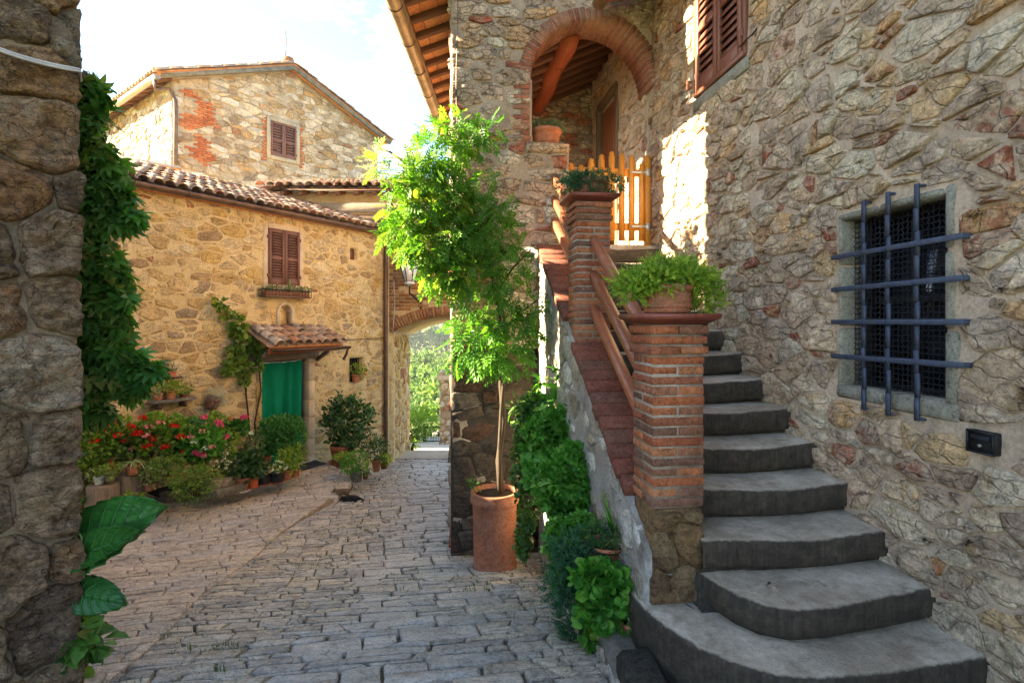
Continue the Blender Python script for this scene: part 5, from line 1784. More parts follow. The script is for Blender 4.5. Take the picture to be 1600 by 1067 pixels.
# niche back, vent, little window
for nm_, a, b, c, d, w, mt in (('niche_back', nL - .02, nR + .02, nB - .02, nT + .03, -.13, 'ochre_mortar'), ('vent_back', vL - .01, vR + .01, vB - .01, vT + .01, -.10, 'shutter'),
                               ('window_back', wL - .01, wR + .01, wB - .01, wT + .01, -.2, 'interior')):
    v, f = cbox(fr_y.U * (b - a) / 2, fr_y.N * .01, (0, 0, (d - c) / 2))
    obj(nm_, v + np.array(fr_y.p((a + b) / 2, (c + d) / 2, w)), f, MT[mt], yh, None, False)
v, f = [], []
for i in range(13):
    a = math.pi * i / 12
    for r in (nr - .004, nr + .05):
        for w in (.022, -.12): v.append(fr_y.p(nm - r * math.cos(a), nT - nr + r * math.sin(a), w))
for i in range(12):
    a, b = i * 4, i * 4 + 4
    f += [(a, b, b + 2, a + 2), (a, a + 1, b + 1, b), (a + 2, b + 2, b + 3, a + 3)]
obj('niche_arch', [tuple(p) for p in v], f, MT['plaster'], yh, None, False)
m = MB()
for u in (nL - .024, nR + .024): m.box(fr_y.p(u, (nB + nT - nr) / 2, -.045), fr_y.U * .026, fr_y.N * .067, (0, 0, (nT - nr - nB) / 2), .5)
m.box(fr_y.p(nm, nB - .02, -.03), fr_y.U * (nr + .05), fr_y.N * .07, (0, 0, .02), .5)
m.build('niche_frame', MT['plaster'], yh)
m = MB(); m.tube([fr_y.p(nL + .04, nB + .0, -.07), fr_y.p(nL + .05, nB + .16, -.07), fr_y.p(nL + .07, nB + .30, -.065)], [.02, .03, .012], 8)
m.lathe([(.0, -.03), (.03, 0), (.0, .035)], fr_y.p(nL + .072, nB + .34, -.065), 8)
tag(m.build('niche_figurine', MT['yellow'], None, tuple(fr_y.p(nL + .05, nB, -.07))), 'small pale figurine standing in the arched wall niche', 'figurine')
m = MB()
for i in range(3): m.box(fr_y.p(wL + (wR - wL) * (i + 1) / 4, (wB + wT) / 2, -.05), fr_y.U * .007, fr_y.N * .007, (0, 0, (wT - wB) / 2))
for i in range(2): m.box(fr_y.p((wL + wR) / 2, wB + (wT - wB) * (i + 1) / 3, -.06), fr_y.U * (wR - wL) / 2, fr_y.N * .005, (0, 0, .007))
m.build('window_bars', MT['black_iron'], yh)


def coppo(c, along, up, side, ln, r0, r1, th=.014, n=6, flip=False):
    """one clay barrel tile, centre line from c along 'along'"""
    v = []
    for t, r in ((0, r0), (1, r1)):
        for rr in (r, r - th):
            for j in range(n + 1):
                a = math.pi * j / n
                q = c + along * (ln * t) + side * (rr * math.cos(a)) + up * (rr * math.sin(a) * (-1 if flip else 1) * .85)
                v.append(tuple(q))
    m = n + 1; f = []
    for j in range(n):
        f += [(j, j + 1, 2 * m + j + 1, 2 * m + j), (m + j, 3 * m + j, 3 * m + j + 1, m + j + 1), (j, m + j, m + j + 1, j + 1), (2 * m + j, 2 * m + j + 1, 3 * m + j + 1, 3 * m + j)]
    for j in (0, n): f.append((j, 2 * m + j, 3 * m + j, m + j))
    return v, f


def tiled(parent, org, side, down, ncol, nrow, sp, step, r, mat, rng, name='roof_tile', ln=None):
    """rows of barrel tiles; org = upper corner, side = along the eave, down = unit vector down the slope"""
    up = side.cross(down).normalized()
    if up.z < 0: up = -up
    ln = ln or step * 1.25
    for i in range(ncol):
        for j in range(nrow):
            c = org + side * (sp * (i + .5) + rng.uniform(-.012, .012)) + down * (step * j + rng.uniform(-.02, .02)) + up * (.035 + rng.uniform(-.006, .008))
            d = (down + side * rng.uniform(-.03, .03) + up * .04).normalized()
            v, f = coppo(c, d, up, side, ln, r * .84, r * 1.04)
            obj(name, v, f, mat, parent, None, True, rng.random())
    # the hollow tiles between them, as one bed
    v, f = [], []
    for i in range(ncol + 1):
        for t in (0, 1):
            for k in range(5):
                a = math.pi * k / 4
                c = org + side * (sp * i) + down * (step * nrow * t)
                v.append(tuple(c + side * (sp * .5 * -math.cos(a)) + up * (.02 - .05 * math.sin(a) * 1)))
    for i in range(ncol + 1):
        for k in range(4):
            a = i * 10 + k; f.append((a, a + 1, a + 6, a + 5))
    obj('tile_bed', v, f, mat, parent, None, True, .3)


# canopy over the door
cF = .62
cl, _ = fr_y.px(424, 543, cF); cr, czf = fr_y.px(537, 537, cF)
czb = fr_y.px(470, 513, 0)[1]
czf = fr_y.px(480, 541, cF)[1]
cp = root('door_canopy', 'small tiled canopy over the green curtained doorway', 'canopy', fr_y.p((cl + cr) / 2, czf, .2))
ba = Vector(fr_y.p(cl, czb, 0.0)); down = (Vector(fr_y.p(cl, czf + .04, cF)) - ba)
dl = down.length; down.normalize()
sideU = Vector(fr_y.U)
ncx = int((cr - cl) / .185)
tiled(cp, ba, sideU, down, ncx, 3, (cr - cl) / ncx, dl / 3, .088, MT['tile'], RNG)
upc = sideU.cross(down).normalized(); upc = -upc if upc.z < 0 else upc
v, f = cbox(sideU * (cr - cl) / 2, down * dl / 2, upc * .018)
obj('deck', v + np.array(ba + sideU * (cr - cl) / 2 + down * dl / 2 - upc * .045), f, MT['clay_plank'], cp, None, False)
m = MB(); m.box(fr_y.p((cl + cr) / 2, czf - .06, cF - .10), fr_y.U * ((cr - cl) / 2 - .02), fr_y.N * .04, (0, 0, .045), .5, .008); m.build('front_beam', MT['beam'], cp)
for u in (cl + .10, (cl + cr) / 2, cr - .12):
    a = Vector(fr_y.p(u, czb - .10, 0)); b = Vector(fr_y.p(u, czf - .02, cF - .1))
    v, f = cbox((b - a) / 2, fr_y.U * .035, (0, 0, .04), .006); obj('rafter', v + np.array((a + b) / 2), f, MT['beam'], cp, None, True, RNG.random())
    a = Vector(fr_y.p(u, czf - .30, 0.02)); b = Vector(fr_y.p(u, czf - .10, cF - .25))
    if u != (cl + cr) / 2:
        v, f = cbox((b - a) / 2, fr_y.U * .03, (0, 0, .035), .006); obj('brace', v + np.array((a + b) / 2), f, MT['old_wood'], cp, None, True, RNG.random())
v, f = half_pipe(fr_y.p(cl - .02, czf - .02, cF + .05), fr_y.p(cr + .10, czf - .035, cF + .05), .05); obj('gutter', v, f, MT['gutter'], cp)
m = MB(); m.tube([fr_y.p(cr + .06, czf - .08, cF + .05), fr_y.p(cr + .06, czf - .2, cF + .0), fr_y.p(cr + .10, czf - .28, cF - .12), fr_y.p(cr + .2, czf - .30, cF - .2)], .025, 8); m.build('gutter_spout', MT['gutter'], cp)

# main roof: barrel tiles above the eave
down = (Vector(-fr_y.N) * -1 + Vector((0, 0, -.35))).normalized()
tl = 2.35 * math.sqrt(1 + .35 ** 2)
org = Vector(fr_y.p(-3.7, EZ + .05 + .35 * 2.2, -2.2))
tiled(yh, org, sideU, down, 38, 7, 6.75 / 38, tl / 7, .083, MT['tile'], RNG)
upr = sideU.cross(down).normalized(); upr = -upr if upr.z < 0 else upr
v, f = cbox(sideU * 3.75, down * tl / 2, upr * .03)
obj('roof_deck', v + np.array(org + sideU * 3.1 + down * tl / 2 - upr * .09), f, MT['clay_plank'], yh, None, False)
v, f = half_pipe(fr_y.p(-3.9, EZ - .02, .21), fr_y.p(3.02, EZ - .045, .21), .078); obj('gutter', v, f, MT['gutter'], yh)
for k in range(9):
    m = MB(); c = Vector(fr_y.p(-3.2 + k * .72, EZ - .025, .21))
    m.tube([c + Vector(fr_y.N) * (.083 * math.cos(a)) - Vector((0, 0, .083 * math.sin(a))) for a in np.linspace(-.2, math.pi + .2, 9)], .008, 5)
    m.build('gutter_bracket', MT['gutter'], yh)
for k in range(20):
    u = -3.6 + k * .35
    v, f = cbox(Vector(fr_y.N) * .17 - Vector((0, 0, .05)), sideU * .035, (0, 0, .04), .005)
    obj('rafter_end', v + np.array(fr_y.p(u, EZ + .0, .06)), f, MT['rafter'], yh, None, True, RNG.random())
# downpipe at the corner
ud = fr_y.px(603, 500, .07)[0]
m = MB()
m.tube([fr_y.p(2.78, EZ - .10, .20), fr_y.p(2.74, EZ - .2, .16), fr_y.p(ud, EZ - .34, .08), fr_y.p(ud, EZ - .5, .07)] + [fr_y.p(ud, z, .07) for z in np.linspace(3.0, -1.55, 12)], .048, 10)
for z in (2.2, .7, -.6): m.lathe([(.053, -.012), (.058, 0), (.053, .012)], fr_y.p(ud, z, .07), 10)
m.build('downpipe', MT['gutter'], yh)
# cable along the wall
m = MB(); m.tube([fr_y.p(*fr_y.px(540 + i * 8, 531 - i * .4, .02), .025) for i in range(9)], .008, 5)
m.build('wall_cable', MT['gutter'], yh)

# ================================================================== UPPER HOUSE with the gable
GO = W(-9.58, 15); gd = Wd(4.52, 5.0).normalized()
fr_g = Frame(GO, gd)
GWD = 6.74
uh = root('gabled_house', 'tall stone gabled house behind the ochre house with red brick patch', 'house', (GO.x - 2, GO.y + 4, -1))
gtop = lambda u: 8.54 + .41 * np.minimum(u, GWD - u)
gL, gR = fr_g.px(421, 220)[0], fr_g.px(463, 225)[0]
gB, gT = fr_g.px(442, 248)[1], fr_g.px(442, 193)[1]
v, f = relief(fr_g, 0, GWD, -1.5, 8.5, .07, .025, .3, vtop=gtop, freq=3.5, seed=61)
gwall = obj('wall', v, f, MT['gable_mortar'], uh)
bu0, bu1 = fr_g.px(286, 200)[0], fr_g.px(342, 200)[0]
bz0, bz1 = fr_g.px(310, 248)[1], fr_g.px(310, 150)[1]


def brickpatch(u, v):
    e = .25 * math.sin(v * 5.1) + .15 * math.sin(v * 11 + 1)
    return bz0 + .2 * math.sin(u * 6) < v < bz1 + .12 * math.sin(u * 5) and bu0 - .02 < u < bu1 - .25 + e and not (u < bu0 + .28 and (int(v * 2.1) % 2 == 0))


rs = random.Random(81)
pc = rubble(fr_g, [(.02, 4.2), (GWD - .02, 4.2), (GWD - .02, 8.45), (GWD / 2, 9.8), (.02, 8.45)], .36, .155, .022, rs, 2.1, hgt=.04, n=14, dome=.3, tilt=.2, wj=.5, jit=.24, hv=.5, wv=.7, rough=.06, cut=.08, facet=.3, red=(.04, .9),
            holes=((gL - .12, gR + .12, gB - .12, gT + .12),), keep=lambda u, v: not brickpatch(u, v))
print('gable', len(pc), emit('stone', pc, MT['gable'], gwall, 300))
bp = []
z = bz0 - .25; k = 0
while z < bz1 + .2:
    u = bu0 - .1 + (k % 2) * .13
    while u < bu1 + .3:
        if brickpatch(u + .11, z + .03):
            v, f = cbox(fr_g.U * .112, fr_g.N * .03, (0, 0, .029), .006)
            bp.append((v + np.array(fr_g.p(u + .11, z + .03, .012 + rs.uniform(-.008, .008))), f, rs.random()))
        u += .245
    z += .068; k += 1
for dz in (.0,):                            # brick quoins round the little window
    for j in range(14):
        for (a, b) in ((gL - .26 + .06 * (j % 2), gL - .10), (gR + .10, gR + .2 + .06 * (j % 2))):
            v, f = cbox(fr_g.U * (b - a) / 2, fr_g.N * .03, (0, 0, .03), .006)
            bp.append((v + np.array(fr_g.p((a + b) / 2, gB - .15 + j * .1, .015)), f, rs.random()))
emit('brick', bp, MT['brick_red'], gwall, 300)
shg = root('shuttered_window', 'brown louvred shutters under the gable of the upper stone house', 'window shutters', fr_g.p((gL + gR) / 2, gB, 0))
shutters(fr_g, gL + .03, gR - .03, gB + .03, gT - .03, shg, MT['shutter'], .05, 11, tk=.05)
m = MB()
for (a, b, c, d) in ((gL - .10, gL + .025, gB - .1, gT + .1), (gR - .025, gR + .10, gB - .1, gT + .1), (gL + .025, gR - .025, gT - .028, gT + .1), (gL + .025, gR - .025, gB - .10, gB + .025)):
    m.box(fr_g.p((a + b) / 2, (c + d) / 2, .01), fr_g.U * (b - a) / 2, fr_g.N * .05, (0, 0, (d - c) / 2), .5, .01)
m.build('window_surround', MT['gable_mortar'], shg)
# the sunlit long side
gs = Wd(.798, -.603).normalized()
fr_gs = Frame(GO - gs * 7.4, gs)
v, f = relief(fr_gs, 0, 7.4, -1.5, 8.5, .12, .03, .3, freq=3.5, seed=66)
swl = obj('side_wall', v, f, MT['gable_mortar'], uh)
pc = rubble(fr_gs, [(0, 5.2), (7.38, 5.2), (7.38, 8.4), (0, 8.4)], .34, .16, .03, rs, 1.9, hgt=.035, n=12, dome=.3, fine=False, wj=.5, jit=.25, cut=.1, tilt=.2, facet=.25)
emit('stone', pc, MT['gable'], swl, 200)
v, f = cbox(fr_g.U * 3.0, gs * 3.4, (0, 0, 4.8))
obj('house_body', v + np.array(Vector(GO) + Vector(gd) * 3.37 - Vector(gs) * 3.75 + Vector((0, 0, 3.4))), f, MT['interior'], uh, None, False)
# roof: two slopes, tiles along both verges, stone-grey verge boards
bk = -Vector(gs)
rid = Vector(GO) + Vector(gd) * (GWD / 2) + Vector((0, 0, 8.54 + .41 * GWD / 2 + .05))
for sg in (-1, 1):
    dn = (Vector(gd) * sg + Vector((0, 0, -.41))).normalized()
    L_ = (GWD / 2 + .42) * math.sqrt(1 + .41 ** 2)
    upn = dn.cross(bk).normalized(); upn = -upn if upn.z < 0 else upn
    v, f = cbox(dn * L_ / 2, bk * 4.0, upn * .05)
    obj('roof', v + np.array(rid + dn * L_ / 2 + bk * 3.72), f, MT['clay_plank'], uh, None, False)
    v, f = cbox(dn * (L_ / 2 - .03), bk * .05, upn * .055)
    obj('verge_board', v + np.array(rid + dn * (L_ / 2) - bk * .26 - upn * .075), f, MT['kerb'], uh, None, False, .3)
    nt = 11
    for k in range(nt):
        for r_ in range(3):
            c = rid + dn * (L_ * k / nt) + bk * (-.24 + r_ * .22) + upn * (.06 + RNG.uniform(-.01, .012))
            v, f = coppo(c, (dn + upn * .05).normalized(), upn, bk, L_ / nt * 1.2, .085, .105)
            obj('roof_tile', v, f, MT['tile'], uh, None, True, RNG.random())
    if sg < 0:
        for k in range(30):
            c = rid + dn * (L_ - .36) + bk * (.4 + k * .235) + upn * .06
            v, f = coppo(c, (dn + upn * .05).normalized(), upn, bk, .42, .085, .105)
            obj('roof_tile', v, f, MT['tile'], uh, None, True, RNG.random())
        e = rid + dn * (L_ + .05) - upn * .05
        v, f = half_pipe(e + bk * 7.5, e - bk * .25, .10); obj('gutter', v, f, MT['gutter_grey'], uh)
        for k in range(15):
            c = rid + dn * (L_ - .30) + bk * (.1 + k * .5) - upn * .09
            v, f = cbox(dn * .32, bk * .05, upn * .05, .006); obj('rafter_end', v + np.array(c), f, MT['rafter'], uh, None, True, RNG.random())
        for k in range(15):
            c = rid + dn * (L_ - .28) + bk * (.35 + k * .5) - upn * .06
            v, f = cbox(dn * .3, bk * .2, upn * .012); obj('eave_plank', v + np.array(c), f, MT['clay_plank'], uh, None, True, RNG.random())
pdn = [e - bk * .05 + Vector((0, 0, -.08)), e - bk * .05 + Vector((0, 0, -.35)), Vector(fr_g.p(-.1, 8.15, .05)), Vector(fr_g.p(.04, 7.85, .10)), Vector(fr_g.p(.04, 7.4, .10)), Vector(fr_g.p(.04, 3.6, .10))]
m = MB(); m.tube(pdn, .055, 9); m.build('downpipe', MT['gutter'], uh)
# stone finial and aerial at the ridge
m = MB(); m.lathe([(.17, 0), (.20, .14), (.17, .24), (.06, .30)], rid + Vector((0, 0, .10)) + bk * .1, 14); m.build('ridge_finial', MT['brick_old'], uh)
ae = root('aerial_pole', 'thin aerial pole with a small white vane on the gable ridge', 'aerial', rid + bk * .25 + Vector((0, 0, .28)))
b0 = rid + bk * .25 + Vector((0, 0, .25))
m = MB(); m.tube([b0, b0 + Vector((0, 0, 1.05))], .02, 6); m.build('pole', MT['gutter'], ae)
m = MB(); m.box(b0 + Vector((0, 0, .72)) + Vector(gd) * .08, Vector(gd) * .075, bk * .008, (0, 0, .11), .5, .003); m.build('vane', MT['pot_white'], ae)
# low annex wall with clay coping at the foot of the sunlit side
an = root('annex_wall', 'low rendered wall with clay coping under the sunlit side of the gabled house', 'wall', at(232, 290, 13.2))
qa, qb = at(175, 262, 13.2), at(281, 262, 14.2)
d_ = (qb - qa); d_.z = 0; l_ = d_.length; d_.normalize()
nn = Vector((d_.y, -d_.x, 0))
v, f = cbox(d_ * l_ / 2, nn * .12, (0, 0, 1.2)); obj('render', v + np.array((qa + qb) / 2 - Vector((0, 0, 1.05))), f, MT['plaster'], an, None, False)
for k in range(7):
    v, f = cbox(d_ * (l_ / 14 - .008), nn * .19, (0, 0, .035), .01)
    obj('coping_tile', v + np.array(qa + d_ * (l_ * (k + .5) / 7) + Vector((0, 0, .19 + RNG.uniform(-.006, .01)))), f, MT['clay_plank'], an, None, True, RNG.random())

# ================================================================== GATEWAY BUILDING over the street
fr_a = Frame(W(0, 12.0), Wd(1, 0))
ga = root('gateway_building', 'brick gateway building with arched passage beside the ochre house', 'gatehouse', W(-1.5, 13, -1.6))
aL, aR, aS, aA = -2.718, -.22, 1.38, 1.75
ac = (aL + aR) / 2; hw = (aR - aL) / 2; rise = aA - aS
aRad = (hw * hw + rise * rise) / (2 * rise); aZ = aA - aRad


def gate_hole(u, v): return (u > aL) & (u < aR) & ((v < aS) | (np.hypot(u - ac, v - aZ) < aRad + .03) & (v < aA + .05))


v, f = relief(fr_a, -5.6, .35, -2.0, 4.56, .05, .014, .25, hole_fn=gate_hole, freq=4, seed=71)
awall = obj('wall', v, f, MT['ochre_mortar'], ga)
bw = []
z = 1.42; k = 0
rs = random.Random(91)
while z < 4.0:
    u = -5.3 + (k % 2) * .14
    while u < .3:
        if rs.random() < .94 and not (np.hypot(u + .13 - ac, z + .03 - aZ) < aRad + .30 and z < aA + .35):
            v, f = cbox(fr_a.U * (.128 + rs.uniform(-.01, .006)), fr_a.N * .03, (0, 0, .030 * rs.uniform(.85, 1.08)), .006)
            bw.append((v + np.array(fr_a.p(u + .13, z + .033, .002 + rs.uniform(-.010, .010))), f, rs.random()))
        u += .275
    z += .078; k += 1
emit('brick', bw, MT['brick_old'], awall, 300, 'brick_infill', 5)
nb = 40
th0 = math.atan2(aS - aZ, aL - ac); th1 = math.atan2(aS - aZ, aR - ac)
for k in range(nb):
    a0 = th0 + (th1 - th0) * (k + .07) / nb; a1 = th0 + (th1 - th0) * (k + .93) / nb
    P = []
    for w in (.028 + rs.uniform(-.006, .006), -.26):
        for r, a in ((aRad, a0), (aRad + .235, a0), (aRad + .235, a1), (aRad, a1)): P.append(tuple(fr_a.p(ac + r * math.cos(a), aZ + r * math.sin(a), w)))
    obj('arch_brick', P, [(3, 2, 1, 0), (4, 5, 6, 7), (4, 0, 1, 5), (5, 1, 2, 6), (6, 2, 3, 7), (7, 3, 0, 4)], MT['brick_old'], awall, None, False, rs.random())
# vault and passage walls
v, f = [], []
for i in range(25):
    a = th0 + (th1 - th0) * i / 24
    for w, dz in ((-.20, 0.0), (-2.1, -.14)):
        for r in (aRad, aRad + .3): v.append(tuple(fr_a.p(ac + r * math.cos(a), aZ + r * math.sin(a) + dz, w)))
for i in range(24):
    a, b = i * 4, i * 4 + 4
    f += [(a, a + 2, b + 2, b), (a, b, b + 1, a + 1), (a + 2, a + 3, b + 3, b + 2), (a + 1, b + 1, b + 3, a + 3)]
obj('vault', v, f, MT['ochre_mortar'], ga, None, True)
fr_j = Frame(W(aL, 12.0), Wd(0, 1))
v, f = relief(fr_j, .0, 2.1, -2.4, 1.45, .05, .02, .5, freq=5, seed=73)
jw = obj('passage_wall', v, f, MT['ochre_mortar'], ga)
pc = rubble(fr_j, [(.02, -2), (2.08, -2), (2.08, 1.3), (.02, 1.3)], .34, .17, .03, rs, 1.7, hgt=.025, n=9, dome=.6, fine=False, wj=.4, jit=.3)
emit('stone', pc, MT['ochre'], jw, 120, 'rubble_infill', 5)
fr_j2 = Frame(W(aR, 14.1), Wd(0, -1))
v, f = relief(fr_j2, .0, 2.1, -2.4, 1.45, .1, .02, .5, freq=5, seed=74)
obj('passage_wall', v, f, MT['ochre_mortar'], ga)
# jamb stones on the face beside the downpipe
fr_a2 = Frame(W(0, 11.998), Wd(1, 0))
pc = rubble(fr_a2, [(-5.5, 2.0), (-2.72, 2.0), (-2.72, 1.38), (-5.5, 1.38)][::-1], .3, .15, .03, rs, 1.7, hgt=.02, n=9, fine=False)
v, f = cbox(fr_a.U * 3.0, Wd(0, 1) * 1.0, (0, 0, 1.40)); obj('upper_storey', v + np.array(W(-2.6, 13.12, 3.17)), f, MT['ochre_mortar'], ga, None, False)
v, f = cbox(fr_a.U * 2.96, fr_a.N * .04, (0, 0, .11), .01); obj('plaster_band', v + np.array(fr_a.p(-2.64, 4.20, .01)), f, MT['gable_mortar'], ga, None, True)
v, f = cbox(fr_a.U * 2.96, fr_a.N * .07, (0, 0, .07), .012); obj('eave_beam', v + np.array(fr_a.p(-2.64, 3.94, .02)), f, MT['old_wood'], ga, None, True)
# its roof: rafter tails, planks, a row of tiles seen from below
dnA = (Vector(fr_a.N) + Vector((0, 0, -.30))).normalized()
orgA = Vector(fr_a.p(-5.55, 4.68 + .30 * 1.3, -1.3))
tiled(ga, orgA, Vector(fr_a.U), dnA, 28, 5, .212, 1.75 * 1.044 / 5, .10, MT['tile'], RNG)
upA = Vector(fr_a.U).cross(dnA).normalized(); upA = -upA if upA.z < 0 else upA
v, f = cbox(fr_a.U * 2.97, dnA * .8, upA * .025); obj('roof_deck', v + np.array(orgA + Vector(fr_a.U) * 2.97 + dnA * .8 - upA * .07), f, MT['rafter'], ga, None, False)
for k in range(15):
    c = Vector(fr_a.p(-5.4 + k * .40, 4.50, .18)); v, f = cbox(dnA * .30, fr_a.U * .04, upA * .045, .006)
    obj('rafter_tail', v + np.array(c), f, MT['rafter'], ga, None, True, RNG.random())
m = MB(); m.tube([fr_a.p(-2.66, 2.55, .03)] + [fr_a.p(-2.66 + .02 * math.sin(i), 2.4 - i * .2, .03) for i in range(6)] + [fr_a.p(-2.3, 1.33, .035), fr_a.p(-1.6, 1.42, .03)], .012, 5); m.build('wall_cable', MT['wire'], ga)

# street lamp on the gateway wall
lz = 12.0
lp = at(640, 418, 11.55)
la = root('street_lamp', 'white glazed lantern on a bracket half hidden by the wisteria', 'street lamp', lp)
s_ = 11.55 / FP
cx_, cy_, cz_ = lp.x, lp.y, lp.z
m = MB(); m.lathe([(.10, -.32), (.205, .08)], (cx_, cy_, cz_), 6); m.build('glass', MT['frost'], la)
m = MB(); m.lathe([(.26, .085), (.25, .10), (.16, .22), (.06, .28), (.03, .36), (0.005, .38)], (cx_, cy_, cz_), 6); m.lathe([(.11, -.36), (.11, -.32), (.03, -.40)], (cx_, cy_, cz_), 6)
m.build('lantern_cap', MT['frost'], la)
m = MB()
for k in range(6):
    a = k * math.pi / 3
    m.tube([(cx_ + .105 * math.cos(a), cy_ + .105 * math.sin(a), cz_ - .32), (cx_ + .21 * math.cos(a), cy_ + .21 * math.sin(a), cz_ + .085)], .011, 5)
m.lathe([(.255, .075), (.265, .085), (.255, .095)], (cx_, cy_, cz_), 6)
m.build('lantern_frame', MT['black_iron'], la)
m = MB(); pz = Vector((cx_, cy_, cz_ - .38)); wl = Vector(fr_a.p(fr_a.px(640, 418)[0] + .25, 0, .0))
m.tube([pz, pz + Vector((0, 0, -.18)), Vector((wl.x, wl.y, cz_ - .75)), Vector((wl.x, wl.y, cz_ - 1.05))], .022, 7); m.build('bracket', MT['black_iron'], la)

# ================================================================== BEYOND THE ARCH
def far_z(xc, zc):
    """terrain height in camera axes: road, valley, far slope"""
    t = [(10, -1.5), (14, -1.78), (22, -3.34), (30, -4.3), (36, -5.2), (60, -16), (110, -30), (170, -27), (230, -15), (300, -10), (420, -4), (700, -6), (1500, -2), (2500, 4)]
    return np.interp(zc, [a for a, b in t], [b for a, b in t])


xs = np.concatenate([np.linspace(-1600, -60, 24), np.linspace(-50, 50, 60), np.linspace(60, 1600, 24)])
zs = np.concatenate([np.linspace(12.9, 40, 60), np.linspace(42, 420, 70), np.linspace(440, 2500, 24)])
XX, ZZ = np.meshgrid(xs, zs, indexing='ij')
pn = np.stack([XX.ravel(), ZZ.ravel(), np.zeros(XX.size)], 1)
H = far_z(XX, ZZ) + (fbm(pn / 40, 4, 9).reshape(XX.shape)) * np.clip((ZZ - 40) / 60, 0, 1) * 3 + (fbm(pn / 400, 3, 12).reshape(XX.shape)) * np.clip((ZZ - 500) / 400, 0, 1) * 6
wx = XX * CT + ZZ * ST; wy = ZZ * CT - XX * ST
idg = np.arange(XX.size).reshape(XX.shape)
q = np.stack([idg[:-1, :-1], idg[1:, :-1], idg[1:, 1:], idg[:-1, 1:]], -1).reshape(-1, 4)
terr = obj('terrain', np.stack([wx.ravel(), wy.ravel(), H.ravel()], 1), q, MT['meadow'], None, (0, 100, -10))
terr['kind'] = 'structure'
# ground on every other side: level country behind the camera and beside the village
xs = np.linspace(-1500, 1500, 41); ys = np.linspace(-1500, 14.5, 41)
v = [(x * CT + y * ST, y * CT - x * ST, -2.6 + (0 if y > -30 else 0)) for x in xs for y in ys]
q = [(i * 41 + j, (i + 1) * 41 + j, (i + 1) * 41 + j + 1, i * 41 + j + 1) for i in range(40) for j in range(40)]
g2 = obj('ground', v, q, MT['meadow'], None, (0, -100, -2.6)); g2['kind'] = 'structure'
# the pale road
v, f = [], []
zr = np.linspace(12.55, 27, 30)
for z_ in zr:
    wd = .9 if z_ < 14.2 else min(6.5, .9 + (z_ - 14.2) * 2.5)
    for t in np.linspace(-1, 1, 9):
        xc = -1.5 + t * (wd + .6)
        v.append(W(xc, z_, float(max(far_z(xc, z_), float(h_street(*W(xc, z_).xy)) if z_ < 14 else -99)) + .02))
for i in range(29):
    for j in range(8): a = i * 9 + j; f.append((a, a + 1, a + 10, a + 9))
rd = obj('road', [tuple(p) for p in v], f, MT['road'], None, (0, 18, -2)); rd['kind'] = 'structure'

# ================================================================== PLANTS: leaf templates (leaf along +Y, face +Z, length 1)
def T_simple(w=.42, fold=.12, droop=.15):
    v = [(0, 0, 0), (-w / 2, .45, fold), (0, .5, 0), (w / 2, .45, fold), (0, 1, -droop), (-w * .33, .78, fold * .5 - droop * .4), (w * .33, .78, fold * .5 - droop * .4)]
    f = [(0, 2, 1), (0, 3, 2), (1, 2, 5), (2, 3, 6), (2, 4, 5), (2, 6, 4)]
    return np.array(v, float), np.array(f)


def _rot(v, a):
    c, s = math.cos(a), math.sin(a)
    return np.stack([v[:, 0] * c - v[:, 1] * s, v[:, 0] * s + v[:, 1] * c, v[:, 2]], 1)


def merge(parts):
    V, F_, n = [], [], 0
    for v, f in parts: V.append(v); F_.append(f + n); n += len(v)
    return np.concatenate(V), np.concatenate(F_)


def T_pinnate(pairs=5, ll=.30, lw=.12, droop=.35):
    P = []
    lv, lf = T_simple(lw / ll, .10, .12)
    for i in range(pairs):
        t = .22 + .62 * i / (pairs - 1)
        sc = ll * (1.0 - .28 * abs(t - .5))
        for s in (-1, 1):
            v = _rot(lv * sc, -s * math.radians(58 - 18 * t))
            v[:, 1] += t; v[:, 2] -= droop * t * t + .0
            P.append((v, lf))
    v = lv * ll * 1.05; v = v + np.array([0, .86, -droop * .8]); P.append((v, lf))
    st = np.array([(-.006, 0, 0), (.006, 0, 0), (.006, .5, -droop * .25), (-.006, .5, -droop * .25), (.003, .9, -droop * .81), (-.003, .9, -droop * .81)])
    P.append((st, np.array([(0, 1, 2), (0, 2, 3), (3, 2, 4), (3, 4, 5)])))
    return merge(P)


def T_palm(k=5, spread=70, w=.34, droop=.2):
    P = []
    lv, lf = T_simple(w, .08, droop)
    for i in range(k):
        a = math.radians(-spread + 2 * spread * i / (k - 1))
        sc = .75 + .25 * math.cos(a)
        P.append((_rot(lv * sc, a) + np.array([0, .0, 0]), lf))
    return merge(P)


def T_round(n=9, lobes=0.0):
    v = [(0, .45, -.06)]
    for i in range(n):
        a = -math.pi / 2 + 2 * math.pi * (i + .5) / n
        r = .5 * (1 + lobes * math.cos(i * math.pi))
        v.append((r * math.cos(a), .5 + r * math.sin(a), .06 * math.cos(2 * a) + .03))
    f = [(0, 1 + i, 1 + (i + 1) % n) for i in range(n)]
    return np.array(v, float), np.array(f)


def T_sprig(n=14, l=.3, w=.13):
    P = []
    lv, lf = T_simple(w / l, .05, .1)
    for i in range(n):
        t = .1 + .85 * i / n
        a = i * 2.4
        sc = l * (1.1 - .6 * t)
        b = lv * sc
        el = math.radians(45)
        b = np.stack([b[:, 0], b[:, 1] * math.sin(el) - b[:, 2] * math.cos(el), b[:, 1] * math.cos(el) + b[:, 2] * math.sin(el)], 1)
        c, s = math.cos(a), math.sin(a)
        b = np.stack([b[:, 0] * c + b[:, 2] * s, b[:, 1] + t, -b[:, 0] * s + b[:, 2] * c], 1)
        P.append((b, lf))
    return merge(P)


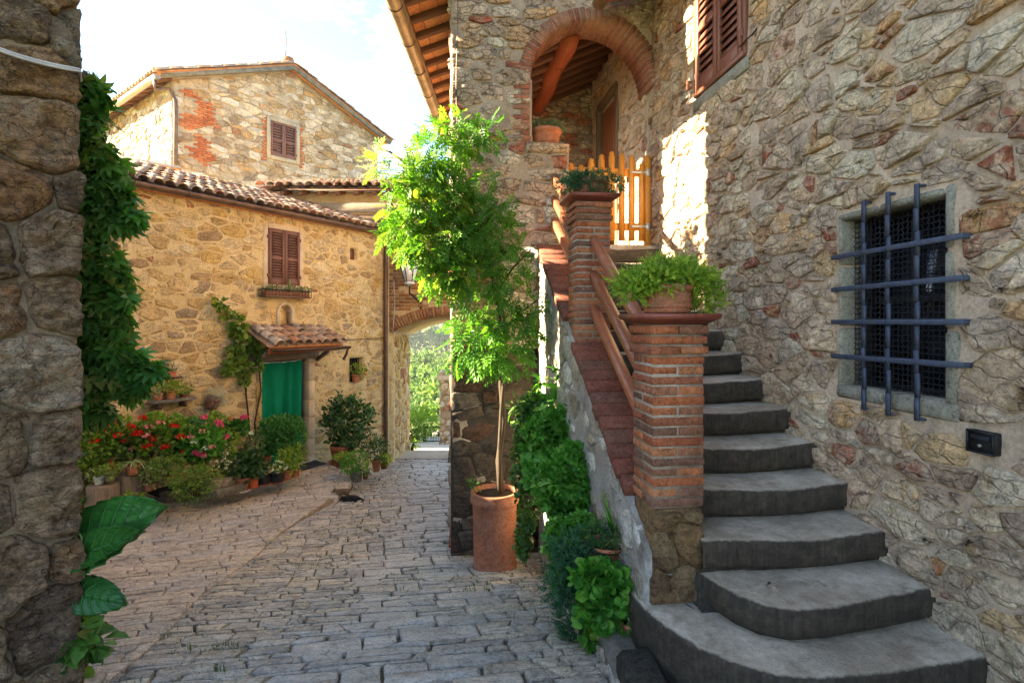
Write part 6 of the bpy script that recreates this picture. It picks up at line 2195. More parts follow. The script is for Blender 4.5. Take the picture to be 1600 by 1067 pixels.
def T_petals(n=5, rows=2):
    P = []
    for r in range(rows):
        for i in range(n):
            a = 2 * math.pi * (i + .5 * r) / n
            pv = np.array([(0, 0, 0), (-.22, .32, .1), (0, .5, .14), (.22, .32, .1)], float) * (1 - .25 * r)
            el = .2 + .5 * r
            pv = np.stack([pv[:, 0], pv[:, 1] * math.cos(el), pv[:, 2] + pv[:, 1] * math.sin(el)], 1)
            P.append((_rot(pv, a), np.array([(0, 1, 2), (0, 2, 3)])))
    return merge(P)


TP = {'simple': T_simple(), 'narrow': T_simple(.22, .06, .2), 'broad': T_simple(.62, .12, .15), 'pinnate': T_pinnate(), 'palm': T_palm(), 'round': T_round(10, .05), 'lobed': T_round(10, .14),
      'sprig': T_sprig(), 'tuft': T_sprig(10, .22, .06), 'petals': T_petals(), 'blade': T_simple(.09, .02, .45), 'trefoil': T_palm(3, 62, .55, .15)}


def scatter(tmpl, pos, dirs, nors, size, rnd):
    """many copies of a template joined into one vertex/face set"""
    tv, tf = TP[tmpl]
    d = dirs / (np.linalg.norm(dirs, axis=1)[:, None] + 1e-9)
    s = np.cross(d, nors); s /= np.linalg.norm(s, axis=1)[:, None] + 1e-9
    n = np.cross(s, d)
    M_ = np.stack([s, d, n], 1)                     # rows: x,y,z axes
    V = np.einsum('vk,nkc->nvc', tv, M_) * size[:, None, None] + pos[:, None, :]
    Fc = tf[None] + (np.arange(len(pos)) * len(tv))[:, None, None]
    return V.reshape(-1, 3), Fc.reshape(-1, tf.shape[1]), np.repeat(rnd, len(tv))


def blob_points(blobs, n, rng, shell=.55):
    """blobs: (centre, (rx,ry,rz)); points crowd towards the outside, with gaps"""
    vol = np.array([r[0] * r[1] * r[2] for c, r in blobs]) ** .75
    idx = rng.choice(len(blobs), n, p=vol / vol.sum())
    u = rng.normal(size=(n, 3)); u /= np.linalg.norm(u, axis=1)[:, None]
    rad = rng.random(n) ** (1 / 3.0)
    rad = shell + (1 - shell) * rad if shell > 0 else rad
    rad = np.where(rng.random(n) < .3, rng.random(n) ** .5, rad)
    rad = rad * (1 + .22 * vnoise(u * 2.2 + idx[:, None] * 7.3, 5))
    C = np.array([tuple(c) for c, r in blobs])[idx]; Rr = np.array([r for c, r in blobs])[idx]
    return C + u * rad[:, None] * Rr, u, rad, idx


def foliage(name, blobs, n, tmpl, size, mat, parent, up=.5, droop=0.0, shell=.5, seed=0, flat=.6, rand=.6, kind='stuff', origin=None, clump=0, ground=None, smooth=True):
    rng = np.random.default_rng(seed + 1000)
    if clump:
        cp, cu, cr, _ = blob_points(blobs, max(3, n // clump), rng, shell)
        k = rng.integers(0, len(cp), n)
        mr = np.mean([min(r) for c, r in blobs])
        p = cp[k] + rng.normal(size=(n, 3)) * mr * .17
        u = cu[k] + rng.normal(size=(n, 3)) * .45; rad = cr[k]
    else: p, u, rad, _ = blob_points(blobs, n, rng, shell)
    d = u + rng.normal(size=(n, 3)) * rand; d[:, 2] += up - droop
    nor = u * (1 - flat) + np.array([0, 0, 1.0]) * flat + rng.normal(size=(n, 3)) * .35
    sz = rng.uniform(size[0], size[1], n)
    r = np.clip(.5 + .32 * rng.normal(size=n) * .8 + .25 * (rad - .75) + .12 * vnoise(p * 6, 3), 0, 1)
    if ground is not None:
        keep = p[:, 2] > ground; p, d, nor, sz, r = p[keep], d[keep], nor[keep], sz[keep], r[keep]
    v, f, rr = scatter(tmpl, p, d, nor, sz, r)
    return obj(name, v, f, MT[mat], parent, origin, smooth, rr, kind)


def stems(name, base, blobs, n, rad, mat, parent, seed=0, spread=.3):
    rng = random.Random(seed); m = MB()
    for k in range(n):
        c, r = blobs[k % len(blobs)]
        e = Vector(c) + Vector((rng.uniform(-1, 1) * r[0] * .7, rng.uniform(-1, 1) * r[1] * .7, rng.uniform(-.3, .6) * r[2]))
        b = Vector(base) + Vector((rng.uniform(-1, 1), rng.uniform(-1, 1), 0)) * spread * .15
        mid = b.lerp(e, .5) + Vector((0, 0, (e - b).length * .12))
        m.tube([b, b.lerp(mid, .6) + Vector((0, 0, .01)), mid, mid.lerp(e, .5), e], [rad, rad * .9, rad * .75, rad * .55, rad * .3], 5)
    return m.build(name, MT[mat], parent)


def flowers(name, blobs, heads, per, hs, mat, parent, seed=0, ps=(.012, .018), lift=.9):
    """flower heads, each a ball of petals"""
    rng = np.random.default_rng(seed + 500)
    out = []
    P, D, S, R_ = [], [], [], []
    for c in (heads if not isinstance(heads, int) else blob_points(blobs, heads, rng, lift)[0]):
        c = np.array(tuple(c))
        u = rng.normal(size=(per, 3)); u[:, 2] = np.abs(u[:, 2]) * .8; u /= np.linalg.norm(u, axis=1)[:, None]
        P.append(c + u * hs * rng.uniform(.7, 1.1, (per, 1))); D.append(u); S.append(rng.uniform(ps[0], ps[1], per)); R_.append(rng.random(per))
    P, D, S, R_ = map(np.concatenate, (P, D, S, R_))
    tang = np.cross(D, rng.normal(size=D.shape))
    v, f, r = scatter('petals', P, tang, D, S * 2, R_)
    return obj(name, v, f, MT[mat], parent, None, True, r)


# ------------------------------------------------------------------ pots
def pot_prof(rt, rb, h, rim=.02, rimh=.18, foot=False, th=.014):
    p = [(rb * .92, 0), (rb, .008)]
    zr = h * (1 - rimh)
    for i in range(1, 6): t = i / 5; p.append((rb + (rt - rim * .9 - rb) * t, .008 + (zr - .008) * t))
    p += [(rt - .004, zr + .004), (rt, zr + .012), (rt + .002, (zr + h) / 2), (rt, h - .008), (rt - .005, h), (rt - th, h), (rt - th * 1.4, h - .01), (rt - th * 1.6, h - .035)]
    return p


def pot(parent, c, rt, rb, h, mat, saucer=False, rim=.016, rimh=.2, n=22, bands=0, tilt=None):
    m = MB(); pr = pot_prof(rt, rb, h, rim, rimh)
    m.lathe(pr, c, n, RNG.random(), tilt)
    for b in range(bands):
        z = h * (.25 + .25 * b); r = rb + (rt - rim - rb) * (.25 + .25 * b)
        m.lathe([(r, z - .012), (r + .009, z - .006), (r + .009, z + .006), (r, z + .012)], c, n, .5, tilt)
    m.build('pot', MT[mat], parent)
    m = MB(); m.lathe([(rt - .03, 0), (rt - .022, .012)], (c[0], c[1], c[2] + h - .045), 14); m.build('soil', MT['soil'], parent)
    if saucer:
        m = MB(); m.lathe([(rb * 1.15, -.0), (rb * 1.42, .03), (rb * 1.5, .032), (rb * 1.46, .018), (rb * 1.1, .006)], (c[0], c[1], c[2] - .004), n); m.build('saucer', MT['pot_old' if saucer is True else saucer], parent)


BED = 'potted plants in front of the ochre house'


def potted(label, px, pybase, zc, rt_px, h_px, potmat, blobs_px, n, tmpl, size, leaf, base=None, name='potted_plant', cat='potted plant', group=BED, saucer=False, flower=None, seed=0, taper=.74,
           up=.5, droop=0., shell=.45, clump=0, rim=.014, stem=5, zb=None, depth=1.0, bands=0, n_seg=18, flat=.6, rand=.6):
    """px/pybase: middle of the pot's foot in the photo; zc its distance; sizes in photo pixels"""
    s = zc / FP
    c = at(px, pybase, zc)
    if zb is not None: c.z = zb
    r = root(name, label, cat, c, group)
    h = h_px * s; rt = rt_px * s
    pot(r, c, rt, rt * taper, h, potmat, saucer, rim * 1.0, .2, n_seg, bands)
    bl = []
    for (bx, by, brx, bry) in blobs_px:
        q = at(bx, by, zc)
        bl.append((q, (brx * s, brx * s * depth, bry * s)))
    if stem: stems('stem', c + Vector((0, 0, h - .03)), bl, stem, .006 + .002 * (rt > .12), 'stem_green', r, seed, rt)
    foliage('foliage', bl, n, tmpl, size, leaf, r, up, droop, shell, seed, flat, rand, clump=clump)
    if flower:
        for (mt, heads, per, hs) in flower:
            if isinstance(heads, int): flowers('blossom', bl, heads, per, hs, mt, r, seed)
            else:
                for (fx, fy) in heads:
                    fc = at(fx, fy, zc - bl[0][1][1] * .75)
                    flowers('blossom', bl, [fc], per, hs, mt, r, seed + int(fx))
                    if per > 12:
                        m = MB(); m.tube([bl[0][0], bl[0][0].lerp(fc, .6) + Vector((0, 0, .02)), fc], .004, 4); m.build('flower_stalk', MT['stem_green'], r)
    return r


# distance of the wall foot behind a pixel column, so pots stand just in front of it
def zc_wall(px, off=.3):
    u = fr_y.px(px, 700, off)[0]
    q = fr_y.p(u, 0, off)
    return q.y * CT + q.x * ST


# ---- stumps, blocks and kerb that carry the pots
def stump(label, px, py0, py1, w_px, zc, seed):
    s = zc / FP; c = at(px, py1, zc); h = (py1 - py0) * s; r = w_px / 2 * s
    rg = random.Random(seed)
    v, f = [], []
    n = 40
    prof = [(1.06, 0), (1.02, .12), (.98, .4), (.97, .7), (.96, .93), (.93, .985), (.88, 1.0), (.6, 1.004), (.3, 1.002)]
    ph = [rg.uniform(0, 6.28) for _ in range(4)]
    for (k, t) in prof:
        for i in range(n):
            a = 2 * math.pi * i / n
            rr = r * k * (1 + .05 * math.sin(3 * a + ph[0]) + .03 * math.sin(7 * a + ph[1]) + (.022 * math.sin(19 * a + ph[2]) + .015 * math.sin(31 * a + ph[3])) * (k > .85))
            v.append((c.x + rr * math.cos(a), c.y + rr * math.sin(a), c.z + h * t + .006 * math.sin(a * 2 + ph[1]) * (t > .9)))
    for j in range(len(prof) - 1):
        for i in range(n): f.append((j * n + i, j * n + (i + 1) % n, (j + 1) * n + (i + 1) % n, (j + 1) * n + i))
    f.append(tuple((len(prof) - 1) * n + i for i in range(n)))
    r_ = root('tree_stump', label, 'tree stump', c, 'sawn logs carrying flower pots')
    obj('log', v, f, MT['bark'], r_)
    return c.z + h


zA = 6.95
st1 = stump('thick sawn log standing under the small white and olive pots', 161, 755, 785, 44, zA - .1, 1)
st2 = stump('taller sawn log carrying the spider plant', 203, 739, 776, 40, zA + .15, 2)
st3 = stump('sawn log half behind the dark house corner', 112, 748, 782, 40, zA - .15, 3)


def block(name, label, cat, px, py0, py1, w_px, zc, mat, d=.16, group=None, rough=.014):
    s = zc / FP; c = at(px, py1, zc)
    r = root(name, label, cat, c, group)
    v, f = cbox(fr_y.U * w_px * s / 2, fr_y.N * d, (0, 0, (py1 - py0) * s / 2), rough)
    obj('stone_block', v + np.array(c + Vector((0, 0, (py1 - py0) * s / 2))), f, MT[mat], r, None, True, RNG.random())
    return r


block('stone_block', 'lower stone block under the saucer of white flowers', 'stone block', 352, 757, 772, 46, 7.7, 'kerb')
block('stone_block', 'upper stone block directly under the white flowering pot', 'stone block', 347, 743, 757, 42, 7.72, 'gable')
# curved kerb of the flower bed
kb = root('flower_bed_kerb', 'low curved stone kerb in front of the flower bed', 'kerb', on_ground(270, 782, h_terr))
kp = [on_ground(a, b, h_terr) for a, b in ((222, 772), (236, 781), (262, 786), (290, 783), (316, 777), (338, 770))]
kk = resample(kp, 6)
for i in range(5):
    a, b = kk[i], kk[i + 1]; mm = (a + b) / 2; d = b - a; l_ = np.linalg.norm(d); d /= l_
    zt = float(h_terr(*mm))
    v, f = cbox((d[0] * l_ * .485, d[1] * l_ * .485, 0), (-d[1] * .06, d[0] * .06, 0), (0, 0, .085), .02)
    obj('kerb_stone', v + np.array((mm[0], mm[1], zt + .06)), f, MT['kerb'], kb, None, True, RNG.random())
bd = [on_ground(a, b, h_terr) for a, b in ((120, 788), (222, 775), (262, 784), (338, 769), (352, 757))]
v = [(p.x, p.y, p.z + .035) for p in bd] + [tuple(Vector(fr_y.p(fr_y.px(q, 730)[0], -.80, .03))) for q in (352, 338, 262, 222, 120)]
f = [(0, 1, 8, 9), (1, 2, 7, 8), (2, 3, 6, 7), (3, 4, 5, 6)]
so = obj('bed_soil', v, f, MT['soil'], None, (-4.4, 6.8, -.9)); so['kind'] = 'structure'

# ---- pots along the ochre house, from the corner to the door
P_ = potted
P_('white pot of pale variegated leaves behind the sawn log at the corner', 124, 747, 6.95, 9, 18, 'pot_white', [(121, 724, 20, 15)], 260, 'simple', (.035, .06), 'varieg', seed=1)
P_('terracotta pot of bushy green leaves low beside the sawn log', 118, 796, 6.75, 13, 20, 'pot_old', [(124, 772, 24, 12)], 260, 'simple', (.035, .06), 'parsley', seed=2)
P_('leafy plant hiding its pot between the two white pots', 143, 748, 6.9, 9, 16, 'pot_olive', [(145, 724, 18, 20)], 330, 'lobed', (.035, .06), 'bush', seed=3)
P_('small white pot of lime variegated leaves on the sawn log', 155, 756, 6.80, 8, 12, 'pot_white', [(154, 740, 16, 10)], 200, 'simple', (.03, .05), 'varieg', seed=4)
P_('small olive pot of green leaves on the sawn log', 172, 751, 6.82, 8, 13, 'pot_olive', [(171, 735, 14, 9)], 150, 'simple', (.03, .05), 'lime', seed=5)
P_('terracotta pot of tall red geraniums nearest the house corner', 167, 733, 7.12, 13, 18, 'pot', [(160, 690, 28, 30), (178, 675, 22, 28), (158, 715, 14, 8)], 620, 'lobed', (.04, .075), 'geranium', seed=6,
   flower=[('red', [(163, 673), (158, 660), (178, 664), (150, 690), (184, 682)], 26, .055)], saucer=True)
P_('spider plant with arching striped leaves on the taller log', 208, 741, 7.0, 10, 15, 'pot', [(207, 722, 9, 7)], 10, 'blade', (.1, .2), 'varieg', seed=7, stem=0)
P_('brown pot of red geraniums with a tall bare stalk behind the spider plant', 221, 727, 7.3, 15, 16, 'pot_brown', [(214, 690, 28, 28), (226, 708, 16, 12), (196, 700, 18, 22)], 600, 'lobed', (.04, .075), 'bush', seed=8,
   flower=[('red', [(212, 679), (217, 678), (196, 690), (205, 668), (230, 698)], 30, .055), ('rose', [(228, 682), (208, 703)], 20, .045)])
P_('geranium with scarlet heads against the middle of the wall', 250, 728, 7.4, 13, 16, 'pot', [(250, 690, 32, 34), (270, 672, 24, 26), (240, 668, 22, 22)], 850, 'lobed', (.04, .075), 'geranium', seed=9,
   flower=[('red', [(241, 687), (272, 667), (223, 654), (258, 700), (282, 684)], 28, .055), ('rose', [(232, 668), (251, 662)], 20, .05)])
P_('variegated shrub in a hidden pot behind the curved kerb', 236, 765, 7.1, 11, 12, 'pot_old', [(236, 742, 18, 20), (250, 728, 14, 14)], 420, 'simple', (.035, .065), 'varieg', seed=10)
P_('small terracotta pot of green and yellow leaves at the kerb', 261, 757, 7.1, 7, 14, 'pot_brown', [(263, 730, 22, 16), (274, 722, 14, 12)], 380, 'simple', (.035, .06), 'bush', seed=11)
P_('pot of dark green pelargonium leaves under the wall shelf', 290, 722, 7.55, 12, 16, 'pot', [(292, 685, 30, 32), (282, 700, 24, 20)], 700, 'lobed', (.04, .07), 'box', seed=12, flower=[('red', [(286, 705)], 16, .035)])
P_('geranium with magenta and white heads beside the kerb bush', 312, 738, 7.5, 13, 15, 'pot_old', [(310, 700, 26, 26), (326, 690, 22, 24)], 650, 'lobed', (.035, .065), 'parsley', seed=13,
   flower=[('pink', [(306, 709), (313, 710)], 30, .055), ('white', [(303, 692), (322, 701)], 22, .045), ('rose', [(319, 714), (316, 675), (298, 684), (332, 700)], 18, .04)])
P_('tall geranium with pink heads against the wall left of the door', 336, 715, 7.8, 12, 15, 'pot', [(330, 672, 26, 26), (345, 690, 24, 22)], 650, 'lobed', (.035, .07), 'geranium', seed=14,
   flower=[('pink', [(319, 653), (343, 666), (341, 660), (352, 684), (330, 690)], 28, .055), ('rose', [(316, 674)], 20, .04)])
P_('terracotta pot of small white flowers on the stone blocks', 341, 744, 7.7, 12, 13, 'pot', [(341, 715, 24, 20), (352, 722, 12, 12)], 520, 'simple', (.025, .05), 'bush', seed=15, flower=[('white', 60, 4, .014)], saucer=True)
P_('hanging terracotta pot of magenta geranium beside the climber', 362, 687, 8.05, 9, 12, 'pot_orange', [(368, 668, 18, 14)], 380, 'lobed', (.035, .06), 'box', seed=16,
   flower=[('pink', [(380, 655), (358, 656), (382, 652)], 28, .05)])
P_('terracotta trough of thin grey green stems left of the clipped shrub', 380, 712, 8.1, 15, 10, 'pot_old', [(384, 690, 24, 14), (396, 698, 14, 12)], 420, 'narrow', (.04, .07), 'thyme', seed=17, flower=[('white', [(392, 677)], 14, .03)])
P_('large terracotta pot of camellia leaves on a pale saucer', 376, 767, 7.85, 14, 22, 'pot_old', [(374, 730, 24, 22), (386, 718, 14, 12)], 480, 'broad', (.055, .085), 'laurel', seed=18, saucer='pot_white')
P_('orange pot of glossy drooping leaves beside the camellia', 396, 762, 7.95, 9, 19, 'pot_orange', [(396, 722, 20, 22)], 380, 'broad', (.055, .085), 'laurel', seed=19, droop=.7)
P_('black pot with small cream flowers on the terrace', 412, 757, 8.1, 11, 18, 'pot_black', [(411, 734, 14, 8)], 160, 'simple', (.03, .045), 'bush', seed=20, flower=[('yellow', 26, 4, .012)], saucer='pot_old')
P_('wide black pot of low white blossom under the clipped shrub', 432, 754, 8.2, 11, 18, 'pot_black', [(433, 730, 14, 10)], 160, 'simple', (.03, .045), 'bush', seed=21, flower=[('white', 34, 4, .012)], saucer='pot_old')
P_('terracotta pot of light green leaves before the curtain', 448, 748, 8.35, 8, 15, 'pot', [(448, 720, 18, 20)], 300, 'simple', (.045, .07), 'lime', seed=22, saucer=True)
P_('small terracotta pot of yellow green shoots nearest the door mat', 462, 744, 8.5, 7, 11, 'pot', [(462, 716, 15, 22)], 260, 'simple', (.045, .07), 'lime', seed=23)
cz = 8.75
P_('clipped green shrub in an orange pot raised before the green curtain', 415, 732, cz, 9, 20, 'pot_orange', [(430, 680, 28, 24), (452, 680, 24, 26), (440, 662, 30, 12), (418, 690, 14, 18)], 3400, 'simple', (.04, .065), 'box', seed=24, name='clipped_shrub', cat='shrub', shell=.75)
block('stone_block', 'grey stone pedestal under the orange pot of the clipped shrub', 'pedestal', 415, 732, 752, 18, cz, 'kerb', .09)
# low bush on the kerb and the leafy clump in front of it
for (lb_, px, py, rx, ry, zc, n, lf, sd) in (('round green bush spilling over the stone kerb', 303, 754, 33, 23, 7.05, 1300, 'bush', 30), ('low green clump growing at the foot of the logs', 204, 776, 15, 7, 6.75, 200, 'lime', 31)):
    c = at(px, py + ry, zc); s = zc / FP
    r = root('low_bush', lb_, 'bush', c, 'low bushes of the flower bed')
    bl = [(at(px, py, zc), (rx * s, rx * s * .8, ry * s))]
    stems('stem', c, bl, 8, .008, 'stem', r, sd)
    foliage('foliage', bl, n, 'simple', (.03, .055), lf, r, .4, 0, .6, sd, clump=7)
# spider plant blades
def arching(parent, c, n, ln, mat, seed, w=.011, name='leaf', lift=.75):
    rg = random.Random(seed)
    for k in range(n):
        a = rg.uniform(0, 6.28); L_ = ln * rg.uniform(.6, 1.1); d = Vector((math.cos(a), math.sin(a), 0)); sd = Vector((-d.y, d.x, 0))
        v, f = [], []
        for i in range(7):
            t = i / 6
            p = Vector(c) + d * (L_ * t * .8) + Vector((0, 0, L_ * (lift * t - .95 * t * t * (1 if lift < 1.2 else .35))))
            ww = w * (1 - t ** 2) + .001
            v += [tuple(p - sd * ww + Vector((0, 0, .002))), tuple(p), tuple(p + sd * ww + Vector((0, 0, .002)))]
        for i in range(6):
            b = i * 3; f += [(b, b + 1, b + 4, b + 3), (b + 1, b + 2, b + 5, b + 4)]
        obj(name, v, f, MT[mat], parent, None, True, rg.random())


sp_ = [o for o in COL.objects if o.get('label', '').startswith('spider plant')][0]
arching(sp_, at(208, 725, 7.0), 26, .26, 'varieg', 3)

# shelf pots on the wall, wall pocket, window pot, flower trough
sh = root('wall_shelf', 'narrow stone ledge on the ochre wall carrying three pots', 'shelf', fr_y.p(fr_y.px(265, 625, .1)[0], fr_y.px(265, 626, .1)[1], .1))
ua, za_ = fr_y.px(236, 627, .12); ub, zb_ = fr_y.px(302, 626, .12)
v, f = cbox(fr_y.U * (ub - ua) / 2, fr_y.N * .11, (0, 0, .022), .006); obj('ledge', v + np.array(fr_y.p((ua + ub) / 2, za_ - .02, .10)), f, MT['kerb'], sh, None, True, .4)
for u in (ua + .12, ub - .12):
    v, f = cbox(fr_y.U * .02, fr_y.N * .08, (0, 0, .05), .006); obj('bracket', v + np.array(fr_y.p(u, za_ - .09, .07)), f, MT['gutter'], sh, None, True, .4)
zs = lambda px: (lambda q: q.y * CT + q.x * ST)(fr_y.p(fr_y.px(px, 620, .11)[0], 0, .11))
P_('yellow green bushy plant at the end of the wall ledge', 247, 625, zs(247), 7, 12, 'pot_old', [(244, 605, 16, 12)], 300, 'simple', (.03, .055), 'varieg', seed=40)
P_('terracotta pot of trailing green plant in the middle of the wall ledge', 266, 624, zs(266), 9, 15, 'pot', [(262, 602, 18, 10), (277, 606, 12, 9)], 320, 'simple', (.03, .055), 'lime', seed=41)
P_('low brown pot of small dark leaves on the wall ledge', 288, 623, zs(288), 8, 9, 'pot_brown', [(287, 609, 14, 7)], 180, 'simple', (.025, .045), 'bush', seed=42)
rk = P_('small terracotta pot with a spiky cactus fixed above the wall ledge', 269, 589, zs(269) - .02, 7, 9, 'pot', [(269, 576, 6, 6)], 40, 'narrow', (.04, .07), 'laurel', seed=43, up=1.5)
v, f = cbox(fr_y.U * .09, fr_y.N * .09, (0, 0, .008)); obj('bracket', v + np.array(fr_y.p(fr_y.px(269, 589, .1)[0], fr_y.px(269, 590, .1)[1], .09)), f, MT['black_iron'], rk, None, False)
up_, zp_ = fr_y.px(326, 638, .08)
wp = root('wall_pocket_plant', 'silvery grey plant tumbling from a brown wall pot', 'potted plant', fr_y.p(up_, zp_, .08))
m = MB(); tl = Matrix.Rotation(-.45, 4, Vector(fr_y.N)); m.lathe([(.05, -.02), (.09, .02), (.11, .14), (.115, .20), (.10, .205), (.09, .18)], fr_y.p(up_, zp_, .12), 16, .5, tl); m.build('pot', MT['pot_brown'], wp)
c = fr_y.p(up_ + .06, zp_ + .22, .15)
foliage('foliage', [(c, (.13, .11, .10)), (c + Vector((.05, 0, -.1)), (.1, .09, .1))], 420, 'tuft', (.06, .1), 'silver', wp, .3, .3, .4, 44)
uw, zw = fr_y.px(557, 597, .08)
P_('small terracotta pot of bright leaves and red flowers on the little window sill', 556, 597, (lambda q: q.y * CT + q.x * ST)(fr_y.p(uw, 0, .06)), 7, 12, 'pot', [(559, 577, 12, 9), (567, 583, 9, 7)], 260, 'simple', (.035, .06), 'lime', seed=45,
   flower=[('red', [(574, 580), (570, 586)], 8, .03)], group='plants on the ochre wall')
ft = root('flower_trough', 'long iron trough of sparse plants under the brown shutters', 'flower box', fr_y.p((sL + sR) / 2 + .06, sB - .32, .1))
ua, _ = fr_y.px(414, 465, .2); ub, _ = fr_y.px(486, 465, .2); zt_ = fr_y.px(450, 464, .2)[1]
m = MB()
m.box(fr_y.p((ua + ub) / 2, zt_, .12), fr_y.U * (ub - ua) / 2, fr_y.N * .10, (0, 0, .012), .5, .003)
m.build('tray', MT['gutter'], ft)
m = MB()
for w_ in (.03, .215):
    m.tube([fr_y.p(ua, zt_ + .12, w_), fr_y.p(ub, zt_ + .12, w_)], .007, 5)
    for k in range(15): u = ua + (ub - ua) * k / 14; m.tube([fr_y.p(u, zt_, w_), fr_y.p(u, zt_ + .12, w_)], .004, 4)
for u in (ua, ub): m.tube([fr_y.p(u, zt_ + .12, .03), fr_y.p(u, zt_ + .12, .215)], .007, 5)
m.build('trough_rail', MT['black_iron'], ft)
m = MB(); m.box(fr_y.p((ua + ub) / 2, zt_ + .055, .12), fr_y.U * ((ub - ua) / 2 - .03), fr_y.N * .075, (0, 0, .04), .5, .005); m.build('soil', MT['pot_brown'], ft)
bl = [(fr_y.p(ua + (ub - ua) * t, zt_ + .13, .13), (.10, .07, .05 + .03 * (i % 2))) for i, t in enumerate((.08, .25, .45, .62, .8, .93))]
foliage('foliage', bl, 420, 'simple', (.03, .06), 'thyme', ft, .9, 0, .2, 46)
m = MB(); m.tube([fr_y.p(ua + (ub - ua) * .56, zt_ + .1 + .04 * i, .13) for i in range(7)], [.022, .026, .026, .025, .022, .018, .008], 8); m.build('cactus', MT['stem_green'], ft)

# right of the door
RD = 'plants beside the gateway downpipe'
zc_l = 9.9
P_('round leafy laurel in a wide terracotta pot between door and downpipe', 536, 722, zc_l, 20, 28, 'pot', [(543, 650, 36, 26), (530, 664, 24, 22), (560, 658, 24, 18), (545, 684, 28, 14), (540, 630, 22, 12)], 1700, 'broad', (.06, .10), 'laurel',
   seed=50, group=RD, saucer=True, stem=7, name='potted_shrub', cat='shrub', shell=.55, clump=6)
P_('terracotta pot of dark trailing leaves by the downpipe', 588, 736, 9.6, 8, 18, 'pot_old', [(584, 705, 22, 16), (575, 690, 22, 14), (592, 694, 14, 10)], 520, 'simple', (.05, .08), 'laurel', seed=51, group=RD, taper=.6)
P_('fluffy green mound in a stone pot on the cobbles beside the terrace', 557, 752, 8.9, 11, 17, 'kerb', [(556, 722, 22, 17), (546, 730, 14, 9)], 900, 'simple', (.03, .055), 'parsley', seed=52, group=RD, shell=.6, n_seg=8)
P_('small pot of lime leaves on the rim of the terrace', 532, 730, 9.0, 7, 8, 'pot_brown', [(534, 714, 12, 6)], 160, 'simple', (.04, .06), 'lime', seed=53, group=RD, saucer=True)
P_('dark little pot with a curling vine next to the green mound', 571, 748, 9.0, 5, 9, 'pot_brown', [(573, 737, 7, 6)], 60, 'simple', (.04, .06), 'bush', seed=54, group=RD)
P_('light green weed in a low pot at the foot of the downpipe', 600, 732, 9.9, 6, 8, 'pot_brown', [(600, 718, 11, 8)], 150, 'simple', (.05, .07), 'lime', seed=55, group=RD)

# ---- climber on the ochre wall
cb = root('climbing_plant', 'thin climber rising up the ochre wall left of the canopy', 'climbing plant', fr_y.p(fr_y.px(395, 700, .1)[0], -.95, .12))
pth = [[(392, 715), (388, 650), (384, 610), (378, 575), (374, 530), (378, 500), (362, 485), (345, 472), (338, 468)], [(400, 712), (398, 660), (408, 610), (404, 570), (402, 540)], [(385, 610), (372, 575), (366, 545), (370, 512)]]
m = MB()
for p in pth: m.tube([fr_y.p(*fr_y.px(a, b, .07), .07) for a, b in p], [.016 - .0012 * i for i in range(len(p))], 6)
m.build('stem', MT['stem'], cb)
bl = [(Vector(fr_y.p(*fr_y.px(a, b, .12), .12)), (r * .0105, r * .008, r2 * .0105)) for a, b, r, r2 in
      ((340, 475, 9, 7), (352, 487, 13, 9), (368, 505, 13, 12), (375, 530, 13, 15), (368, 555, 14, 14), (362, 572, 14, 12), (378, 570, 12, 12), (395, 545, 10, 16), (402, 565, 9, 14), (372, 512, 16, 10), (408, 545, 8, 8), (385, 590, 8, 8))]
foliage('foliage', bl, 1100, 'lobed', (.05, .09), 'bush', cb, .0, .3, .3, 60, .3, .7, clump=5)

# ================================================================== WISTERIA in the tall terracotta pot
zp = 5.28
c = at(773, 888, zp); s = zp / FP
wp_ = root('terracotta_pot', 'tall cylindrical terracotta pot at the tower corner holding the wisteria trunk', 'plant pot', c)
h = 122 * s; r0 = 36.5 * s
m = MB(); m.lathe([(r0 * .90, 0), (r0 * .93, .02), (r0 * .95, .05), (r0 * .90, .06), (r0 * .905, h * .3), (r0 * .92, h * .6), (r0 * .945, h * .83), (r0 * .98, h * .845), (r0 * 1.04, h * .87), (r0 * 1.06, h * .90), (r0 * 1.03, h * .93), (r0 * 1.02, h * .97), (r0 * 1.04, h * .99), (r0 * 1.0, h),
                   (r0 * .9, h), (r0 * .87, h - .04)], c, 40); m.build('pot', MT['pot_old'], wp_)
m = MB(); m.lathe([(r0 * .86, 0), (r0 * .84, .012)], (c.x, c.y, c.z + h - .05), 20); m.build('soil', MT['soil'], wp_)
sm = root('seedling', 'small green seedling at the rim of the tall terracotta pot', 'plant', at(742, 765, zp))
foliage('foliage', [(at(741, 758, zp), (.05, .05, .05))], 46, 'narrow', (.05, .08), 'ivy', sm, .5, 0, .2, 70)

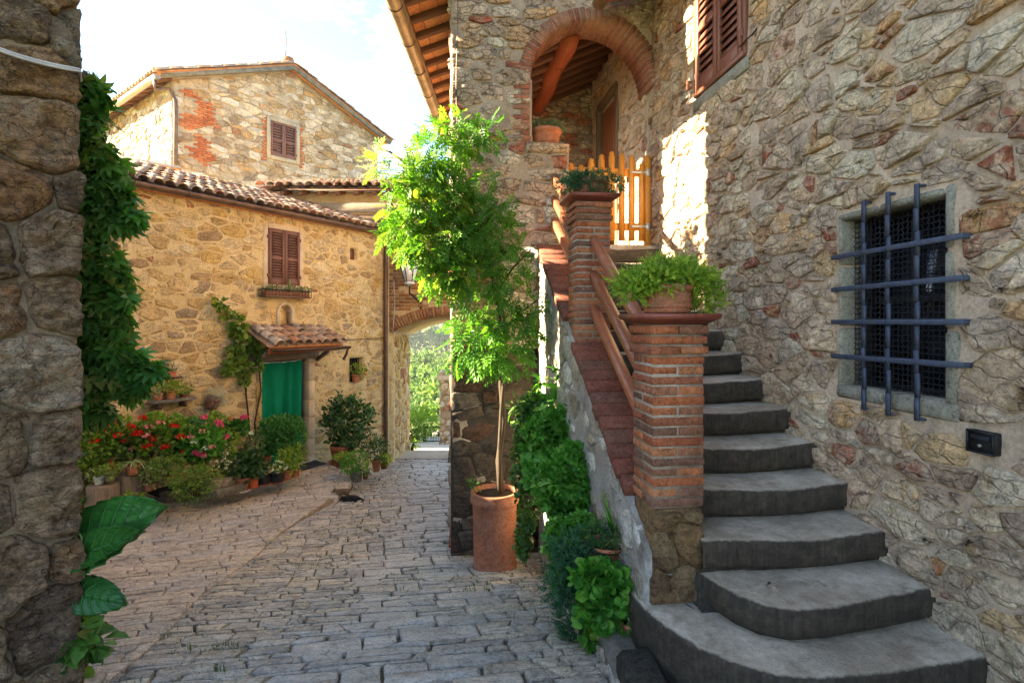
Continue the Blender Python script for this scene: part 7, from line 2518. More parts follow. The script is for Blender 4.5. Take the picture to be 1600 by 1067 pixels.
ws = root('wisteria', 'wisteria with bright feathery leaves climbing the tower corner from its pot', 'climbing plant', c + Vector((0, 0, h - .05)))
m = MB()
tr = [(783, 768), (779, 720), (787, 660), (783, 600), (786, 540), (778, 480), (765, 420), (748, 360), (735, 310), (722, 262), (715, 225)]
def ztr(py): return zp + (.12 if py < 700 else 0)
m.tube([at(a, b, ztr(b)) for a, b in tr], [.036, .03, .028, .027, .025, .025, .028, .025, .02, .016, .012], 9)
tr2 = [(781, 768), (780, 700), (783, 640), (790, 560), (788, 500), (775, 440)]
m.tube([at(a, b, ztr(b) - .03) for a, b in tr2], [.022, .018, .017, .016, .015, .012], 8)
for br in ([(765, 420), (740, 400), (700, 380), (650, 370)], [(748, 360), (700, 340), (650, 330), (600, 290)], [(735, 310), (700, 270), (660, 250), (585, 245)], [(722, 262), (735, 220), (760, 205)], [(775, 460), (800, 420), (830, 390)], [(785, 520), (810, 490), (838, 470)], [(787, 560), (750, 540), (722, 530)],
           [(600, 290), (612, 320), (630, 345)], [(640, 260), (610, 238), (580, 228)]):
    m.tube([at(a, b, zp + .05 - .1 * (a < 700)) for a, b in br], [.014, .011, .008, .004][:len(br)], 6)
m.build('trunk', MT['stem'], ws)
zz = zp - .02
def WB(l, zofs=0.0, d=.7): return [(at(a, b, zz + zofs), (rx * s, rx * s * d, ry * s)) for a, b, rx, ry in l]
lit = WB([(690, 240, 38, 28), (718, 205, 34, 16), (665, 275, 32, 26), (640, 330, 34, 26), (680, 310, 44, 34), (664, 385, 34, 26), (632, 368, 24, 18), (700, 370, 40, 32), (686, 425, 26, 26), (705, 420, 34, 30), (617, 372, 14, 14)], -.12)
mid = WB([(740, 380, 44, 34), (770, 360, 40, 34), (730, 330, 36, 30), (790, 400, 34, 28), (750, 430, 40, 30), (745, 290, 28, 22), (770, 330, 26, 18), (735, 225, 26, 16), (800, 440, 26, 16), (760, 200, 24, 10)], -.06, .5)
low = WB([(775, 480, 40, 22), (815, 478, 34, 20), (750, 510, 34, 22), (800, 515, 36, 26), (740, 545, 34, 20), (775, 552, 36, 20), (825, 500, 20, 18), (795, 545, 26, 22)], -.08, .55)
foliage('sun_tinted_foliage', lit, 1050, 'pinnate', (.12, .21), 'wisteria', ws, -.15, .35, .35, 71, .45, .55)
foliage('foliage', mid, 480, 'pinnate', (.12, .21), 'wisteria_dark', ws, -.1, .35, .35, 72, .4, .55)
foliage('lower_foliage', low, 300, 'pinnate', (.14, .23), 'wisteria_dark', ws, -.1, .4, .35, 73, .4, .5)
dry = WB([(590, 255, 20, 22), (610, 245, 22, 14), (640, 240, 22, 14), (640, 290, 22, 14), (625, 262, 26, 12), (665, 350, 18, 20)], -.15)
foliage('seed_sprays', dry, 420, 'tuft', (.06, .12), 'dry', ws, .3, .1, .2, 74)
foliage('sparse_foliage', WB([(605, 255, 24, 14), (625, 285, 18, 18), (650, 255, 22, 12)], -.15), 60, 'pinnate', (.14, .22), 'wisteria', ws, -.1, .3, .2, 75)

# ================================================================== PLANTER in front of the stairs
PG = 'plants on the planter wall'
def PB(l, zc, d=.8):
    s_ = zc / FP
    return [(at(a, b, zc), (rx * s_, rx * s_ * d, ry * s_)) for a, b, rx, ry in l]
def planted(label, blobs, n, tmpl, size, leaf, seed, base, name='leafy_plant', shell=.55, clump=0, up=.45, droop=.1, pot_=None, stemn=8, kind='stuff'):
    r = root(name, label, 'plant', base, PG)
    stems('stem', base, blobs, stemn, .006, 'stem_green', r, seed)
    foliage('foliage', blobs, n, tmpl, size, leaf, r, up, droop, shell, seed, clump=clump)
    return r
z1, z2, z3 = 4.62, 3.98, 3.02
planted('bushy green herb crown farthest up the planter wall', PB([(862, 665, 46, 28), (885, 690, 36, 30), (842, 700, 28, 34), (890, 655, 24, 20), (850, 740, 26, 30)], z1), 2100, 'trefoil', (.04, .09), 'parsley', 80, at(868, 720, z1), shell=.3, clump=11)
q = planted('largest mass of parsley like leaves in the middle of the planter', PB([(878, 745, 44, 34), (918, 760, 40, 34), (856, 740, 30, 30), (935, 785, 28, 24), (900, 722, 38, 22), (892, 795, 38, 24), (868, 780, 24, 26)], z2), 3200, 'trefoil', (.035, .08), 'parsley', 81, at(895, 800, z2), shell=.3, clump=12)
pot(q, at(900, 828, z2), .115, .085, .15, 'pot_brown', False)
q = planted('pale green round leaved plant at the low end of the planter', PB([(922, 903, 28, 20), (960, 912, 32, 24), (997, 935, 26, 22), (940, 948, 32, 26), (985, 966, 28, 24), (928, 985, 18, 26), (968, 1000, 20, 22), (1004, 985, 14, 20)], z3), 1900, 'round', (.028, .072), 'parsley', 82, at(960, 985, z3), shell=.3, clump=8, droop=.3)
foliage('lower_leaves', PB([(940, 985, 14, 20), (985, 985, 16, 16)], z3), 110, 'round', (.03, .05), 'lime', q, -.2, .6, .3, 83)
pot(q, at(985, 1000, z3 - .02), .085, .065, .12, 'pot_old', False)
planted('dense trailing ivy hanging down the planter beside the tall pot', PB([(820, 660, 16, 40), (812, 730, 14, 50), (825, 790, 14, 50), (818, 840, 12, 34), (835, 640, 18, 24)], 4.72, .6), 1700, 'lobed', (.025, .045), 'ivy', 84, at(838, 700, 4.75), 'trailing_ivy', up=-.2, droop=.4)
planted('blue green straggly succulents trailing at the planter foot', PB([(886, 900, 26, 38), (900, 955, 30, 36), (876, 925, 18, 28), (918, 868, 24, 26), (928, 842, 18, 16), (902, 985, 20, 16), (890, 860, 20, 24)], 3.25), 620, 'sprig', (.06, .10), 'juniper', 85, at(905, 900, 3.3), up=.1, droop=.1)
planted('soft green trailing leaves filling the planter between the herbs and the twine wrapped pot', PB([(905, 830, 30, 26), (890, 860, 24, 30), (925, 870, 26, 20), (870, 840, 20, 30), (880, 900, 20, 28)], 3.55), 1100, 'trefoil', (.035, .06), 'parsley', 87, at(905, 860, 3.6), 'trailing_plant', up=.1, droop=.3)
planted('small fleshy rosettes beside the twine wrapped pot', PB([(968, 840, 12, 12), (930, 830, 14, 10), (975, 870, 10, 14), (915, 890, 12, 12), (928, 880, 10, 12)], 3.2), 150, 'sprig', (.05, .08), 'ivy', 86, at(945, 850, 3.25))
tp = root('twine_wrapped_pot', 'terracotta pot wrapped in dry twine with bright strappy leaves', 'potted plant', at(945, 880, 3.28), PG)
pot(tp, at(945, 882, 3.28), .125, .095, .14, 'pot', False, bands=1)
m = MB(); cc = at(945, 846, 3.28)
rg = random.Random(4)
for k in range(16):
    a0 = rg.uniform(0, 6.28); t0 = rg.uniform(-.02, .03)
    m.tube([(cc.x + (.128 + .012 * math.sin(i * 2 + k)) * math.cos(a0 + i * .3), cc.y + (.128 + .012 * math.sin(i * 2 + k)) * math.sin(a0 + i * .3), cc.z + t0 - .004 * i * rg.random()) for i in range(9)], .0035, 4)
m.build('twine', MT['stem'], tp)
arching(tp, at(960, 838, 3.28), 13, .20, 'parsley', 5, .010, 'leaf', 1.5)
fg = root('fig_shoot', 'young fig shoot with lobed leaves above the trailing ivy', 'plant', at(858, 640, 4.9), PG)
m = MB(); m.tube([at(862, 660, 4.9), at(858, 625, 4.9), at(852, 590, 4.9)], [.01, .008, .005], 6); m.build('stem', MT['stem_green'], fg)
foliage('foliage', PB([(850, 600, 16, 24), (862, 580, 12, 14), (845, 630, 16, 16), (850, 650, 16, 14)], 4.9), 26, 'palm', (.10, .16), 'parsley', fg, .0, .1, .3, 88)
foliage('shaded_leaves', PB([(838, 640, 20, 24), (812, 640, 14, 20)], 4.95), 120, 'narrow', (.08, .13), 'ivy', fg, .1, .3, .3, 89)

# ================================================================== POTS on the piers and the parapet
def pier_pot(label, x0, x1, y0, y1, z, rt, rb, h, mat, leaf, tmpl, blobs, n, size, seed, up=.5, droop=.2, shell=.5, clump=0, bands=1, name='potted_plant'):
    c = Vector(((x0 + x1) / 2, (y0 + y1) / 2, z))
    r = root(name, label, 'potted plant', c, 'pots on the stair walls')
    pot(r, c, rt, rb, h, mat, False, .018, .24, 30, bands)
    bl = [(c + Vector(o), rr) for o, rr in blobs]
    stems('stem', c + Vector((0, 0, h - .02)), bl, 8, .006, 'stem_green', r, seed, rt)
    foliage('foliage', bl, n, tmpl, size, leaf, r, up, droop, shell, seed, clump=clump)
    return r
zc1 = 1.645 + .062
pier_pot('weathered terracotta pot of bright feathery sedum on the front pier', PX0, PX1, 2.65, 2.935, zc1, .150, .125, .155, 'pot_old', 'sedum', 'sprig',
         [((-.14, -.02, .16), (.15, .13, .06)), ((0, -.03, .22), (.17, .15, .07)), ((.13, .0, .18), (.15, .13, .06)), ((.22, -.02, .10), (.07, .10, .10)), ((-.21, -.06, .12), (.10, .08, .05)), ((-.10, -.12, .17), (.1, .06, .05)), ((.10, -.12, .19), (.12, .06, .05))], 1200, (.05, .085), 90, .25, .0, .35)
pier_pot('terracotta pot of trailing blue green juniper on the upper pier', PX0, PX1, 4.22, 4.505, 2.64 + .062, .155, .125, .135, 'pot_brown', 'juniper', 'sprig',
         [((-.10, -.05, .145), (.15, .13, .045)), ((.06, -.02, .16), (.14, .13, .045)), ((-.22, -.10, .08), (.07, .07, .06)), ((.20, -.05, .11), (.07, .08, .06)), ((.0, -.17, .09), (.05, .04, .06)), ((-.15, -.14, .11), (.07, .05, .045))], 620, (.045, .075), 91, .05, .25, .35)
pier_pot('terracotta pot of small grey green leaves on the loggia parapet', .99, 1.38, FY + .03, FY + .30, 3.632, .175, .125, .20, 'pot', 'thyme', 'simple',
         [((-.05, -.02, .23), (.16, .15, .06)), ((.08, 0, .25), (.12, .12, .06)), ((-.17, -.03, .20), (.06, .08, .05)), ((.17, 0, .19), (.06, .08, .05))], 800, (.025, .045), 92, .5, .1, .4, bands=2)

# ================================================================== GATE at the head of the stairs
gt = root('wooden_gate', 'orange varnished picket gate closing the loggia above the steps', 'gate', (1.88, FY + .06, 2.52))
GX0, GX1 = 1.405, 2.31
zs_ = [3.44, 3.42, 3.50, 3.55, 3.59, 3.57, 3.55, 3.47]
n_p = len(zs_)
for k, zt in enumerate(zs_):
    x = GX0 + .04 + (GX1 - GX0 - .07) * k / (n_p - 1); w = .033
    zb = 2.575
    pr = [(-w, zb), (w, zb), (w, zt - .055), (w * .55, zt - .05), (w * .95, zt - .03), (w * .6, zt - .006), (0, zt), (-w * .6, zt - .006), (-w * .95, zt - .03), (-w * .55, zt - .05), (-w, zt - .055)]
    v = [(x + a, FY + .045, b) for a, b in pr] + [(x + a, FY + .068, b) for a, b in pr]
    m_ = len(pr)
    f = [tuple(range(m_)), tuple(range(2 * m_ - 1, m_ - 1, -1))] + [(i, m_ + i, m_ + (i + 1) % m_, (i + 1) % m_) for i in range(m_)]
    obj('picket', v, f, MT['gate'], gt, None, False, RNG.random())
for z in (2.74, 3.36):
    v, f = cbox(((GX1 - GX0) / 2, 0, 0), (0, .014, 0), (0, 0, .042), .004); obj('gate_rail', v + np.array(((GX0 + GX1) / 2, FY + .083, z)), f, MT['gate'], gt, None, True, RNG.random())
v, f = cbox((.032, 0, 0), (0, .03, 0), (0, 0, .54), .005); obj('gate_post', v + np.array((2.352, FY + .07, 3.02)), f, MT['gate'], gt, None, True, .4)
for z in (2.74, 3.36):
    m = MB(); m.box((2.255, FY + .040, z), (.10, 0, 0), (0, .004, 0), (0, 0, .013), .5, .002); m.box((2.352, FY + .036, z), (.022, 0, 0), (0, .004, 0), (0, 0, .04), .5, .002)
    m.tube([(2.325, FY + .036, z - .03), (2.325, FY + .036, z + .03)], .009, 8)
    m.build('hinge', MT['steel'], gt)

# ================================================================== CREEPER at the near corner
cr = root('hanging_creeper', 'dark green creeper hanging down behind the rough stone corner', 'climbing plant', at(128, 640, 3.0))
zcr = 2.95; s = zcr / FP
m = MB()
for k, pts in enumerate(([(118, 100), (140, 180), (150, 280), (152, 380), (150, 480), (150, 580), (135, 660)], [(125, 130), (165, 230), (175, 320), (160, 420), (170, 520), (200, 575), (245, 580)], [(150, 250), (190, 310), (215, 350)], [(150, 520), (180, 540), (215, 575), (228, 580)])):
    m.tube([at(a, b, zcr + .05 * k) for a, b in pts], [.012 - .0012 * i for i in range(len(pts))], 6)
m.build('stem', MT['stem'], cr)
def CB(l, z=zcr, d=.7): s_ = z / FP; return [(at(a, b, z), (rx * s_, rx * s_ * d, ry * s_)) for a, b, rx, ry in l]
bl = CB([(128, 150, 24, 30), (140, 215, 34, 40), (158, 275, 36, 40), (150, 330, 36, 40), (172, 330, 34, 34), (150, 400, 34, 44), (166, 440, 34, 34), (148, 490, 36, 50), (165, 530, 34, 34), (148, 580, 34, 44), (170, 575, 34, 26), (150, 640, 26, 26), (200, 575, 26, 20), (205, 610, 20, 16), (125, 300, 20, 120), (122, 520, 20, 110), (235, 578, 16, 10), (185, 500, 18, 16)])
foliage('foliage', bl, 1250, 'palm', (.055, .105), 'creeper', cr, -.1, .45, .2, 95, .25, .6)
foliage('young_leaves', CB([(145, 150, 20, 24), (185, 320, 20, 22), (210, 345, 10, 10), (190, 470, 14, 18), (225, 580, 22, 12), (200, 560, 18, 14)]), 130, 'palm', (.07, .12), 'box', cr, .1, .3, .2, 96, .3, .6)

# ================================================================== ELEPHANT EAR at the corner foot
ee = root('elephant_ear_plant', 'elephant ear plant with huge ribbed leaves at the foot of the dark corner', 'plant', at(104, 960, 2.62))
def big_leaf(base, tip, width, nrm, mat, parent, n=26, m_=9, cup=.10, wav=.014, sag=.08):
    """heart-shaped ribbed blade from base (where the stalk joins) to tip"""
    B, T_ = Vector(base), Vector(tip); ax_ = T_ - B; L_ = ax_.length; ax_.normalize()
    nn_ = Vector(nrm); sd = ax_.cross(nn_).normalized(); nn_ = sd.cross(ax_).normalized()
    v, f = [], []
    for i in range(n + 1):
        t = i / n
        w = width * (math.sin(math.pi * min(1, t * .82 + .18) ** 1.15)) ** .75 * (1.0 if t < .97 else .6)
        w = max(w, .002)
        for j in range(-m_, m_ + 1):
            q = j / m_
            tt = t - .20 * abs(q) ** 1.3 * (1 - t) * 1.0 + .0
            rib = wav * math.cos(2 * math.pi * (t * 8.5 - abs(q) * 2.4)) * abs(q) ** .6
            z = cup * width * q * q * 1.6 + rib - sag * (t ** 2) * L_ - (.012 if j == 0 else 0) + .02 * width * math.sin(5 * t + 2 * q)
            v.append(tuple(B + ax_ * (L_ * tt) + sd * (w * q) + nn_ * z))
    k = 2 * m_ + 1
    for i in range(n):
        for j in range(k - 1): a = i * k + j; f.append((a, a + 1, a + k + 1, a + k))
    o = obj('leaf', v, f, MT[mat], parent, None, True, RNG.uniform(.3, .8))
    VV = np.array(v).reshape(n + 1, 2 * m_ + 1, 3); up_ = np.array(nn_) * .003
    mb = MB(); mb.tube([VV[i, m_] + up_ for i in range(0, n + 1, 2)], [.0065 - .0055 * i / (n / 2) for i in range(n // 2 + 1)], 5)
    for i0 in range(1, n - 5, 3):
        for sg in (-1, 1):
            def V_(fi, j): i_ = min(n - 1, int(fi)); t_ = min(1.0, fi - i_); return VV[i_, j] * (1 - t_) + VV[i_ + 1, j] * t_
            pts_ = [V_(min(n, i0 + j * .62), m_ + sg * j) + up_ for j in range(0, m_)]
            mb.tube(pts_, [.003 - .0023 * j / m_ for j in range(len(pts_))], 4)
    mb.build('vein', MT['vein'], o)
    md = o.modifiers.new('thick', 'SOLIDIFY'); md.thickness = .0025
    return o
nv_ = lambda xc, zc, z: Vector(Wd(xc, zc)) + Vector((0, 0, z))
big_leaf(at(90, 868, 2.56), at(248, 788, 2.51), .165, nv_(-.28, -.85, .5), 'ear', ee)
big_leaf(at(98, 878, 2.52), at(212, 828, 2.40), .085, nv_(-.3, -.85, .5), 'ear_back', ee, cup=.2)
big_leaf(at(96, 920, 2.50), at(186, 938, 2.42), .085, nv_(.1, -.8, .7), 'ear', ee, cup=-.12, sag=.12)
m = MB()
for (a, b, c_) in (((100, 990), (102, 930), (92, 872)), ((104, 990), (125, 880), (112, 868)), ((98, 990), (92, 950), (96, 920))):
    m.tube([at(a[0], a[1], 2.58), at(b[0], b[1], 2.56), at(c_[0], c_[1], 2.54)], [.012, .010, .007], 7)
m.tube([at(118, 915, 2.52), at(126, 880, 2.5), at(128, 840, 2.48), at(112, 812, 2.5), at(100, 800, 2.52)], .004, 5)
m.build('leaf_stalk', MT['stem_green'], ee)
lp_ = root('broad_leaf_plant', 'dark leafy plant in a pot at the very foot of the corner', 'potted plant', at(112, 1062, 2.5))
pot(lp_, at(108, 1075, 2.5), .075, .055, .11, 'pot_brown')
foliage('foliage', CB([(118, 990, 32, 26), (140, 1000, 22, 18), (108, 1030, 24, 20), (105, 970, 18, 16)], 2.5), 120, 'broad', (.07, .12), 'creeper', lp_, .1, .3, .3, 98, .5, .5)
m = MB(); rg = random.Random(8)
for k in range(5): m.tube([at(110 + k * 3, 1045, 2.5), at(112 + k * 8, 1000, 2.48), at(105 + k * 14, 975 + 8 * (k % 2), 2.46)], .004, 5)
m.build('stem', MT['stem_green'], lp_)

# ================================================================== CATS
def skin_body(name, joints, edges, rootj, mat, parent, loc, heading, scale, sub=2):
    me = bpy.data.meshes.new(name)
    names = list(joints)
    vs = []
    ch, sh_ = math.cos(heading), math.sin(heading)
    for k in names:
        x, y, z, r = joints[k]
        vs.append(((x * ch - y * sh_) * scale, (x * sh_ + y * ch) * scale, z * scale))
    me.from_pydata(vs, [(names.index(a), names.index(b)) for a, b in edges], [])
    o = place(name, me, parent, loc)
    sk = o.modifiers.new('skin', 'SKIN')
    for i, k in enumerate(names):
        r = joints[k][3] * scale
        me.skin_vertices[0].data[i].radius = (r, r)
        me.skin_vertices[0].data[i].use_root = (k == rootj)
    sk.use_smooth_shade = True
    ss = o.modifiers.new('sub', 'SUBSURF'); ss.levels = sub; ss.render_levels = sub
    me.materials.append(mat)
    return o


def ensure_skin(me):
    if not me.skin_vertices:
        bm_ = None
# skin layers come with the modifier; created through bmesh so that they exist in background mode
import bmesh
def cat_thing(label, loc, heading, scale, joints, edges, mat, muzzle):
    r = root('cat', label, 'cat', loc)
    bm_ = bmesh.new(); lay = bm_.verts.layers.skin.verify()
    ch, sh_ = math.cos(heading), math.sin(heading)
    vv = {}
    for k, (x, y, z, rad) in joints.items():
        b = bm_.verts.new(((x * ch - y * sh_) * scale, (x * sh_ + y * ch) * scale, z * scale))
        b[lay].radius = (rad * scale, rad * scale); b[lay].use_root = (k == 'pelvis'); vv[k] = b
    for a, b in edges: bm_.edges.new((vv[a], vv[b]))
    me = bpy.data.meshes.new('body'); bm_.to_mesh(me); bm_.free()
    me.materials.append(MT[mat])
    o = place('body', me, r, loc)
    sk = o.modifiers.new('skin', 'SKIN'); sk.use_smooth_shade = True
    ss = o.modifiers.new('sub', 'SUBSURF'); ss.levels = 2; ss.render_levels = 2
    def tw(x, y, z): return Vector(loc) + Vector(((x * ch - y * sh_), (x * sh_ + y * ch), z)) * scale
    hx, hy, hz, hr = joints['head']
    for s_ in (-1, 1):
        e0 = tw(hx - .005, hy + s_ * .030, hz + .030)
        v = [tuple(e0 + (tw(a, b, c_) - tw(0, 0, 0))) for a, b, c_ in ((.008, s_ * -.016, -.004), (.008, s_ * .018, -.012), (-.014, s_ * .004, -.008), (.0, s_ * .010, .042))]
        obj('ear', v, [(0, 1, 3), (1, 2, 3), (2, 0, 3), (0, 2, 1)], MT[mat], r, None, False)
        m = MB(); m.lathe([(.001, -.007), (.0075, 0), (.001, .007)], tw(hx + hr * .80, hy + s_ * .018, hz + .008), 8); m.build('eye', MT['lime' if mat == 'tabby' else 'yellow'], r)
    m = MB(); m.lathe([(.002, -.016), (.016, -.010), (.019, 0), (.014, .012), (.002, .016)], tw(hx + hr * .92, hy, hz - .014), 10); m.build('muzzle', MT[muzzle], r)
    return r


stand = {'pelvis': (-.13, 0, .235, .062), 'belly': (-.02, 0, .222, .066), 'chest': (.10, 0, .225, .062), 'neck': (.165, 0, .255, .042), 'head': (.225, 0, .262, .052), 'nose': (.262, 0, .25, .026),
         'kl': (-.10, .045, .16, .038), 'hl': (-.175, .048, .085, .020), 'fl': (-.15, .048, .018, .017), 'tl': (-.125, .048, .012, .014), 'kr': (-.09, -.045, .16, .038), 'hr': (-.160, -.048, .085, .020), 'fr': (-.13, -.048, .018, .017), 'tr': (-.10, -.048, .012, .014),
         'el': (.10, .042, .14, .028), 'wl': (.112, .043, .07, .019), 'pl': (.122, .043, .014, .018), 'er': (.115, -.042, .14, .028), 'wr': (.14, -.043, .07, .019), 'pr': (.155, -.043, .014, .018),
         't1': (-.20, 0, .26, .022), 't2': (-.235, .005, .33, .017), 't3': (-.225, .01, .40, .014), 't4': (-.21, .015, .44, .010)}
se = [('pelvis', 'belly'), ('belly', 'chest'), ('chest', 'neck'), ('neck', 'head'), ('head', 'nose'), ('pelvis', 'kl'), ('kl', 'hl'), ('hl', 'fl'), ('fl', 'tl'), ('pelvis', 'kr'), ('kr', 'hr'), ('hr', 'fr'), ('fr', 'tr'),
      ('chest', 'el'), ('el', 'wl'), ('wl', 'pl'), ('chest', 'er'), ('er', 'wr'), ('wr', 'pr'), ('pelvis', 't1'), ('t1', 't2'), ('t2', 't3'), ('t3', 't4')]
ang = math.atan2(Wd(-1, -.35).y, Wd(-1, -.35).x)
g_ = on_ground(536, 772, h_terr)
g_ = Vector((g_.x, g_.y, max(float(h_street(g_.x, g_.y)), float(h_terr(g_.x, g_.y)) if inside(TERRACE, g_.x, g_.y) else -9) + .012))
cat_thing('brown tabby cat standing on the cobbles with its tail raised', g_, ang, .60, stand, se, 'tabby', 'tabby_pale')
lie = {'pelvis': (-.12, 0, .075, .075), 'belly': (0, 0, .075, .078), 'chest': (.12, 0, .08, .068), 'neck': (.19, .01, .085, .046), 'head': (.25, .02, .075, .054), 'nose': (.287, .02, .062, .026),
       'kl': (-.06, .075, .05, .04), 'hl': (-.12, .10, .022, .022), 'fl': (-.04, .115, .016, .016), 'kr': (-.07, -.065, .05, .04), 'hr': (-.12, -.09, .022, .022), 'fr': (-.04, -.10, .016, .016),
       'el': (.13, .06, .04, .03), 'pl': (.23, .07, .016, .019), 'er': (.13, -.055, .04, .03), 'pr': (.23, -.05, .016, .019), 't1': (-.20, .0, .05, .024), 't2': (-.27, .05, .025, .017), 't3': (-.27, .12, .018, .014), 't4': (-.22, .16, .016, .010)}
le = [('pelvis', 'belly'), ('belly', 'chest'), ('chest', 'neck'), ('neck', 'head'), ('head', 'nose'), ('pelvis', 'kl'), ('kl', 'hl'), ('hl', 'fl'), ('pelvis', 'kr'), ('kr', 'hr'), ('hr', 'fr'), ('chest', 'el'), ('el', 'pl'), ('chest', 'er'), ('er', 'pr'), ('pelvis', 't1'), ('t1', 't2'), ('t2', 't3'), ('t3', 't4')]
g2_ = on_ground(551, 783, h_street); g2_.z = float(h_street(g2_.x, g2_.y)) + .008
cat_thing('black cat lying on the cobbles in front of the tabby', g2_, math.atan2(Wd(-1, -.1).y, Wd(-1, -.1).x), .62, lie, le, 'black_fur', 'black_fur')

# ================================================================== BEYOND THE ARCH
def on_far(px, zc):
    xc = (px - CX) / FP * zc
    return W(xc, zc, float(far_z(xc, zc)))
# iron garden gate and posts
gzc = 20.5; gs_ = gzc / FP
ggt = root('garden_gate', 'small dark iron garden gate across the sunny road', 'gate', W((684 - CX) * gs_, gzc, 0))
zb_ = float(far_z(0, gzc)); zt_ = zb_ + 24 * gzc / FP
xa, xb = (664 - CX) * gs_, (703 - CX) * gs_
for k in range(16):
    x = xa + (xb - xa) * (k + .5) / 16
    v, f = tube([W(x, gzc, zb_ + .03), W(x, gzc, zt_ + .02)], .012, 6); obj('bar', v, f, MT['black_iron'], ggt)
for z in (zb_ + .05, (zb_ + zt_) / 2, zt_):
    v, f = cbox(Wd((xb - xa) / 2, 0), Wd(0, .012), (0, 0, .018)); obj('gate_rail', v + np.array(W((xa + xb) / 2, gzc, z)), f, MT['black_iron'], ggt, None, False)
for x in (xa - .03, xb + .03):
    v, f = cbox(Wd(.05, 0), Wd(0, .05), (0, 0, (zt_ - zb_) / 2 + .1), .01); obj('gate_post', v + np.array(W(x, gzc, (zb_ + zt_) / 2 + .02)), f, MT['black_iron'], ggt)
# stone gate pillar
gpz = 18.5; gp_s = gpz / FP
gp = root('stone_gatepost', 'sunlit square stone gatepost with a moulded cap beyond the arch', 'gatepost', at(706, 704, gpz))
zl, zh = float(far_z(0, gpz)) - .2, at(706, 592, gpz).z
wd_ = .40; xc_ = (690 - CX) * gp_s + wd_
cgp = W(xc_, gpz, 0)
v, f = cbox(Wd(wd_ - .03, 0), Wd(0, wd_ - .03), (0, 0, (zh - zl) / 2)); obj('core', v + np.array(cgp + Vector((0, 0, (zl + zh) / 2))), f, MT['ochre_mortar'], gp, None, False)
rs = random.Random(101)
for (o_, u_) in ((W(xc_ - wd_, gpz - wd_), Wd(1, 0)), (W(xc_ - wd_, gpz + wd_), Wd(0, -1))):
    fr_gp = Frame(o_, u_)
    for p in rubble(fr_gp, [(0, zl), (2 * wd_, zl), (2 * wd_, zh), (0, zh)], .3, .2, .02, rs, 1.5, hgt=.03, n=8, fine=False, jit=.2): obj('stone', p[0], p[1], MT['gable'], gp, None, True, p[2])
v, f = cbox(Wd(wd_ + .10, 0), Wd(0, wd_ + .10), (0, 0, .09), .03); obj('cap', v + np.array(cgp + Vector((0, 0, zh + .09))), f, MT['gable'], gp, None, True, .2)
v, f = cbox(Wd(wd_ + .03, 0), Wd(0, wd_ + .03), (0, 0, .06), .02); obj('cap_moulding', v + np.array(cgp + Vector((0, 0, zh + .23))), f, MT['gable'], gp, None, True, .4)


def tree(name, label, cat, base, crown, n, tmpl, size, leaf, seed, trunk_r=.12, group=None, limbs=5, shell=.5, clump=10, up=.4):
    r = root(name, label, cat, base, group)
    rg = random.Random(seed); m = MB(); b = Vector(base)
    top = Vector(crown[0][0])
    m.tube([b - Vector((0, 0, .3)), b.lerp(top, .35) + Vector((rg.uniform(-.1, .1), 0, 0)), b.lerp(top, .75), top], [trunk_r, trunk_r * .8, trunk_r * .55, trunk_r * .25], 8)
    for k in range(limbs):
        c, rr = crown[(k + 1) % len(crown)]
        s0 = b.lerp(top, rg.uniform(.35, .65)); e = Vector(c)
        m.tube([s0, s0.lerp(e, .5) + Vector((0, 0, .1 * (e - s0).length)), e], [trunk_r * .5, trunk_r * .35, trunk_r * .12], 6)
    m.build('trunk', MT['stem'], r)
    foliage('crown', crown, n, tmpl, size, leaf, r, up, .1, shell, seed, clump=clump)
    return r


# hedge shrubs by the road
for (lb_, px, zc, w_, h_, n, lf, sd) in (('round sunlit shrub beside the road behind the arch', 655, 20.5, .62, .9, 2200, 'hedge', 201), ('lower dark shrub under the sunlit round shrub', 646, 19.8, .5, .45, 900, 'bush', 202),
                                         ('yellow green bush beside the iron garden gate', 688, 23.5, .9, .5, 900, 'hedge', 203), ('leafy weed at the sunny passage corner', 645, 14.0, .14, .16, 120, 'lime', 204)):
    b = on_far(px, zc)
    top = {201: 632, 202: 672, 203: 655, 204: 705}[sd]
    zt2 = at(px, top, zc).z
    hh = max(.2, (zt2 - b.z) / 2)
    c = Vector((b.x, b.y, b.z + hh))
    tree('roadside_shrub', lb_, 'shrub', b, [(c, (w_, w_, hh)), (c + Vector((w_ * .3, 0, hh * .3)), (w_ * .7, w_ * .7, hh * .6)), (c - Vector((w_ * .4, 0, hh * .4)), (w_ * .7, w_ * .7, hh * .6))], n, 'simple', (.07, .14) if sd != 204 else (.05, .08), lf, sd, .05, 'shrubs beyond the arch', 4)
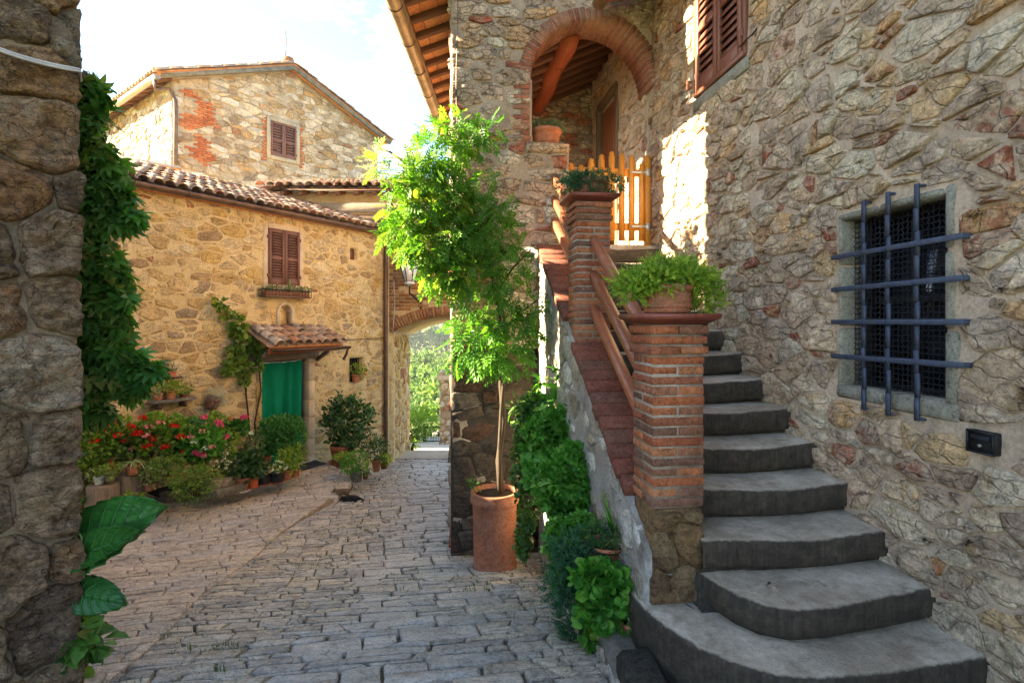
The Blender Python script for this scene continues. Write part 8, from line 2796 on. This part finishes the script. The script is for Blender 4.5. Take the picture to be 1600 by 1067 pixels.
# valley trees: each a trunk, limbs and a clumpy crown
vt = []
rg = random.Random(303)
lab = {0: 'broad pale green tree low in the valley', 1: 'rounded darker tree on the valley slope', 2: 'bushy tree near the top of the valley slope'}
k = 0
for (px, py, zc, r_) in ((655, 655, 55, 2.8), (690, 665, 50, 2.6), (672, 628, 66, 3.2), (646, 618, 70, 3.4), (700, 632, 64, 3.0), (660, 600, 84, 3.4), (684, 598, 88, 3.4), (640, 596, 92, 3.8), (706, 594, 95, 3.6),
                         (650, 578, 115, 3.6), (672, 575, 120, 3.8), (694, 577, 118, 3.6), (712, 575, 125, 3.8), (630, 575, 120, 3.8), (668, 672, 46, 2.3), (640, 675, 44, 2.3), (706, 650, 52, 2.4), (714, 612, 78, 3.2)):
    c = at(px, py, zc); b = W((px - CX) / FP * zc, zc, float(far_z(0, zc)) - .5)
    if b.z > c.z - r_: b.z = c.z - r_ * 1.3
    bl = [(c, (r_, r_, r_ * .85))] + [(c + Vector((rg.uniform(-.7, .7) * r_, rg.uniform(-.5, .5) * r_, rg.uniform(-.5, .6) * r_)), (r_ * .6, r_ * .6, r_ * .5)) for _ in range(4)]
    far = 0 if zc < 60 else (1 if zc < 100 else 2)
    tree('valley_tree', ('%s' % ['broad leafy tree deep in the valley beyond the arch', 'rounded tree halfway up the valley seen through the arch', 'bushy tree at the head of the valley seen through the arch'][far]), 'tree', b, bl,
         1100, 'simple', (.35, .7) if far == 0 else (.5, .95), 'tree' if k % 3 else 'tree_far', 310 + k, .2, ['trees deep in the valley', 'trees halfway up the valley', 'trees at the head of the valley'][far], 4, .55, 14)
    k += 1
# cypresses and pines on the far ridge
k = 0
for i in range(15):
    px = 640 + i * 5.3 + rg.uniform(-1.5, 1.5); zc = rg.uniform(228, 246)
    topy = rg.uniform(512, 524); b = on_far(px, zc); b.z = at(px, 553, zc).z
    ht = at(px, topy, zc).z - b.z
    c = Vector((b.x, b.y, b.z + ht * .52))
    tree('cypress', 'slender dark cypress in the row on the far ridge', 'tree', b, [(c, (1.05, 1.05, ht * .5)), (c + Vector((0, 0, ht * .2)), (.7, .7, ht * .3))], 420, 'simple', (.7, 1.2), 'cypress', 400 + k, .15, 'cypresses on the far ridge', 2, .5, 8, 1.2)
    k += 1
for (px, topy, wd2) in ((656, 513, 4), (676, 503, 5), (684, 501, 5), (698, 508, 5), (640, 516, 5)):
    zc = 262; b = on_far(px, zc); b.z = at(px, 550, zc).z; ht = at(px, topy, zc).z - b.z
    c = Vector((b.x, b.y, b.z + ht * .68))
    tree('ridge_pine', 'tall loose crowned pine standing behind the cypresses', 'tree', b, [(c, (wd2, wd2, ht * .26)), (c + Vector((wd2 * .5, 0, ht * .12)), (wd2 * .6, wd2 * .6, ht * .16)), (c - Vector((wd2 * .5, 0, ht * .1)), (wd2 * .7, wd2 * .6, ht * .14))],
         520, 'simple', (.9, 1.6), 'tree_far', 450 + k, .3, 'pines on the far ridge', 4, .5, 9)
    k += 1
# low woods on both sides of the valley, far off
bl = []
for i in range(60):
    zc = rg.uniform(130, 420); xc = rg.uniform(-.5, .25) * zc
    bl.append((W(xc, zc, float(far_z(xc, zc)) + 2), (rg.uniform(5, 9), rg.uniform(5, 9), rg.uniform(3, 4.5))))
wo = foliage('woods', bl, 9000, 'simple', (.9, 1.7), 'tree_far', None, .4, .1, .6, 500)
wo['kind'] = 'stuff'; wo['label'] = 'distant woods covering the far side of the valley'; wo['category'] = 'woods'

# ================================================================== THE AIR: faint haze over the valley
m = MB()
m.box(W(0, 500, -12.5), Wd(1660, 0), Wd(0, 2060), (0, 0, 28))
hz = m.build('haze', None, None, (0, 400, -40))
hm = bpy.data.materials.new('air'); hm.use_nodes = True
ht = hm.node_tree; ht.nodes.clear()
ho = ht.nodes.new('ShaderNodeOutputMaterial'); hv_ = ht.nodes.new('ShaderNodeVolumePrincipled')
hv_.inputs['Density'].default_value = .0003
hv_.inputs['Color'].default_value = (.86, .91, .97, 1)
hv_.inputs['Anisotropy'].default_value = .2
ht.links.new(hv_.outputs[0], ho.inputs['Volume'])
hz.data.materials.append(hm)
hz['kind'] = 'stuff'; hz['label'] = 'pale summer haze lying over the valley'; hz['category'] = 'haze'
